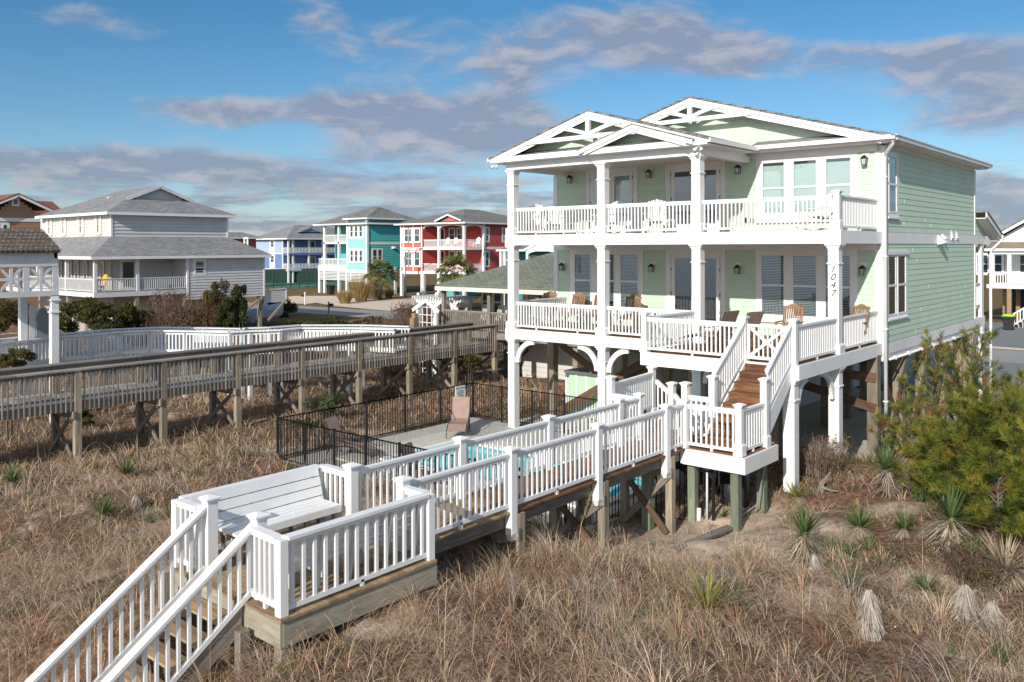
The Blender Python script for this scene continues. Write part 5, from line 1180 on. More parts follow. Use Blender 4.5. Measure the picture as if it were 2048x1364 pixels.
fa.bar(m, (ux0-.28, zsh-.12), (um, ztp), .16, -1.25, -1.2); fa.bar(m, (ux1+.28, zsh-.12), (um, ztp), .16, -1.25, -1.2); m.each('arbor_rafter', WHITE, t)
m = MB()
for k in range(1, 4): x = ux0+(ux1-ux0)*k/4; m.cb(x, AYp, -3.2, zsh+(.0 if k != 2 else .25), .035, rnd=.5)
for k in range(9): m.box(ux0, ux1, AYp-.015, AYp+.015, -3.0+k*.36, -2.97+k*.36, .5)
m.build('trellis', WHITE, t)
t2 = thing('pergola', (-12.2, 9, -3.4), 'small white pergola roof carrying round globe lamps behind the trellis arbour', 'pergola')
PYp = 7.6; pz = Py(zD, 400, 325, PYp)[1]; qa = Py(zD, 385, 330, PYp)[0]; qb = Py(zD, 905, 330, PYp)[0]
m = MB()
for dy in (0, 1.2): m.prism([(qa, PYp+dy, pz+.05), (qb, PYp+dy, pz+.05), (qb-.2, PYp+dy, pz-.18), (qa+.2, PYp+dy, pz-.18)], (0, .05, 0), .5)
for k in range(16): x = qa+.2+(qb-qa-.4)*k/15; m.box(x-.02, x+.02, PYp-.3, PYp+1.5, pz+.04, pz+.16, .5)
m.build('pergola_beam', WHITE, t2)
for x in (qa+.35, (qa+qb)/2, qb-.35): m = MB(); m.cb(x, PYp+.1, -3.4, pz, .13, rnd=.5); m.cb(x, PYp+1.1, -3.4, pz, .13, rnd=.5); m.build('pergola_post', WHITE, t2)
for k, px in enumerate((435, 640, 655, 855)):
    x, z = Py(zD, px, 275, PYp); m = MB(); m.cb(x, PYp, z-.15, z-.05, .05); m.tube([(x, PYp, z+.085*math.cos(math.pi*(1-i/6))) for i in range(7)], [max(.004, .085*math.sin(math.pi*i/6)) for i in range(7)], 10); m.build('globe_lamp', WHITE, t2)
t = thing('wooden_post_box', (-12.5, 6, -3.4), 'new yellow timber post beside the white trellis arbour', 'post'); x, z = Py(zD, 387, 520, 6.)
m = MB(); m.cb(x, 6., -3.4, z-.1, .3); m.box(x-.06, x+.15, 5.9, 6.1, z-.1, z+.12); m.build('post', NEWWOOD, t, grain=True)

# --- tower gate with lattice at far left and curved white walkway
tw = thing('gate_tower', (-14, -11, -3.4), 'white latticed gate tower with cedar shingle roof at the left edge', 'gate tower')
TX = -13.15; FT = Fc('x', TX)
yR = Px(zF, 800, 200, TX)[0]; yL = -15.5
zt_, zb_ = Px(zF, 600, 30, TX)[1]+.05, Px(zF, 600, 370, TX)[1]; zlat = Px(zE, 600, 1098, TX)[1]; zmid_ = Px(zF, 600, 135, TX)[1]
ze_ = Px(zE, 835, 882, TX+.15)[1]; ztop = ze_+.78
m = MB(); FT.box(m, yL, yR+.08, -.10, .0, zlat, ze_+.0, .5); FT.box(m, yL, yR+.08, 0, .02, zlat, zlat+.28, .5); m.build('frieze', WHITE2, tw)
bayw = Px(zF, 380, 200, TX)[0]; wv = (yR-bayw)
ys_ = [yR-k*wv for k in range(8)]
for a, b in zip(ys_[1:], ys_[:-1]):
    if a < yL-1: break
    m = MB(); c_ = (a+b)/2; lo, hi = zb_+.17, zlat
    FT.box(m, a-.10, a+.10, -.10, .005, zb_, zlat, .5); FT.box(m, c_-.05, c_+.05, -.04, .0, lo, hi, .5); FT.box(m, a+.1, b-.1, -.04, -.002, (lo+hi)/2-.05, (lo+hi)/2+.05, .5)
    FT.bar(m, (a+.1, lo), (b-.1, hi), .09, -.05, -.006); FT.bar(m, (a+.1, hi), (b-.1, lo), .09, -.055, -.008); m.build('lattice_panel', WHITE2, tw)
m = MB(); FT.box(m, yL, yR+.1, -.10, .02, zb_-.02, zb_+.17, .5); FT.box(m, yR-.1, yR+.1, -.10, .006, zb_, zlat, .5); m.build('lower_beam', WHITE2, tw)
zfl = -1.5
for y in (yR-.02, yR-2.75):
    m = MB(); m.cb(TX-.1, y, -3.6, zb_, .24, rnd=.5); m.cb(TX-.1, y, zb_-.2, zb_-.14, .34, rnd=.5); m.cb(TX-.1, y, zb_-.62, zb_-.56, .32, rnd=.5); m.build('tower_post', WHITE, tw)
for y in (yR-.15, yR-2.75):
    m = MB(); m.cb(TX-2.6, y, -3.6, ze_, .24, rnd=.5); m.build('tower_post', WHITE, tw)
m = MB(); m.box(TX-2.6, TX, yR-.05, yR+.05, zlat, ze_, .5); m.box(TX-2.7, TX-2.6, yL, yR, zlat, ze_, .5); m.build('end_beam', WHITE2, tw)
m = MB()
# cedar shingles in real courses
nc = 6; eX = TX+.22; rX = TX-1.5
for k in range(nc):
    t0, t1 = k/nc, (k+1)/nc+.03; xa, xb = eX+(rX-eX)*t0, eX+(rX-eX)*t1; za, zb2 = ze_+.02+(ztop-ze_)*t0, ze_+.02+(ztop-ze_)*t1
    y = yL; yend = yR+.12-.0*t0
    while y < yend:
        w_ = random.uniform(.10, .2); y2 = min(y+w_-.008, yend); dz = random.uniform(0, .012); m.add([(xa, y, za+.035+dz), (xa, y2, za+.035+dz), (xb, y2, zb2+.008), (xb, y, zb2+.008), (xa, y, za), (xa, y2, za)], [(0, 1, 2, 3), (4, 5, 1, 0)]); y += w_
m.build('roof_shingles', SH_WOOD, tw)
m = MB(); slab_roof(m, [(eX-.03, yL, ze_), (eX-.03, yR+.1, ze_), (rX, yR+.1, ztop-.01), (rX, yL, ztop-.01)], .05); slab_roof(m, [(2*rX-eX, yL, ze_), (rX, yL, ztop-.01), (rX, yR+.1, ztop-.01), (2*rX-eX, yR+.1, ze_)], .05); m.build('roof_deck', SH_WOOD, tw)
m = MB(); m.cb(TX+.06, yR-.15, zlat+.55, zlat+.62, .08); m.cb(TX+.08, yR-.2, zlat+.45, zlat+.52, .07); m.build('floodlight', WHITE, tw)
gt = thing('picket_gate', (-15.6, -10.5, -1.5), 'arched white picket gate inside the latticed tower', 'gate')
GXp = TX-2.5; g0 = Px(zF, 520, 700, GXp)[0]; g1 = Px(zF, 690, 700, GXp)[0]; gz1 = Px(zF, 600, 500, GXp)[1]; gz2 = gz1-.3; Fg = Fc('x', GXp)
m = MB(); n = 15
for k in range(n+1): u = g0+(g1-g0)*k/n; Fg.box(m, u-.022, u+.022, 0, .03, zfl, gz2+.22*math.sin(math.pi*k/n), .5)
m.build('gate_panel', WHITE2, gt)
m = MB()
for dz in (0, .27):
    for k in range(n): u, v = g0+(g1-g0)*k/n, g0+(g1-g0)*(k+1)/n; Fg.bar(m, (u, gz2+dz+.22*math.sin(math.pi*k/n)), (v, gz2+dz+.22*math.sin(math.pi*(k+1)/n)), .05, .03, .07)
m.build('gate_arch', WHITE2, gt)
m = MB(); q0 = Px(zF, 415, 700, GXp)[0]; Fg.box(m, q0, g0-.05, -.03, .03, zfl, gz1, .5); Fg.box(m, g1+.05, g1+.35, -.03, .03, zfl, gz1-.1, .5); m.build('side_panel', WHITE2, gt)
# curved white walkway
ww = thing('curved_white_walkway', (-16, -2, -3.3), 'white railed walkway curving from the latticed tower towards the street', 'walkway')
CAPZ = -.6; near = [(-40, 692), (60, 681), (117, 674), (180, 670), (240, 664), (300, 661), (370, 662), (460, 664), (500, 662), (560, 660), (603, 656), (700, 656), (790, 659)]
P_ = [Vector((*AZ(x, y, CAPZ), 0)) for x, y in near]
def offs(P, d):
    o = []
    for i, p in enumerate(P):
        t = (P[min(i+1, len(P)-1)]-P[max(i-1, 0)]).normalized(); o.append(p+Vector((-t.y, t.x, 0))*d)
    return o
for s, d in ((0, 0), (1, 1.35)):
    Q = offs(P_, d); L_ = 0
    for a, b in zip(Q[:-1], Q[1:]):
        m = MB(); l = (b-a).length; e = Vector((0, 0, CAPZ)); m.bar(a+e, b+e, .26, .045, rnd=.5); m.bar(a+Vector((0, 0, CAPZ-.10)), b+Vector((0, 0, CAPZ-.10)), .04, .09, rnd=.5); m.bar(a+Vector((0, 0, zfl+.08)), b+Vector((0, 0, zfl+.08)), .04, .14, rnd=.5)
        n = max(2, round(l/.155)); tx = (b-a)/l
        for k in range(n):
            c = a+(b-a)*(k+.5)/n; m.bar((c.x, c.y, zfl-.05), (c.x, c.y, CAPZ-.03), .05, .05, (tx.x, tx.y, 0), .5)
        m.build('railing', WHITE2 if s else WHITE, ww)
        m = MB(); m.cb(a.x, a.y, -3.6, CAPZ-.03, .15, rnd=.5); m.build('rail_post', WHITE2, ww)
Q = offs(P_, 1.35); m = MB()
for a, b, c, d in zip(P_[:-1], P_[1:], Q[1:], Q[:-1]):
    n = max(1, int((b-a).length/.15))
    for k in range(n):
        p0, p1, p2, p3 = a+(b-a)*k/n, a+(b-a)*(k+.95)/n, d+(c-d)*(k+.95)/n, d+(c-d)*k/n
        m.add([(v.x, v.y, zfl) for v in (p0, p1, p2, p3)]+[(v.x, v.y, zfl-.04) for v in (p0, p1, p2, p3)], [(0, 1, 2, 3), (7, 6, 5, 4), (0, 4, 5, 1), (2, 6, 7, 3)])
m.build('walkway_boards', WHITE2, ww)
# ---------------------------------------------------------------- houses across the street
def balcony(par, fc, u0, u1, w, z, h=.95, sp=.2, floor=WHITE, posts_u=(), side=True, mat=WHITE):
    m = MB(); fc.box(m, u0, u1, 0, w, z-.28, z, .5); m.build('balcony_floor', floor, par)
    a, b = Vector(fc.pt(u0, w-.06, z)), Vector(fc.pt(u1, w-.06, z)); pts = [Vector(fc.pt(u, w-.06, z)) for u in sorted([u0, u1]+list(posts_u))]
    run(par, pts, h, sp, .06, mat)
    if side: run(par, [Vector(fc.pt(u0+.05, .05, z)), Vector(fc.pt(u0+.05, w-.06, z))], h, sp, .06, mat); run(par, [Vector(fc.pt(u1-.05, .05, z)), Vector(fc.pt(u1-.05, w-.06, z))], h, sp, .06, mat)
# --- turquoise house
tq = thing('turquoise_house', (-71, 55, -3.5), 'turquoise and pale aqua three-level house with white balconies on tall white piles', 'house')
Y0, X1 = 50.2, -67.91; X0 = -71.9; XL0, YP = -77.0, 50.2
m = MB(); m.box(X0, X1-.05, Y0+.05, 61, -.3, 6.45, .5); m.box(-78, X0, Y0+2.65, 61, -.3, 6.0, .5); m.build('wall_core', TURQ, tq)
fY, fX = Fc('y', Y0), Fc('x', X1); sid(tq, LTURQ, fY, X0, X1, -.25, 6.3, .3, .02); sid(tq, TURQ, fX, Y0, 61, -.25, 3.15, .3, .05); sid(tq, TURQ, fX, Y0, 61, 3.4, 6.5, .3, .05); sid(tq, TURQ, Fc('X', X0), Y0, Y0+2.6, -.25, 5.9, .3)
sid(tq, TURQ, Fc('y', Y0+2.6), -78, X0, -.25, 5.9, .3)
m = MB(); fX.box(m, Y0, 61, 0, .06, 3.12, 3.42); fX.box(m, Y0, 61, 0, .06, -.5, -.22); fY.box(m, X0, X1, 0, .06, -.6, -.22); corner(m, X1, Y0, -.5, 6.4, .3); corner(m, X0, Y0, -.5, 6.3, .25); m.each('trim', WHITE, tq)
roofhip(tq, -78.8, X1+.6, YP-.5, 62, 5.95, .42, SH_DARK)
m = MB(); slab_roof(m, [(X0-.4, Y0-.5, 6.6), (X1+.55, Y0-.5, 6.6), (X1-2.4, Y0+4, 8.2), (X0+.5, Y0+4, 8.2)], .12); slab_roof(m, [(X1+.55, Y0-.5, 6.6), (X1+.55, 56.2, 6.6), (X1-2.4, 56.2, 7.9), (X1-2.4, Y0+4, 8.2)], .12); m.build('bay_roof', SH_DARK, tq)
m = MB(); m.box(X0-.4, X1+.58, Y0-.55, Y0-.45, 6.42, 6.6, .5); m.box(X1+.5, X1+.6, Y0-.45, 56.2, 6.42, 6.6, .5); m.box(X0-.4, X1+.5, Y0-.45, Y0, 6.45, 6.5, .5); m.box(X1, X1+.5, Y0, 56.2, 6.45, 6.5, .5); m.build('fascia', WHITE, tq)
for z0, z1 in ((4.12, 5.55), (.88, 2.35)):
    window(tq, fY, -71.6, -68.5, z0-.2, z1+.3, [(-71.28, -70.7, z0, z1), (-70.35, -69.75, z0, z1), (-69.4, -68.8, z0, z1)], WHITE, .06, .05, None, True, False)
window(tq, fX, 50.95, 52.85, .6, 2.6, [(51.1, 51.85, .7, 2.45), (51.98, 52.7, .7, 2.45)], WHITE, .06, .05, None, True, False)
m = MB(); m.add([(X1, 54.4, 2.9), (X1, 54.9, 2.9), (X1, 54.9, 2.5), (X1, 54.4, 2.5), (X1+.4, 54.4, 2.6), (X1+.4, 54.9, 2.6)], [(0, 1, 5, 4), (0, 4, 3), (1, 2, 5), (3, 4, 5, 2)]); m.build('vent_hood', WHITE, tq)
fb = Fc('y', Y0+2.6); wb = Y0+2.6-YP
for z in (.28, 3.5): balcony(tq, fb, -78.3 if z < 1 else -77.3, X0-.02, wb, z, .95, .22, posts_u=(-77.1, -73.9))
posts(tq, [(-77.05, YP+.15), (-73.9, YP+.15)], .2, 5.9, .3); posts(tq, [(-78.25, YP+.2), (-77.05, YP+.15), (-73.9, YP+.15), (-71.9, Y0-.1), (-67.9, Y0), (-67.9, 55), (-67.9, 60), (-72, 55), (-76, 56)], -3.8, .1, .34, WHITE, 'pile')
m = MB(); m.box(-78.35, X0, YP-.05, YP+.0, -.4, .25, .5); m.build('balcony_skirt', WHITE, tq)
m = MB()
for k in range(7): z = -.42-.19*k; m.box(-78.3, X0, YP-.05, YP, z-.10, z, .5); m.box(X0, X1, Y0-.08, Y0-.02, z-.10-.15, z-.15, .5)
m.build('louvre_screen', WHITE, tq)
wnd(tq, fb, -73.3, -72.3, .4, 2.4, .12, WHITE, False, 'door'); wnd(tq, fb, -73.3, -72.3, 3.6, 5.6, .12, WHITE, False, 'door')
m = MB(); m.box(-67.95, -67.9, 53.2, 55.1, -3.5, -.6, .5); m.build('ground_door', TURQ, tq); m = MB(); m.bar((-67.5, 51.3, -1.0), (-67.5, 53.4, -3.3), .05, .5); m.build('outside_stair', WHITE2, tq)
# --- red house
rd = thing('red_house', (-57, 60, -3.5), 'bright red house with coral panelled bays, arched white porches and grey hip roof', 'house')
Y3, XR3, XL3 = 52.0, -52.09, -63.4; f3, f3x = Fc('y', Y3), Fc('x', XR3)
rec = Y3+3.4; fr = Fc('y', rec)
m = MB(); m.box(XL3, -59.4, Y3+.05, 66, -.6, 5.6, .5); m.box(-59.4, -55.6, rec+.05, 66, -.6, 5.6, .5); m.box(-59.4, XR3-.05, rec+.05, 66, -.6, 5.6, .5); m.build('wall_core', REDS, rd)
sid(rd, CORAL, f3, XL3, -59.4, -.3, 5.6, 1.2, .01, 'bay_wall'); sid(rd, REDS, fr, -59.4, XR3, -.3, 5.5, .28, .02); sid(rd, REDS, Fc('x', -59.4), Y3, rec, -.3, 5.5, .28, .04); sid(rd, REDS, f3x, rec, 66, -.3, 5.5, .28, .04)
m = MB()
for x in (-63.35, -62.85, -61.03, -59.45): f3.box(m, x-.09, x+.09, 0, .06, -.4, 5.65)
f3.box(m, XL3, -59.4, .0, .07, 2.38, 2.72); f3.box(m, XL3, -59.4, 0, .07, -.65, -.3); f3x.box(m, rec, 66, 0, .05, 2.45, 2.75); corner(m, XR3, rec, -.5, 5.5, .3); m.each('trim', WHITE, rd)
def topw(f, a, b, c, d, g=1): wnd(rd, f, a, b, c, d, .14, WHITE, True, 'window', g, .0)
for c, d in ((3.45, 5.05), (.4, 2.15)):
    topw(f3, -62.6, -61.95, c, d); topw(f3, -61.85, -61.35, c, d); topw(f3, -60.75, -59.85, c, d, 2); topw(f3, -63.2, -63.0, c, d, 0)
    for px in (820, 875, 1180, 1295):
        u = Py(zB, px, 450, rec)[0]; topw(fr, u-.45, u+.4, c+.1, d, 1)
    u = Py(zB, 1035, 450, rec)[0]; wnd(rd, fr, u-.4, u+.4, c-.7, d, .12, WHITE, False, 'door')
    for px in (1680, 1925): y = Px(zB, px, 500, XR3)[0]; wnd(rd, f3x, y-.3, y+.3, c, d, .14, WHITE)
xw = (-59.15, -56.5, -54.4, -52.15)
for z in (2.72, -.25):
    m = MB(); m.box(-59.3, XR3, Y3-.02, rec, z-.32, z, .5); m.build('balcony_floor', WHITE, rd)
    run(rd, [(x, Y3+.08, z) for x in (-59.2, -56.5, -54.4, -52.2)], .95, .2, .06); run(rd, [(XR3-.1, Y3+.1, z), (XR3-.1, rec, z)], .95, .2, .06)
posts(rd, [(-56.5, Y3+.1), (-52.2, Y3+.1)], -.25, 5.4, .28); posts(rd, [(-59.3, Y3+.1), (-56.5, Y3+.1), (-52.2, Y3+.1), (-63.3, Y3+.1), (XR3, 60), (XR3, rec)], -3.8, -.5, .36, WHITE, 'pile')
def archb(f, a, b, z, d=.55, w0=0, w1=.12):
    m = MB(); n = 12
    for k in range(n):
        t0, t1 = k/n, (k+1)/n; s = lambda t: z-d+(d-.18)*math.sqrt(max(0, 1-(2*t-1)**2))
        P = [f.pt(a+(b-a)*t0, w0, s(t0)), f.pt(a+(b-a)*t1, w0, s(t1)), f.pt(a+(b-a)*t1, w0, z), f.pt(a+(b-a)*t0, w0, z)]
        m.prism(P, Vector(f.pt(0, w1, 0))-Vector(f.pt(0, w0, 0)), .5)
    m.build('arch_board', WHITE, rd)
fa = Fc('y', Y3+.2); archb(fa, -59.25, -56.6, 5.55); archb(fa, -56.4, -52.3, 5.55); archb(Fc('x', XR3-.15), Y3+.2, rec-.1, 5.5)
roofhip(rd, XL3-.7, XR3+.6, Y3-.5, 67, 5.75, .30, SH_DARK)
m = MB(); a, b, c = -56.6, -52.1, -54.35; F4 = Fc('y', Y3-.55); F4.bar(m, (a, 5.9), (c, 6.65), .2, 0, .06); F4.bar(m, (b, 5.9), (c, 6.65), .2, .001, .061); m.build('gable_trim', WHITE, rd)
m = MB(); m.prism([(a+.4, Y3-.2, 5.9), (b-.4, Y3-.2, 5.9), (c, Y3-.2, 6.5)], (0, .1, 0)); m.build('gable_wall', CORAL, rd)
m = MB(); slab_roof(m, [(a-.1, Y3-.6, 5.85), (c, Y3-.6, 6.72), (c, Y3+2.6, 6.72), (a-.1, Y3-.1, 5.85)], .05); slab_roof(m, [(b+.1, Y3-.6, 5.85), (b+.1, Y3-.1, 5.85), (c, Y3+2.6, 6.72), (c, Y3-.6, 6.72)], .05); m.build('gable_roof', SH_DARK, rd)
m = MB(); sid_ = siding(m, Fc('y', Y3+4), -60.5, -57, -3.4, -.7, .28, .03); m.box(-60.5, -57, Y3+4.01, Y3+8, -3.5, -.6, .5); m.build('ground_room', TURQ, rd)
for i, px in enumerate((1090, 1205, 1530)):
    x, z = Py(zB, px, 560, Y3+1.2); t = thing('patio_chair', (x, Y3+1.2, 2.72), ('white balcony chair left of centre on the red house', 'white balcony chair right of centre on the red house', 'white balcony chair at the right end of the red house')[i], 'chair', 'white chairs on the red house balcony')
    m = MB(); m.prism([(x-.3, Y3+1.4, 3.1), (x+.3, Y3+1.4, 3.1), (x+.34, Y3+1.55, 3.75), (x, Y3+1.6, 3.95), (x-.34, Y3+1.55, 3.75)], (0, .05, 0), .5); m.build('backrest', WHITE, t)
    m = MB(); m.box(x-.3, x+.3, Y3+.9, Y3+1.4, 3.08, 3.13, .5); [m.cb(x+sx, Y3+sy, 2.72, 3.08, .06, rnd=.5) for sx in (-.27, .27) for sy in (.95, 1.38)]; m.build('seat', WHITE, t)
# --- blue house
bl = thing('blue_house', (-114, 75, -3.5), 'blue three-level house with pale blue upper wall and white balconies behind the green court', 'house')
Y4, X4, X40 = 66.5, -108.97, -119.05; f4, f4x = Fc('y', Y4), Fc('x', -110.6)
m = MB(); m.box(X40, -110.65, Y4+.05, 84, -1, 4.4, .5); m.build('wall_core', BLUES, bl)
sid(bl, LBLUES, f4, X40, -110.6, 1.7, 4.4, 2.8, .02); sid(bl, BLUES, f4, X40, -110.6, -1.0, 1.6, 2.7, .02); sid(bl, BLUES, f4x, Y4, 84, -1, 4.3, 1.6, .02)
m = MB(); f4.box(m, X40, -110.6, 0, .06, 1.6, 1.75); corner(m, -110.65, Y4, -1, 4.3, .2); f4.box(m, -114.7, -113.0, .02, .05, -.9, 4.2); f4.box(m, X40, -110, 0, .08, -1.4, -1.0); m.each('trim', WHITE, bl)
wnd(bl, Fc('y', Y4-.03), -114.3, -113.3, 2.9, 3.95, .1); wnd(bl, Fc('y', Y4-.03), -114.3, -113.3, .1, 1.3, .1)
for z in (1.75, -1.1):
    m = MB(); f4x.box(m, Y4, 84, 0, 1.7, z-.35, z, .5); m.build('balcony_floor', BLUES if z > 0 else WHITE, bl)
    yy = [Y4+.1, 70.9, 73.9, 77, 80.5, 84]; run(bl, [(-109, y, z) for y in yy], 1.0, .3, .1); run(bl, [(-110.6, Y4+.1, z), (-109, Y4+.1, z)], 1.0, .3, .1)
    for y in (68.3, 72.8, 75.6, 78.5): wnd(bl, f4x, y-.5, y+.5, z+.1, z+2.1, .14, WHITE, False, 'door')
posts(bl, [(-109.1, y) for y in (Y4+.1, 67.5, 70.9, 73.9, 77, 80.5)], -3.8, 4.3, .26); posts(bl, [(-118, 67), (-114, 67), (-111, 67), (-114, 74), (-118, 74)], -3.8, -1.1, .5, PILEWOOD, 'pile')
hx0, hx1, hy0, hy1, hz = X40-1, -108.4, Y4-.7, 84.5, 4.45
m = MB(); yg = Px(zA, 870, 398, -109.5)[0]
zr5 = hip(m, hx0, hx1, hy0, hy1, hz, .42); m.build('roof', SH_GREY, bl); m = MB(); ring(m, hx0, hx1, hy0, hy1, hz-.25, hz-.01, .05); m.build('fascia', WHITE, bl)
ga, gza = Px(zA, 870, 398, -110.5); gb = Px(zA, 700, 460, -110.5); gc = Px(zA, 1030, 462, -110.5)
m = MB(); m.prism([(-110.5, gb[0], gb[1]), (-110.5, gc[0], gc[1]), (-110.5, ga, gza)], (.1, 0, 0)); m.build('gable_wall', BLUES, bl)
m = MB(); fg = Fc('x', -110.4); fg.bar(m, gb, (ga, gza), .2, .0, .12); fg.bar(m, gc, (ga, gza), .2, .001, .121); m.build('gable_trim', WHITE, bl)
m = MB(); slab_roof(m, [(-110.2, gb[0]-.3, gb[1]), (-110.2, ga, gza+.15), (-114, ga, gza+.15), (-112, gb[0]-.3, gb[1])], .06); slab_roof(m, [(-110.2, gc[0]+.3, gc[1]), (-112, gc[0]+.3, gc[1]), (-114, ga, gza+.15), (-110.2, ga, gza+.15)], .06); m.build('gable_roof', SH_GREY, bl)
# --- pink house peeping behind the grey one
pk = thing('pink_house', (-110, 50, -3.5), 'rose red house with grey roof peeping out behind the large grey house', 'house')
YK = 47.; a = Py(zA, -330, 600, YK)[0]-6; b = Py(zA, 88, 600, YK+7)[0]; zt = Py(zA, 40, 540, YK)[1]
m = MB(); m.box(a, b, YK, YK+7, -3.5, zt, .5); m.build('wall', paint('rose_siding', (.45, .10, .10)), pk); roofhip(pk, a-.8, b+.9, YK-.6, YK+7.6, zt+.15, .38, SH_GREY)
u, z = Py(ze, 1800, 520, YK); wnd(pk, Fc('y', YK), u-.4, u+.4, z-.7, z+.35, .2)
# --- teal cottage with white gabled porch behind the green roof
tc_ = thing('teal_cottage', (-40, 48, -3.5), 'teal cottage with white gabled porch seen between the left columns', 'house')
YT = 44.; za_ = zm((960, 180), 3.789)
l, zl = Py(za_, 140, 1215, YT); r_, _ = Py(za_, 640, 1215, YT); c, zc3 = Py(za_, 460, 1158, YT)
m = MB(); m.box(l+.6, r_+3, YT+1.6, YT+9, -3.5, zl, .5); m.build('wall', TEALS, tc_)
roofhip(tc_, l-.1, r_+4, YT-.2, YT+10, zl+.1, .3, SH_DARK)
m = MB(); F_ = Fc('y', YT-.3); g0, _ = Py(za_, 365, 1215, YT); g1 = r_-.6; gm = (g0+g1)/2; F_.bar(m, (g0-.3, zl), (gm, zl+.95), .22, 0, .08); F_.bar(m, (g1+.3, zl), (gm, zl+.95), .22, .001, .081); m.prism([(g0, YT-.28, zl), (g1, YT-.28, zl), (gm, YT-.28, zl+.9)], (0, .1, 0), .5)
for k in range(10):
    t0, t1 = k/10, (k+1)/10; s = lambda t: zl-.6+.55*math.sqrt(max(0, 1-(2*t-1)**2)); m.prism([(g0+(g1-g0)*t0, YT-.25, s(t0)), (g0+(g1-g0)*t1, YT-.25, s(t1)), (g0+(g1-g0)*t1, YT-.25, zl+.02), (g0+(g1-g0)*t0, YT-.25, zl+.02)], (0, .1, 0), .5)
m.build('porch_gable', WHITE, tc_)
posts(tc_, [(g0, YT-.1), (g1, YT-.1), (l+.35, YT), (l+.9, YT)], -3.8, zl-.1, .24)
for px in (405, 545): u, z = Py(za_, px, 1290, YT+1.6); wnd(tc_, Fc('y', YT+1.6), u-.35, u+.35, z-.9, z+.35, .15)
# --- white house at the far right
wh = thing('white_house', (8, 58, -3.5), 'white gabled house with brown porch roof raised on yellow timber piles at the right edge', 'house')
YW = 54.; g = lambda x, y: Py(zG, x, y, YW)
xl, zl = g(700, 640); xr, zr2 = g(1262, 330); sl = (zr2-zl)/(xr-xl); xa = xl+6.5
m = MB(); m.box(xl+.5, xl+13, YW+2.6, YW+12, -.5, zl, .5); m.box(xl+.5, xl+13, YW+1.2, YW+12, zl-.75, zl, .5); m.build('wall', WHITE, wh)
sid(wh, WHITE, Fc('y', YW+1.2), xl+.5, xl+12.5, zl-.7, zl+6.5*sl-.2, .25, .02, 'gable_siding', (xa, zl+6.5*sl-.2))
m = MB(); m.prism([(xl+.3, YW+1.22, zl-.1), (xl+12.7, YW+1.22, zl-.1), (xa, YW+1.22, zl+6.3*sl)], (0, .3, 0)); m.build('gable_wall', WHITE, wh)
m = MB(); F_ = Fc('y', YW+.6); F_.bar(m, (xl, zl), (xa, zl+6.5*sl), .3, 0, .1); F_.bar(m, (xl+13, zl), (xa, zl+6.5*sl), .3, .001, .101); m.build('gable_trim', WHITE, wh)
m = MB(); slab_roof(m, [(xl-.1, YW+.4, zl+.15), (xa, YW+.4, zl+.15+6.5*sl), (xa, YW+12, zl+.15+6.5*sl), (xl-.1, YW+12, zl+.15)], .1); m.build('roof', SH_DARK, wh)
z1, z2, z3 = g(900, 715)[1], g(900, 828)[1], g(900, 880)[1]
m = MB(); slab_roof(m, [(xl-.4, YW-.3, z2), (xl+13, YW-.3, z2), (xl+13, YW+1.2, z1), (xl-.2, YW+1.2, z1)], .05); m.build('porch_roof', SH_TAN, wh)
m = MB(); m.box(xl-.4, xl+13, YW-.35, YW-.28, z2-.2, z2, .5); m.box(xl, xl+13, YW-.1, YW+.1, z3-.2, z2-.18, .5); m.build('porch_fascia', WHITE, wh)
zfw = Py(zH, 900, 60, YW)[1]; zfb = Py(zH, 900, 112, YW)[1]
m = MB(); m.box(xl-.3, xl+13, YW-.1, YW+2.6, zfb, zfw, .5); m.build('porch_floor', WHITE, wh)
cx_ = [Py(zG, 1015, 1100, YW)[0], Py(zG, 1015, 1100, YW)[0]+3.6, xl+.1]; posts(wh, [(x, YW+.05) for x in cx_], zfw, z3, .26); run(wh, [(xl, YW+.05, zfw), (cx_[0], YW+.05, zfw), (cx_[1], YW+.05, zfw)], 1.0, .17, .06)
for px in (785, 560): u = Py(zG, px, 1050, YW+2.6)[0]; wnd(wh, Fc('y', YW+2.6), u-.45, u+.45, zfw+.8, zfw+2.3, .15)
u = Py(zG, 1262, 1050, YW+2.6)[0]; wnd(wh, Fc('y', YW+2.6), u-.3, u+.6, zfw+.8, zfw+2.3, .15)
posts(wh, [(Py(zH, 1080, 300, YW)[0], YW+.1), (Py(zH, 1205, 350, YW+3)[0], YW+3), (xl+.4, YW+3), (xl+8, YW+1)], -3.8, zfb, .3, NEWWOOD, 'pile')
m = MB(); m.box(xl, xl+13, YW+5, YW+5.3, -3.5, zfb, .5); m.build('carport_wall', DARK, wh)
m = MB()
for k in range(8): x = Py(zH, 1130, 560, YW-1)[0]+.28*k; m.box(x, x+.3, YW-2.2, YW-1, -3.45+.2*k, -3.41+.2*k, .5); m.box(x, x+.02, YW-2.2, YW-1, -3.5+.0, -3.42+.2*k, .5)
m.build('front_steps', WHITE, wh)
x = Py(zH, 1130, 560, YW-2.2)[0]; run(wh, [(x, YW-2.2, -3.4), (x+2.4, YW-2.2, -1.7)], .95, .2, .06)
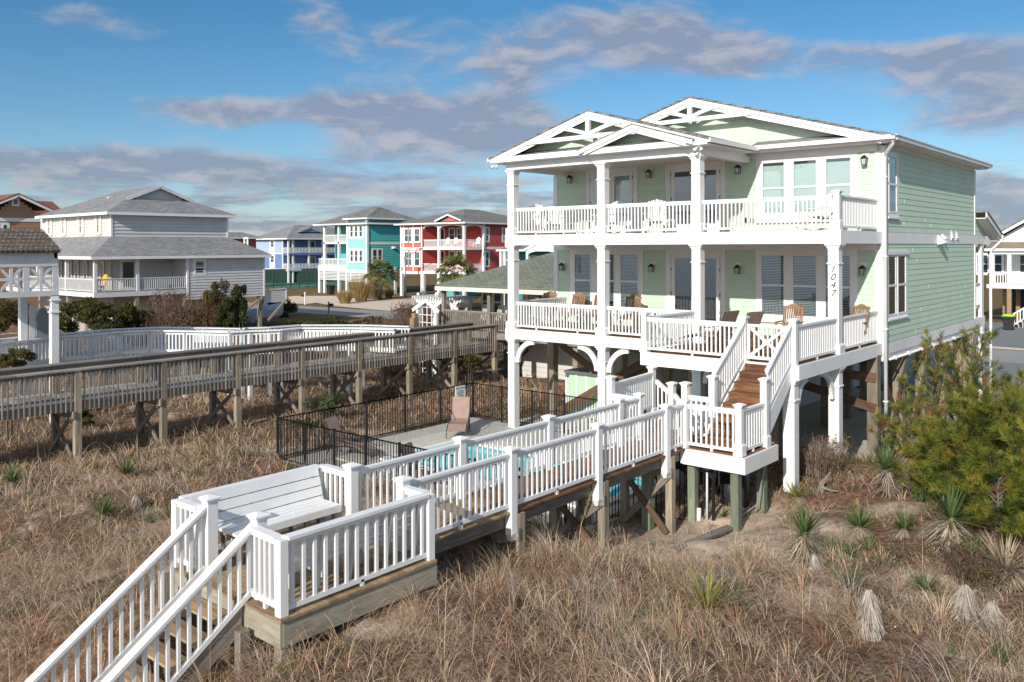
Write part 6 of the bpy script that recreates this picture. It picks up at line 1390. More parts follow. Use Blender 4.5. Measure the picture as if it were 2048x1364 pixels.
# ---------------------------------------------------------------- bins, mailboxes, lamp, court, boat
def bin_(x, y, lid, body, label, h=1.05, s=.62, wheel=True):
    t = thing('wheelie_bin', (x, y, -3.49), label, 'bin')
    m = MB(); m.frustum(x, y, -3.40, -3.49+h-.12, s*.74, s, .5); m.cb(x, y, -3.49+h-.22, -3.49+h-.12, s+.05, rnd=.5); m.box(x-s*.3, x+s*.3, y-s/2-.04, y-s/2+.02, -3.49+h-.34, -3.49+h-.30); m.build('bin_body', body, t)
    m = MB(); m.frustum(x, y, -3.49+h-.118, -3.49+h, s+.09, s*.7, .5); m.box(x-s*.4, x+s*.4, y+s/2, y+s/2+.08, -3.49+h-.1, -3.49+h-.04); m.build('lid', lid, t)
    for sx in (-1, 1): m = MB(); m.tube([(x+sx*s*.36, y+s*.35, -3.37), (x+sx*(s*.36+.06), y+s*.35, -3.37)], .12, 12); m.build('wheel', BLACKM, t)
x, y = AZ(*zH(1072, 683), -3.49); bin_(x, y, LIME, BINB, 'black wheeled bin with lime green lid on the gravel by the white house', 1.15, .72)
x, y = AZ(2055, 645, -3.49); bin_(x, y, BINBLUE, BINBLUE, 'teal blue wheeled bin cut off by the right edge', 1.1, .7)
x, y = AZ(*zC(1158, 355), -3.49); bin_(x, y, BINB, BINB, 'dark wheeled bin under the turquoise house', 1.35, .85)
x, y = AZ(*zC(790, 498), -3.49); t = thing('mailbox', (x, y, -3.49), 'mailbox on a white post at the edge of the sand driveway', 'mailbox')
m = MB(); m.cb(x, y, -3.6, -2.2, .12, rnd=.5); m.frustum(x, y, -2.2, -2.1, .16, .05, .5); m.build('mailbox_post', WHITE, t); m = MB(); m.prism([(x-.55, y-.12, -2.62), (x-.55, y+.12, -2.62), (x-.55, y+.12, -2.48), (x-.55, y+.06, -2.40), (x-.55, y-.06, -2.40), (x-.55, y-.12, -2.48)], (.5, 0, 0)); m.build('mailbox_body', BLACKM, t)
x, y = AZ(*zC(1130, 668), -3.49); t = thing('mailbox', (x, y, -3.49), 'mailbox on a weathered wooden post at the near side of the road', 'mailbox')
m = MB(); m.cb(x, y, -3.6, -2.15, .11); m.bar((x-.35, y, -2.52), (x+.65, y, -2.52), .09, .07); m.bar((x, y, -2.8), (x+.3, y, -2.55), .07, .06); m.build('mailbox_post', GREYWOOD, t, grain=True)
m = MB(); m.prism([(x+.12, y-.1, -2.48), (x+.12, y+.1, -2.48), (x+.12, y+.1, -2.36), (x+.12, y+.05, -2.30), (x+.12, y-.05, -2.30), (x+.12, y-.1, -2.36)], (.46, 0, 0)); m.build('mailbox_body', BLACKM, t)
x, y = AZ(*zB(500, 1260), -3.49); x, y = -60.8, 49.0; lx, lz = Py(zB, 500, 830, y); x = lx
t = thing('street_lamp', (x, y, -3.5), 'grey metal street lamp in front of the red house', 'street lamp'); m = MB(); m.tube([(x, y, -3.6), (x, y, lz+.15)], .16, 10); m.build('pole', STEEL, t)
ex, ez_ = Py(zB, 735, 705, y); m = MB(); m.tube([(x, y, lz), (x+(ex-x)*.8, y, lz+(ez_-lz)*.85), (ex, y, ez_)], .05, 8); m.build('arm', STEEL, t); m = MB(); m.box(ex-.25, ex+.15, y-.12, y+.12, ez_-.02, ez_+.1); m.build('lamp_head', BRONZE, t)
sheet('tennis_court', [AZ(*zC(240, 230), -3.49), AZ(*zC(430, 270), -3.49), AZ(*zC(960, 255), -3.49), AZ(*zC(1400, 215), -3.49), AZ(*zC(1400, 150), -3.49), AZ(*zC(240, 175), -3.49)], -3.486, COURT)
t = thing('court_fence', (-100, 62, -3.5), 'green windscreened fence around the tennis court under the blue house', 'fence')
a = Vector((*AZ(*zC(150, 195), -3.49), 0)); b = Vector((*AZ(*zC(1300, 165), -3.49), 0)); m = MB(); m.bar(a+Vector((0, 0, -2.2)), b+Vector((0, 0, -2.2)), .05, 2.4); m.build('windscreen', GREENMESH, t)
a = Vector((*AZ(*zC(205, 272), -3.49), 0)); b = Vector((*AZ(*zC(950, 258), -3.49), 0)); n = 6
for k in range(n+1): p = a+(b-a)*k/n; m = MB(); m.cb(p.x, p.y, -3.6, -.75, .12); m.build('fence_post', GREENMESH, t)
m = MB(); m.bar(a+Vector((0, 0, -.8)), b+Vector((0, 0, -.8)), .08, .08); m.build('top_rail', GREENMESH, t)
t = thing('boat', (-43, 15, -3.4), 'small white motor boat on the ground beside the grey house', 'boat')
ca = Vector((*AZ(*zC(40, 790), -3.4), 0)); cb_ = Vector((*AZ(*zC(470, 740), -3.4), 0)); d = (cb_-ca); L_ = d.length; d.normalize(); s_ = Vector((-d.y, d.x, 0)); n = 10; vs = []; fs = []
for k in range(n+1):
    t_ = k/n; w_ = .95*(1-max(0, t_-.45)**2*3.0); w_ = max(w_, .03); c = ca+d*L_*t_; zt = -2.25+.45*t_**2; zk = -3.25+.5*max(0, t_-.5)**1.5*2.5
    for q, zz in ((-w_, zt), (-w_*.8, zk+.45), (0, zk), (w_*.8, zk+.45), (w_, zt), (w_*.85, zt-.02), (w_*.6, zt-.45), (-w_*.6, zt-.45), (-w_*.85, zt-.02)): p = c+s_*q; vs.append((p.x, p.y, zz))
for k in range(n):
    for j in range(9): fs.append((k*9+j, k*9+(j+1) % 9, (k+1)*9+(j+1) % 9, (k+1)*9+j))
fs.append(tuple(range(9))); m = MB(); m.add(vs, fs, .5); m.build('hull', BOATM, t)
m = MB(); c = ca+d*L_*.45; e = ca+d*L_*.97; m.tube([(e.x, e.y, -1.85), (e.x-d.x*.5, e.y-d.y*.5, -1.5), (c.x, c.y, -1.55), (c.x, c.y, -2.2)], .03, 6); m.build('bow_rail', STEEL, t)
m = MB(); c = ca+d*L_*.35; m.cb(c.x, c.y, -2.7, -1.75, .5); m.build('console', BOATM, t)
# ---------------------------------------------------------------- vegetation
def GH(px, py):
    """photo pixel -> where its line of sight meets the ground"""
    d = ray(px, py); t = np.arange(4, 160, .05); X = CAM[0]+d[0]*t; Y = CAM[1]+d[1]*t; Z = CAM[2]+d[2]*t
    k = np.argmax(Z <= ground_z(X, Y)); return float(X[k]), float(Y[k]), float(ground_z(X[k:k+1], Y[k:k+1])[0])
def mesh_np(name, V, Q, C, mat, parent=None, smooth=False):
    """V (n,3) world coords, Q (m,4 or 3), C (n,3) vertex colours"""
    me = bpy.data.meshes.new(name); off = np.array(ORG.get(parent.name, (0, 0, 0))) if parent is not None else np.zeros(3)
    V = (V-off).astype(np.float32); me.vertices.add(len(V)); me.vertices.foreach_set('co', V.ravel())
    k = Q.shape[1]; me.loops.add(Q.size); me.loops.foreach_set('vertex_index', Q.astype(np.int32).ravel()); me.polygons.add(len(Q)); me.polygons.foreach_set('loop_start', np.arange(len(Q))*k)
    if smooth: me.polygons.foreach_set('use_smooth', np.ones(len(Q), bool))
    a = me.attributes.new('col', 'FLOAT_COLOR', 'POINT'); a.data.foreach_set('color', np.concatenate([C, np.ones((len(C), 1))], 1).astype(np.float32).ravel())
    me.update(); me.materials.append(mat); o = bpy.data.objects.new(name, me); link(o)
    if parent is not None: o.parent = parent; KIDS.setdefault(parent.name, []).append(o); ORG[o.name] = Vector(off)
    return o
def blades(root, az, L, ph0, dph, w, col, seg=4, twist=None, tip=.15):
    """curved tapering ribbons; ph0 lean from vertical at the root, dph extra lean at the tip"""
    n = len(az); t = np.linspace(0, 1, seg+1); ph = ph0[:, None]+dph[:, None]*t[None]**1.3
    dl = (L/seg)[:, None]; r = np.concatenate([np.zeros((n, 1)), np.cumsum(np.sin((ph[:, 1:]+ph[:, :-1])/2)*dl, 1)], 1); z = np.concatenate([np.zeros((n, 1)), np.cumsum(np.cos((ph[:, 1:]+ph[:, :-1])/2)*dl, 1)], 1)
    cx = root[:, 0:1]+r*np.cos(az)[:, None]; cy = root[:, 1:2]+r*np.sin(az)[:, None]; cz = root[:, 2:3]+z
    tw = RNG.uniform(-.9, .9, n) if twist is None else twist
    sx = -np.sin(az+tw)[:, None]; sy = np.cos(az+tw)[:, None]; ww = (w[:, None]*(1-(1-tip)*t[None]**1.5))/2
    A = np.stack([cx-sx*ww, cy-sy*ww, cz], -1); B = np.stack([cx+sx*ww, cy+sy*ww, cz], -1)
    V = np.stack([A, B], 2).reshape(-1, 3); base = (np.arange(n)*(seg+1)*2)[:, None]; k = np.arange(seg)[None]*2
    Q = np.stack([base+k, base+k+1, base+k+3, base+k+2], -1).reshape(-1, 4)
    C = np.repeat(col, (seg+1)*2, 0); return V, Q, C
def cat(parts):
    V, Q, C, o = [], [], [], 0
    for v, q, c in parts: V.append(v); Q.append(q+o); C.append(c); o += len(v)
    return np.concatenate(V), np.concatenate(Q), np.concatenate(C)
def pal(n, cols, wts, var=.18):
    cols = np.array(cols); wts = np.array(wts, float); i = RNG.choice(len(cols), n, p=wts/wts.sum()); return np.clip(cols[i]*(1+RNG.uniform(-var, var, (n, 1))), .005, .95)
def in_view(x, y, z, mg=420):
    dx, dy = x-CAM[0], y-CAM[1]; r = dx*_c+dy*_s; f = -dx*_s+dy*_c; px = 1024+F_PX*r/np.maximum(f, .1); py = YH-F_PX*(z-CAM[2])/np.maximum(f, .1)
    return (f > 3) & (px > -mg) & (px < 2048+mg) & (py < 1364+mg*1.6), f
def blocked(x, y):
    b = (x > -1.2) & (x < 11.2) & (y > .7) & (y < 15.3); b |= (x > -2.25) & (x < 8.2) & (y > -7.75) & (y < .75)
    b |= (x > 8.0) & (x < 24) & (y > 15.2); b |= (x > -10.5) & (x < 6.5) & (y > 7.5); return b
SANDY = ((10.9, -6.9, 1.8, .95), (12.3, -5.6, 1.0, .7), (13, -4, 1.6, .45), (10.3, -4.6, 1.1, .95), (13.4, 8, 2.8, .9), (-3.2, -6.6, 1.0, .8), (-3.0, -3.5, .8, .7), (8.6, -6.5, 1.2, .5))
def scatter(dens, x0=-30, x1=21.5, y0=-19, y1=15):
    n = int((x1-x0)*(y1-y0)*dens); x = RNG.uniform(x0, x1, n); y = RNG.uniform(y0, y1, n); z = ground_z(x, y); v, f = in_view(x, y, z)
    keep = v & ~blocked(x, y) & (f > 4.5)
    p = np.clip(1.25-f/45, .25, 1)
    for cx, cy, r, s in SANDY: p = p*(1-s*np.exp(-((x-cx)**2+(y-cy)**2)/r**2))
    patch = _n2(x, y, 1.7, 8)*.6+_n2(x, y, .6, 9)*.4; p = p*np.clip((patch-.2)*3.2, np.where(x < 8, .62, .3), 1)
    keep &= RNG.uniform(0, 1, n) < p; return x[keep], y[keep], z[keep], f[keep]
RED_B, TAN, GREY_B, STRAW, GRN = (.29, .15, .088), (.46, .315, .20), (.44, .37, .31), (.66, .49, .32), (.15, .17, .06)
def grass():
    parts = []
    x, y, z, f = scatter(20); nb = np.clip(24*12/f, 6, 30).astype(int); idx = np.repeat(np.arange(len(x)), nb); n = len(idx)
    big = RNG.uniform(.65, 1.15, len(x))*(.75+.55*_n2(x, y, 3.1, 5)); cen = big[idx]
    az = RNG.uniform(0, 2*np.pi, n); rr = np.abs(RNG.normal(0, .085, n)); F = f[idx]
    # prevailing wind leans tufts one way
    wind = 2.4+_n2(x, y, 2.5, 12)[idx]*2.2; mixw = RNG.uniform(0, 1, n) < .45; az = np.where(mixw, wind+RNG.normal(0, .6, n), az)
    root = np.stack([x[idx]+rr*np.cos(az)*1.2, y[idx]+rr*np.sin(az)*1.2, z[idx]-.02], -1)
    L = RNG.uniform(.25, .72, n)*cen*np.where((x > 10) & (y > -9.5), .68, 1)[idx]; ph0 = np.abs(RNG.normal(.35, .35, n)); dph = RNG.uniform(1.2, 3.1, n); w = RNG.uniform(.0045, .0085, n)*np.clip(F/11, 1, 3.)
    zone = np.clip(_n2(x, y, 4.0, 6)*.8+(x < 6)*.25, 0, 1)[idx]
    c1 = pal(n, (RED_B, TAN, GREY_B, STRAW, GRN), (4.2, 3, 2.2, .9, .35)); c2 = pal(n, (RED_B, TAN, GREY_B, STRAW, GRN), (1.6, 4.2, 2.0, 2.6, .8))
    col = np.where((RNG.uniform(0, 1, n) < zone)[:, None], c1, c2); parts.append(blades(root, az, L, ph0, dph, w, col, 4))
    # bold arching clumps nearer the viewpoint
    x, y, z, f = scatter(2.2, 2, 19.5, -19, -8.4); big = RNG.uniform(.75, 1.2, len(x)); nb = np.full(len(x), 46); idx = np.repeat(np.arange(len(x)), nb); n = len(idx)
    az = RNG.uniform(0, 6.28, n); mixw = RNG.uniform(0, 1, n) < .5; az = np.where(mixw, (2.6+_n2(x, y, 2.2, 31)*2.4)[idx]+RNG.normal(0, .5, n), az); rr = np.abs(RNG.normal(0, .10, n))
    cc = pal(len(x), (RED_B, TAN, GREY_B, STRAW), (2, 3.5, 2.2, 1.6))[idx]*RNG.uniform(.75, 1.25, (n, 1))
    parts.append(blades(np.stack([x[idx]+rr*np.cos(az), y[idx]+rr*np.sin(az), z[idx]-.02], -1), az, RNG.uniform(.45, 1.0, n)*big[idx], np.abs(RNG.normal(.15, .2, n)), RNG.uniform(1.5, 2.9, n), RNG.uniform(.0045, .008, n), np.clip(cc, 0, .95), 6))
    # thatch lying on the ground
    x, y, z, f = scatter(110); n = len(x); k = RNG.uniform(0, 1, n) < np.clip(14/f, .18, 1); x, y, z, f = x[k], y[k], z[k], f[k]; n = len(x)
    az = RNG.uniform(0, 2*np.pi, n); root = np.stack([x, y, z+RNG.uniform(-.01, .06, n)], -1)
    parts.append(blades(root, az, RNG.uniform(.12, .38, n), RNG.uniform(.9, 1.5, n), RNG.uniform(-.2, .7, n), RNG.uniform(.005, .010, n)*np.clip(f/10, 1, 3.2), pal(n, (RED_B, TAN, GREY_B, STRAW, GRN), (4.5, 3, 3, .6, .7))*.72, 3))
    # sparse upright seed stalks
    x, y, z, f = scatter(.35); n = len(x); az = RNG.uniform(0, 6.28, n); parts.append(blades(np.stack([x, y, z], -1), az, RNG.uniform(.5, 1.15, n), np.abs(RNG.normal(0, .12, n)), RNG.uniform(.1, .8, n), RNG.uniform(.004, .007, n)*np.clip(f/10, 1, 2.5), pal(n, (STRAW, TAN), (3, 2)), 5))
    V, Q, C = cat(parts); o = mesh_np('dune_grass', V, Q, C, DRYM); tag(o, 'tangled dry brown dune grass covering the sandy ground', 'grass', kind='stuff')
    # low green herbs
    x, y, z, f = scatter(6, -30, 19.5); g = (_n2(x, y, 2.6, 21) > .52); x, y, z, f = x[g], y[g], z[g], f[g]
    x2, y2, z2, f2 = scatter(3.5, 10, 19.5, -13, 3); x, y, z, f = np.concatenate([x, x2]), np.concatenate([y, y2]), np.concatenate([z, z2]), np.concatenate([f, f2])
    idx = np.repeat(np.arange(len(x)), 12); n = len(idx); az = RNG.uniform(0, 6.28, n); root = np.stack([x[idx]+RNG.normal(0, .07, n), y[idx]+RNG.normal(0, .07, n), z[idx]], -1)
    V, Q, C = blades(root, az, RNG.uniform(.08, .30, n), np.abs(RNG.normal(.5, .3, n)), RNG.uniform(.2, 1.2, n), RNG.uniform(.008, .018, n), pal(n, ((.07, .11, .03), (.13, .17, .05), (.10, .13, .07), (.2, .17, .06)), (3, 3, 2, 1)), 3)
    tag(mesh_np('low_herbs', V, Q, C, LEAFM), 'low green herbs scattered among the dry grass', 'ground cover', kind='stuff')
grass()
# ---- yuccas
YG, YD_, YY, DEAD = ((.055, .10, .03), (.09, .15, .045), (.14, .19, .06)), (.045, .085, .04), ((.22, .24, .06), (.30, .30, .08), (.14, .18, .05)), ((.42, .33, .22), (.52, .42, .29), (.30, .23, .16))
def yucca_proto(kind, trunk=0.):
    t = thing('yucca', (0, 0, 0), 'x', 'yucca'); parts = []
    n = {'small': 46, 'green': 85, 'shaggy': 100, 'yellow': 80, 'dead': 95, 'sparse': 60}[kind]; az = RNG.uniform(0, 6.28, n); ph = .08+1.4*RNG.uniform(0, 1, n)**.75
    root = np.stack([.03*np.cos(az), .03*np.sin(az), np.full(n, trunk+.04)-ph*.03], -1); L = RNG.uniform(.75, 1.05, n)*.5
    cols = pal(n, YY if kind == 'yellow' else (DEAD if kind == 'dead' else YG), (2, 2, 1.5)); old = ph > 1.2
    if kind not in ('dead',): cols[old] = pal(old.sum(), YY, (1, 2, 1))
    V, Q, C = blades(root, az, L, ph, RNG.uniform(0, .22, n), RNG.uniform(.020, .032, n), cols, 3, RNG.uniform(-.3, .3, n), .05); mesh_np('leaf_rosette', V, Q, C, LEAFM if kind != 'dead' else DRYM, t)
    if kind != 'small':
        n = 90 if trunk == 0 else 240; az = RNG.uniform(0, 6.28, n); h = RNG.uniform(0, 1, n)**.7*max(trunk, .05)
        V, Q, C = blades(np.stack([.05*np.cos(az), .05*np.sin(az), h+.02], -1), az, RNG.uniform(.18, .42, n), RNG.uniform(1.5, 2.2, n), RNG.uniform(.3, .9, n), RNG.uniform(.012, .024, n), pal(n, DEAD+((.35, .32, .28),), (2, 2, 2, 2 if trunk else .5)), 3, tip=.2); mesh_np('dead_skirt', V, Q, C, DRYM, t)
    if trunk: m = MB(); m.tube([(0, 0, -.1), (.01, .01, trunk*.5), (0, 0, trunk+.04)], [.09, .10, .06], 8); o = m.build('trunk', BARKM, t)
    return t
def proto_once(t): return t
YP_ = {'small': (yucca_proto('small'), .5), 'green': (yucca_proto('green', .12), .5), 'shaggy': (yucca_proto('shaggy', .42), .5), 'yellow': (yucca_proto('yellow', .08), .5), 'dead': (yucca_proto('dead', .2), .5), 'sparse': (yucca_proto('sparse', .06), .5)}
used = set()
YL = [(1779, 990, 1.25, 'shaggy', 'largest yucca, with a pale shaggy skirt, below the right downspout'), (1718, 1068, 1.0, 'green', 'yucca with straw coloured skirt midway between the green piles and the right pines'),
 (1807, 1072, .95, 'green', 'yucca with tan skirt directly below the largest shaggy yucca'), (1606, 1125, 1.15, 'shaggy', 'dark green yucca on a grey shaggy stem right of the fallen plank'),
 (1737, 1100, .7, 'small', 'small blue-green yucca tuft just below the straw skirted yucca'), (1662, 1100, .6, 'small', 'small yucca tuft immediately right of the grey stemmed yucca'), (1700, 1116, .6, 'sparse', 'low yucca tuft, middle of three small ones in a row on the right slope'),
 (1893, 1100, 1.35, 'shaggy', 'tall yucca leaning at the foot of the dense right pine'), (1948, 1130, 1.1, 'sparse', 'spiky yucca with thin leaves below the dense right pine'), (2012, 1170, 1.2, 'dead', 'dead straw-coloured yucca at the right edge'),
 (1697, 1178, .95, 'small', 'loose green yucca above the bare shaggy cone'), (1851, 1190, .85, 'sparse', 'compact green yucca in the brown litter right of the shaggy cone'), (2003, 1330, .85, 'small', 'green yucca in the bottom right corner'),
 (1592, 1000, .85, 'yellow', 'yellow-green tuft beside the foot of the outer white pile'), (1843, 1010, .8, 'sparse', 'small dark yucca right of the largest shaggy yucca'), (1417, 1235, 1.35, 'yellow', 'broad yellow-green yucca in the foreground grass right of the boardwalk'),
 (1445, 1035, .6, 'small', 'tiny yucca in the sand beside the front green pile'), (22, 975, 1.1, 'green', 'green yucca at the left edge below the grey walkway'), (210, 1045, 1.1, 'green', 'green yucca left of the twin yuccas beside the bench'),
 (252, 960, 1.1, 'green', 'bright green yucca in the middle of the left grass field'), (342, 1050, .95, 'green', 'yucca closest to the left corner of the bench platform'), (298, 1052, .8, 'sparse', 'thin yucca between two others left of the bench platform'),
 (482, 915, .95, 'small', 'pair-like green yucca left of the pool fence corner'), (512, 918, .75, 'sparse', 'small yucca touching the pool fence corner'), (208, 822, .8, 'small', 'small yucca under the left part of the grey walkway'),
 (233, 880, .7, 'small', 'small yucca in the shade in front of the second grey walkway pile'), (785, 752, 1.0, 'small', 'yucca behind the grey walkway above the pool fence'), (812, 744, 1.1, 'small', 'yucca clump seen between the cross braces of the grey walkway'), (856, 730, 1.1, 'small', 'bushy yucca beneath the grey walkway near the sign'), (1003, 728, 1.4, 'small', 'tall yucca just left of the first white column'), (1065, 775, .9, 'small', 'yucca behind the arch of the first white column'), (700, 880, .7, 'small', 'yucca against the pool fence under the walkway')]
for px, py, s, k, lab in YL:
    x, y, z = GH(px, py); p, h = YP_[k]; rz = RNG.uniform(0, 6.28)
    if k not in used: used.add(k); p.location = (x, y, z); p.rotation_euler = (RNG.uniform(-.1, .1), RNG.uniform(-.1, .1), rz); p.scale = (s, s, s); p['label'] = lab; p['group'] = 'yuccas on the dune'
    else: c = dup(p, (x, y, z), rz, lab, 'yuccas on the dune', s*.96); c.rotation_euler = (RNG.uniform(-.16, .16), RNG.uniform(-.16, .16), rz)
# shaggy dead stems
for i, (px, py, h, w, lab) in enumerate(((1738, 1275, .62, .17, 'bare grey shaggy cone of a dead yucca in the right foreground'), (272, 1018, .30, .12, 'short grey shaggy stump in the left grass field'), (1930, 1240, .5, .18, 'broad grey-white dead yucca stump below the right pines'), (1628, 1140, .26, .09, 'small grey stub beside the grey stemmed yucca'), (1985, 1250, .34, .14, 'pale ragged stump near the right edge'))):
    x, y, z = GH(px, py); t = thing('dead_yucca_stem', (x, y, z), lab, 'dead plant'); n = int(900*h/.6); az = RNG.uniform(0, 6.28, n); u = RNG.uniform(0, 1, n); r = w*np.sqrt(1-u**2*.97)*.75
    V, Q, C = blades(np.stack([x+r*np.cos(az), y+r*np.sin(az), z+h*u], -1), az, RNG.uniform(.08, .22, n), RNG.uniform(2.5, 2.95, n), RNG.uniform(-.2, .25, n), RNG.uniform(.008, .016, n), pal(n, ((.40, .36, .31), (.52, .48, .42), (.28, .24, .20), (.45, .36, .26)), (3, 2, 2, 1)), 2, tip=.4); mesh_np('dead_leaves', V, Q, C, DRYM, t)
    m = MB(); m.tube([(x, y, z-.1), (x, y, z+h*.5), (x, y, z+h)], [w*.75, w*.6, w*.1], 9); m.build('core', BARKM, t)
# ---- needles and leaves
def needles(P, D, n_each, ln, wd, cols, wts, spread=.9):
    """bottle-brush shoots: P tips, D directions"""
    k = len(P); idx = np.repeat(np.arange(k), n_each); n = len(idx); d = D[idx]; s = RNG.uniform(-.16, .03, (n, 1)); base = P[idx]+d*s
    r = RNG.normal(0, 1, (n, 3)); r -= (r*d).sum(1, keepdims=True)*d; r /= np.linalg.norm(r, axis=1, keepdims=True)+1e-6
    dr = d*RNG.uniform(.35, 1.1, (n, 1))+r*RNG.uniform(.3, spread, (n, 1)); dr /= np.linalg.norm(dr, axis=1, keepdims=True); L = RNG.uniform(.6, 1.1, (n, 1))*ln
    tip = base+dr*L; tip[:, 2] -= L[:, 0]*.08; sd = np.cross(dr, RNG.normal(0, 1, (n, 3))); sd /= np.linalg.norm(sd, axis=1, keepdims=True)+1e-6; hw = sd*wd/2
    V = np.stack([base-hw, base+hw, tip+hw*.35, tip-hw*.35], 1).reshape(-1, 3); Q = np.arange(n*4).reshape(-1, 4)
    c = pal(k, cols, wts, .2)[idx]*RNG.uniform(.8, 1.2, (n, 1)); return V, Q, np.repeat(np.clip(c, 0, 1), 4, 0)
def pine(x, y, h, sp, nb, label, dens=1., lean=(0, 0), orange=.12, gap=0.15):
    z = gz(x, y); t = thing('pine', (x, y, z), label, 'pine tree', 'young pines on the right dune'); m = MB(); n = 7
    tr = [Vector((x+lean[0]*(k/n)**1.3+RNG.normal(0, .03), y+lean[1]*(k/n)**1.3+RNG.normal(0, .03), z-.1+(h+.1)*k/n)) for k in range(n+1)]
    m.tube(tr, [.055*(1-k/n*.8) for k in range(n+1)], 7); m.build('trunk', BARKM, t)
    P, D = [], []; bm = MB()
    for i in range(nb):
        u = gap+(1-gap)*(i+.5)/nb; j = u*n; a = tr[int(j)].lerp(tr[min(n, int(j)+1)], j-int(j)); az = i*2.4+RNG.uniform(-.4, .4); l = sp*(1-u*.72)*RNG.uniform(.7, 1.15)+.12; up = .15+.75*u+RNG.uniform(-.15, .2)
        d = Vector((math.cos(az)*math.cos(up), math.sin(az)*math.cos(up), math.sin(up))); pts = [a+d*l*s_+Vector((0, 0, .22*l*s_**2)) for s_ in (0, .33, .66, 1)]
        bm.tube(pts, [.018, .013, .009, .005], 4, cap=False)
        ns = max(3, int(l*9.5*dens))
        for q in range(ns):
            s_ = RNG.uniform(.28, 1.02) if q else 1.; b = a+d*l*s_+Vector((0, 0, .22*l*s_**2)); o = Vector(RNG.normal(0, 1, 3)); o.normalize(); sl = RNG.uniform(.05, .26)*(1.25-s_*.5)
            dd = (d*.7+o*.8+Vector((0, 0, .55))).normalized(); e = b+dd*sl; P.append(tuple(e)); D.append(tuple(dd)); bm.tube([b, e], [.006, .004], 3, cap=False)
    bm.build('branches', BARKM, t); P = np.array(P); D = np.array(D)
    V, Q, C = needles(P, D, int(58*dens), .155, .0085, ((.125, .15, .025), (.21, .215, .035), (.055, .08, .018), (.31, .28, .05), (.32, .15, .045)), (3, 3, 2, 1.4, orange*8)); mesh_np('needles', V, Q, C, LEAFM, t); return t
pine(12.15, 3.3, 2.55, 1.15, 26, 'slender pine with open crown standing before the side piles', .92, (.1, .2), gap=.3)
pine(12.95, 3.2, 2.9, 1.1, 28, 'tallest pine, its top bending right across the rear white pile', .92, (.35, .5), gap=.35)
pine(12.4, .9, 1.35, .95, 22, 'low orange-tinged pine at the foot of the slender one', .8, (-.2, 0), .35)
pine(14.2, 2.2, 1.9, 1.2, 26, 'mid-sized pine against the sand slope at the right edge', 1.0, (.2, .2))
pine(13.9, -.9, 1.5, 1.1, 26, 'spreading pine in the middle of the thicket', 1.1, (0, 0), .2)
pine(15.0, -3.2, 1.7, 1.5, 46, 'dense yellow-green pine nearest the camera at the right edge', 1.45, (.1, 0), .02, 0.)
pine(14.3, -2.9, 1.05, 1.3, 34, 'low dense pine spreading left of the nearest one', 1.4, (-.1, 0), .05, 0.)
pine(15.9, -4.1, 1.3, 1.3, 34, 'bushy pine cut by the right edge beside the thin leaved yucca', 1.4, (0, 0), .03, 0.)
pine(15.35, -4.75, 1.0, 1.15, 30, 'lowest dense pine above the two spiky yuccas at the right edge', 1.4, (0, 0), .03, 0.)
pine(15.4, -.4, 1.9, 1.2, 28, 'pine behind the dense yellow-green one at the right edge', 1.1, (.2, .1), .1)
pine(11.75, .9, .9, .45, 10, 'tiny pine sapling beside the right downspout', 1.0, (-.1, 0), .1)
def leaf_cloud(lumps, n, size, cols, wts, name, par, mat=None):
    """lumps: (x,y,z,rx,ry,rz); small leaves through each lump, more near its skin"""
    vol = np.array([a[3]*a[4]*a[5] for a in lumps])**.75; i = RNG.choice(len(lumps), n, p=vol/vol.sum()); A = np.array(lumps)[i]
    d = RNG.normal(0, 1, (n, 3)); d /= np.linalg.norm(d, axis=1, keepdims=True); r = RNG.uniform(0, 1, (n, 1))**.36*(1+RNG.normal(0, .07, (n, 1))); c = A[:, :3]+d*r*A[:, 3:]
    u = RNG.normal(0, 1, (n, 3)); u /= np.linalg.norm(u, axis=1, keepdims=True); v = np.cross(u, d+RNG.normal(0, .5, (n, 3))); v /= np.linalg.norm(v, axis=1, keepdims=True)+1e-6
    s = size*RNG.uniform(.6, 1.3, (n, 1)); V = np.stack([c-u*s*.5-v*s*.22, c+u*s*.5-v*s*.16, c+u*s*.6+v*s*.14, c-u*s*.4+v*s*.25], 1).reshape(-1, 3); Q = np.arange(n*4).reshape(-1, 4)
    lc = RNG.uniform(.72, 1.25, len(lumps))[i][:, None]; return mesh_np(name, V, Q, np.repeat(np.clip(pal(n, cols, wts, .25)*lc, 0, 1), 4, 0), mat or LEAFM, par)
GRNL = ((.035, .045, .013), (.06, .07, .018), (.11, .105, .03), (.15, .09, .035)); CED = ((.025, .045, .014), (.05, .075, .02), (.09, .10, .025), (.16, .08, .03)); RBR = ((.14, .075, .05), (.20, .115, .085), (.10, .065, .05), (.12, .10, .04))
def shrub(pts, label, n=5000, size=.05, cols=GRNL, wts=(3, 3, 2, 1), name='shrub', cat_='shrub', stems=6, group=None):
    """pts: lumps given as (x, y, z, rx, ry, rz)"""
    bx, by = pts[0][0], pts[0][1]; zg = gz(bx, by); t = thing(name, (bx, by, zg), label, cat_, group); L = []
    for a in pts:
        for k in range(15): o = RNG.uniform(-.85, .85, 3); L.append((a[0]+o[0]*a[3], a[1]+o[1]*a[4], a[2]+o[2]*a[5]*.75, a[3]*RNG.uniform(.2, .42), a[4]*RNG.uniform(.2, .42), a[5]*RNG.uniform(.25, .5)))
    leaf_cloud(L, n, size, cols, wts, 'foliage', t); m = MB()
    for k in range(stems*len(pts)): a = L[RNG.integers(len(L))]; m.tube([(a[0]*.5+bx*.5, a[1]*.5+by*.5, zg-.1), (a[0]*.8+bx*.2, a[1]*.8+by*.2, (zg+a[2])/2), (a[0], a[1], a[2]+a[5]*.5)], [.03, .02, .008], 4, cap=False)
    m.build('stems', BARKM, t); return t
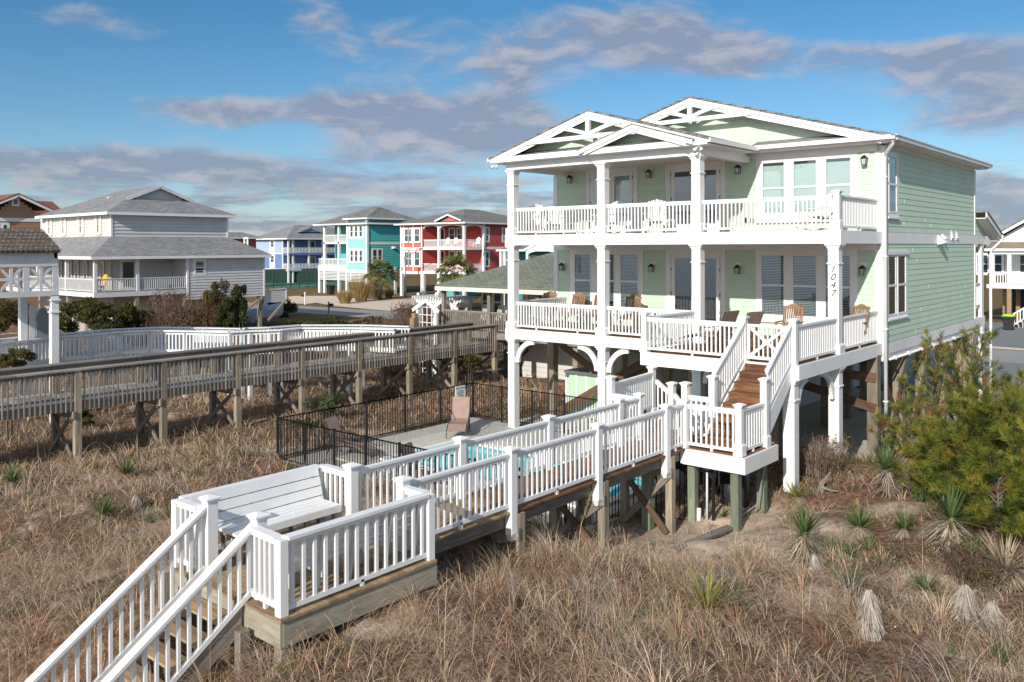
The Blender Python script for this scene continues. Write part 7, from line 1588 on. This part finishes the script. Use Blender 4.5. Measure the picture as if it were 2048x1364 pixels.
def twiggy(x, y, r, h, label, n=420, cols=((.13, .075, .055), (.19, .12, .09), (.24, .18, .145)), leaves=0, lc=RBR, name='bare_shrub'):
    zg = gz(x, y); t = thing(name, (x, y, zg), label, 'shrub'); az = RNG.uniform(0, 6.28, n); rr = np.sqrt(RNG.uniform(0, 1, n))*r*.55; hh = h*np.sqrt(np.clip(1-(rr/r)**2, .15, 1)); sc = max(1., math.hypot(x-CAM[0], y-CAM[1])/18)
    root = np.stack([x+rr*np.cos(az), y+rr*np.sin(az), np.full(n, zg)], -1); P1 = blades(root, az+RNG.normal(0, .5, n), hh*RNG.uniform(.7, 1.15, n), RNG.uniform(.0, .35, n), RNG.uniform(.1, .7, n), RNG.uniform(.007, .014, n)*sc, pal(n, cols, (2, 2, 1)), 5, tip=.3)
    n2 = n*7; i = RNG.integers(0, n, n2); kx = RNG.integers(2, 6, n2); V = P1[0].reshape(n, 6, 2, 3)[i, kx, 0]; P2 = blades(V, RNG.uniform(0, 6.28, n2), RNG.uniform(.1, .38, n2)*h/1.8, RNG.uniform(.1, 1.3, n2), RNG.uniform(-.4, .4, n2), RNG.uniform(.004, .008, n2)*sc, pal(n2, cols, (2, 2, 1)), 2, tip=.3)
    a, b, c = cat([P1, P2]); mesh_np('twigs', a, b, c, DRYM, t)
    if leaves: leaf_cloud([(x+RNG.normal(0, r*.4), y+RNG.normal(0, r*.4), zg+h*RNG.uniform(.35, .85), r*.5, r*.5, h*.28) for k in range(9)], leaves, .05*sc*.8, lc, (2, 2, 1, 1), 'foliage', t)
    return t
def at(px, py, D): p = CAM+ray(px, py)*D; return float(p[0]), float(p[1]), float(p[2])
def blob(px, py, D, wpx, hpx, dy=None): x, y, z = at(px, py, D); r = wpx/F_PX*D; return (x, y, z, r, dy or r, hpx/F_PX*D)
shrub([blob(150, 632, 41, 60, 34), blob(215, 640, 41, 60, 32), blob(275, 640, 42, 45, 28)], 'wide dark green shrub thicket between the gate tower and the grey house', 34000, .095)
shrub([blob(20, 628, 40, 60, 36), blob(-40, 630, 40, 50, 40)], 'green and brown shrub mass behind the lattice at the left edge', 20000, .085, cols=GRNL+(), wts=(2, 2, 2, 2.5))
twiggy(*at(350, 640, 43)[:2], 2.7, 3.0, 'bare purple-brown shrub in front of the grey house porch', 900, leaves=5000); twiggy(*at(395, 640, 43)[:2], 2.3, 3.8, 'bare reddish shrub before the grey house side wall', 900, leaves=7000)
shrub([blob(425, 628, 42, 44, 40), blob(432, 590, 42, 24, 34), blob(390, 640, 42, 36, 26)], 'rust-tinged cedar shrub before the grey house', 16000, .08, CED, (1.2, 1.5, 2, 6))
shrub([blob(470, 628, 41, 30, 36), blob(474, 590, 41, 16, 24)], 'dark green pointed cedar left of the boat', 16000, .08, CED, (4, 3, 1.5, .3))
shrub([blob(556, 618, 77, 34, 26)], 'dark round bush behind the boat', 9000, .13, CED, (5, 3, 1, .1))
shrub([blob(618, 648, 47, 40, 10), blob(680, 646, 47, 40, 12), blob(735, 645, 47, 32, 12)], 'low green hedge beyond the white curved railing', 18000, .085); shrub([blob(570, 662, 46, 46, 5), blob(505, 664, 46, 36, 4)], 'low brown-green ground shrubs in front of the boat', 5000, .075, cols=GRNL, wts=(2, 2, 2, 4))
twiggy(*at(812, 640, 42)[:2], 1.5, 2.6, 'reddish bare shrub left of the white trellis arbour', 800, leaves=8000); twiggy(*at(858, 600, 48)[:2], 1.7, 3.1, 'dark red-brown shrub behind the pergola', 600, leaves=8000); twiggy(*at(790, 650, 40)[:2], .9, 1.1, 'low brown twiggy bush at the road side below the red shrub', 200, leaves=900)
shrub([blob(20, 715, 27, 40, 22)], 'dark brown-green cedar bush in front of the white railing at the left edge', 6000, .055, CED, (1.5, 2, 1, 3.5))
shrub([blob(178, 832, 29, 22, 18)], 'dark green shrub under the grey walkway near the left edge', 3500, .05); shrub([blob(650, 808, 29.5, 32, 26)], 'grey-green bushy shrub beneath the grey walkway behind the pool fence', 5500, .05, ((.07, .09, .035), (.11, .13, .06), (.05, .06, .025), (.14, .12, .07)), (3, 3, 2, 1)); shrub([blob(935, 725, 37, 40, 24)], 'green shrub beyond the grey walkway left of the first column', 4000, .06)
shrub([blob(620, 848, 28, 26, 14)], 'low leafy shrub by the rear pool fence corner', 2600, .05)
twiggy(10.75, -1.15, 1.0, .75, 'tangled bare shrub with red berries at the foot of the right white pile', 380, ((.20, .13, .10), (.34, .28, .24), (.26, .19, .15)), 1600, ((.16, .08, .035), (.20, .07, .04), (.10, .09, .03), (.08, .08, .02)))
twiggy(15.4, -6.6, .8, .55, 'dark leafy scrub below the dense pine', 240, leaves=1200, lc=GRNL)
# ornamental grasses by the turquoise house
for i, (px, py, w, h, lab) in enumerate(((722, 603, 1.5, 3.0, 'tall clump of golden ornamental grass beside the turquoise house'), (690, 607, 1.4, 1.6, 'lower clump of golden ornamental grass at the driveway edge'), (752, 598, .9, 1.5, 'brown ornamental grass left of the near palm'), (778, 596, .8, 1.3, 'brown ornamental grass right of the near palm'))):
    x, y = AZ(px, py, -3.49); t = thing('ornamental_grass', (x, y, -3.5), lab, 'grass clump', 'ornamental grasses by the turquoise house'); n = 900; az = RNG.uniform(0, 6.28, n); rr = RNG.uniform(0, .4, n)*w
    V, Q, C = blades(np.stack([x+rr*np.cos(az), y+rr*np.sin(az), np.full(n, -3.5)], -1), az, RNG.uniform(.6, 1.1, n)*h, RNG.uniform(0, .45, n), RNG.uniform(.1, .9, n), RNG.uniform(.03, .06, n), pal(n, ((.42, .29, .13), (.30, .19, .08), (.5, .38, .2)), (2, 2, 1)), 4); mesh_np('blades', V, Q, C, DRYM, t)
# ---- palms
def palm(x, y, zc, r, label):
    t = thing('palm_tree', (x, y, -3.5), label, 'palm tree', 'cabbage palms across the street'); m = MB(); m.tube([(x, y, -3.6), (x+.1, y, (zc-3.5)/2), (x, y, zc-.2)], [.26, .22, .24], 9); m.build('trunk', BARKM, t)
    m = MB()
    for k in range(60): az = k*2.4; zz = -3.2+(zc+2.8)*k/60; m.bar((x+.2*math.cos(az), y+.2*math.sin(az), zz), (x+.34*math.cos(az), y+.34*math.sin(az), zz+.30), .09, .03)
    m.build('leaf_boots', GREYWOOD, t); parts = []
    for k in range(60):
        az = RNG.uniform(0, 6.28); e = RNG.uniform(-.8, 1.4); l = r*RNG.uniform(.45, .62); d = np.array([math.cos(az)*math.cos(e), math.sin(az)*math.cos(e), math.sin(e)]); c = np.array([x, y, zc])+d*l; c[2] -= .1*r
        n = 26; a = RNG.uniform(-1.6, 1.6, n); s = np.cross(d, [0, 0, 1]); s /= np.linalg.norm(s)+1e-6; up = np.cross(s, d); dr = d[None]*np.cos(a)[:, None]+s[None]*np.sin(a)[:, None]; dr[:, 2] -= .35; dr /= np.linalg.norm(dr, axis=1, keepdims=True)
        L_ = r*RNG.uniform(.40, .55, n)[:, None]; tip = c+dr*L_; tip[:, 2] -= L_[:, 0]*.25; mid = c+dr*L_*.55; hw = np.cross(dr, up[None])*.055
        V = np.stack([c+0*dr, mid-hw, tip, mid+hw], 1).reshape(-1, 3); dead = e < -.35; col = pal(n, ((.30, .22, .10), (.24, .20, .08)) if dead else ((.10, .12, .035), (.16, .17, .05), (.24, .22, .08)), (1, 1) if dead else (2, 2, 1)); parts.append((V, np.arange(n*4).reshape(-1, 4), np.repeat(col, 4, 0)))
    V, Q, C = cat(parts); mesh_np('fronds', V, Q, C, LEAFM, t)
x, y = AZ(761, 600, -3.49); palm(x, y, AY(763, 545, y)[1], 2.35, 'cabbage palm in front of the turquoise house'); x, y = AZ(912, 600, -3.49); yy = 41.; x = AY(912, 600, yy)[0]; palm(x, yy, AY(912, 540, yy)[1], 2.4, 'cabbage palm in front of the red house behind the green roof')
# ---- single sea oats stalk, fallen plank, driftwood
x, y, z = GH(1152, 1128); t = thing('sea_oats_stalk', (x, y, z), 'tall straw-coloured sea oats stalk leaning right in front of the boardwalk piles', 'grass stalk'); xt, zt = AY(1183, 985, y)
m = MB(); P = [Vector((x, y, z)), Vector((x+(xt-x)*.35, y, z+(zt-z)*.55)), Vector((xt, y, zt))]; m.tube(P, [.008, .006, .003], 5); m.build('stalk', wood('straw', (.35, .26, .14), (.5, .38, .22)), t)
n = 160; u = RNG.uniform(0, 1, n); c = np.array([[P[1].x+(P[2].x-P[1].x)*(.15+.85*a), y, P[1].z+(P[2].z-P[1].z)*(.15+.85*a)] for a in u]); V, Q, C = blades(c, RNG.uniform(0, 6.28, n), RNG.uniform(.04, .08, n), RNG.uniform(.6, 2.2, n), RNG.uniform(0, .8, n), np.full(n, .012), pal(n, ((.42, .32, .18), (.3, .22, .12)), (1, 1)), 2); mesh_np('seed_head', V, Q, C, DRYM, t)
a = Vector(GH(1345, 1108)); b = Vector(GH(1462, 1062)); t = thing('fallen_plank', tuple(a), 'weathered grey plank lying in the sand before the front green pile', 'plank')
m = MB(); m.bar(a+Vector((0, 0, .06)), b+Vector((0, 0, .08)), .19, .05); m.build('board', RAILGREY, t, grain=True)
a = Vector(GH(1640, 985)); t = thing('driftwood', tuple(a), 'upright grey driftwood stump leaning in the scrub below the right pile', 'driftwood'); xt, zt = AY(1660, 945, a.y)
m = MB(); m.tube([a-Vector((0, 0, .1)), a+Vector((.04, 0, .2)), Vector((xt, a.y+.05, zt))], [.08, .06, .015], 6); m.tube([a+Vector((.03, 0, .12)), a+Vector((.3, -.1, .1)), a+Vector((.5, -.2, .16))], [.04, .03, .01], 5); m.build('wood', GREYWOOD, t, grain=True)
# pipes and bin below the landing
t = thing('pool_equipment', (9.9, -4.2, -3.1), 'grey pool pump tank with white pipes in the shade below the landing', 'pump'); m = MB(); m.tube([(9.95, -3.9, -3.2), (9.95, -3.9, -2.35)], .32, 16); m.build('tank', BINB, t)
m = MB(); m.tube([(9.4, -4.6, -3.3), (9.45, -4.6, -1.7)], .03, 8); m.build('pipe', STEEL, t); m = MB(); m.tube([(9.85, -5.0, -3.3), (9.86, -5.0, -2.0)], .03, 8); m.build('pipe', WHITE2, t)
m = MB(); m.tube([(9.7, -5.1, -3.35), (9.71, -5.1, -2.9)], .05, 10); m.build('pipe', WHITE, t); m = MB(); m.tube([(10.3, -4.7, -1.9), (10.35, -4.8, -2.6), (10.5, -4.7, -3.0), (10.7, -4.4, -2.8), (10.74, -4.0, -1.95)], .014, 6); m.build('hose', STEEL, t)
# far treeline
def treeline(name, p0, p1, n, h, label):
    L = []; a, b = np.array(p0), np.array(p1)
    for k in range(n): c = a+(b-a)*RNG.uniform(0, 1); r = h*RNG.uniform(.5, .9); L.append((c[0], c[1], -3.5+h*RNG.uniform(.35, .62), r*1.3, r*1.3, h*RNG.uniform(.35, .5)))
    o = leaf_cloud(L, n*220, h*.09, ((.05, .06, .025), (.09, .085, .04), (.10, .08, .06)), (2, 2, 1), name, None); tag(o, label, 'woods', kind='stuff')
treeline('far_woods', (-10, 190), (40, 190), 60, 11.5, 'far dark woods beyond the white house'); treeline('far_woods', (-420, 190), (-10, 260), 200, 7, 'low distant woods behind the coloured houses')

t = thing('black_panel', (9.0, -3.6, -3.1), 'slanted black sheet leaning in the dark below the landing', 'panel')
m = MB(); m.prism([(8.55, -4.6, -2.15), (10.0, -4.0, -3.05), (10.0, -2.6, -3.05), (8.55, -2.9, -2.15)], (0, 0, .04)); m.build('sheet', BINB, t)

# pebbles, shell bits and sticks on the sand under the landing
x, y, z, f = scatter(9, 9.4, 15.5, -11, -3.5); n = len(x); s_ = RNG.uniform(.008, .03, n); u = RNG.normal(0, 1, (n, 4, 3)); u /= np.linalg.norm(u, axis=2, keepdims=True); V = (np.stack([x, y, z+.012], -1)[:, None]+u*s_[:, None, None]).reshape(-1, 3)
Q = np.concatenate([np.arange(n)[:, None]*4+np.array(t_)[None] for t_ in ((0, 1, 2), (0, 2, 3), (0, 3, 1), (1, 3, 2))]); tag(mesh_np('dune_debris', V, Q, np.repeat(pal(n, ((.55, .50, .44), (.35, .28, .22), (.7, .66, .6)), (2, 3, 1)), 4, 0), DRYM), 'small pale stones and shell bits on the dune sand', 'debris', kind='stuff')
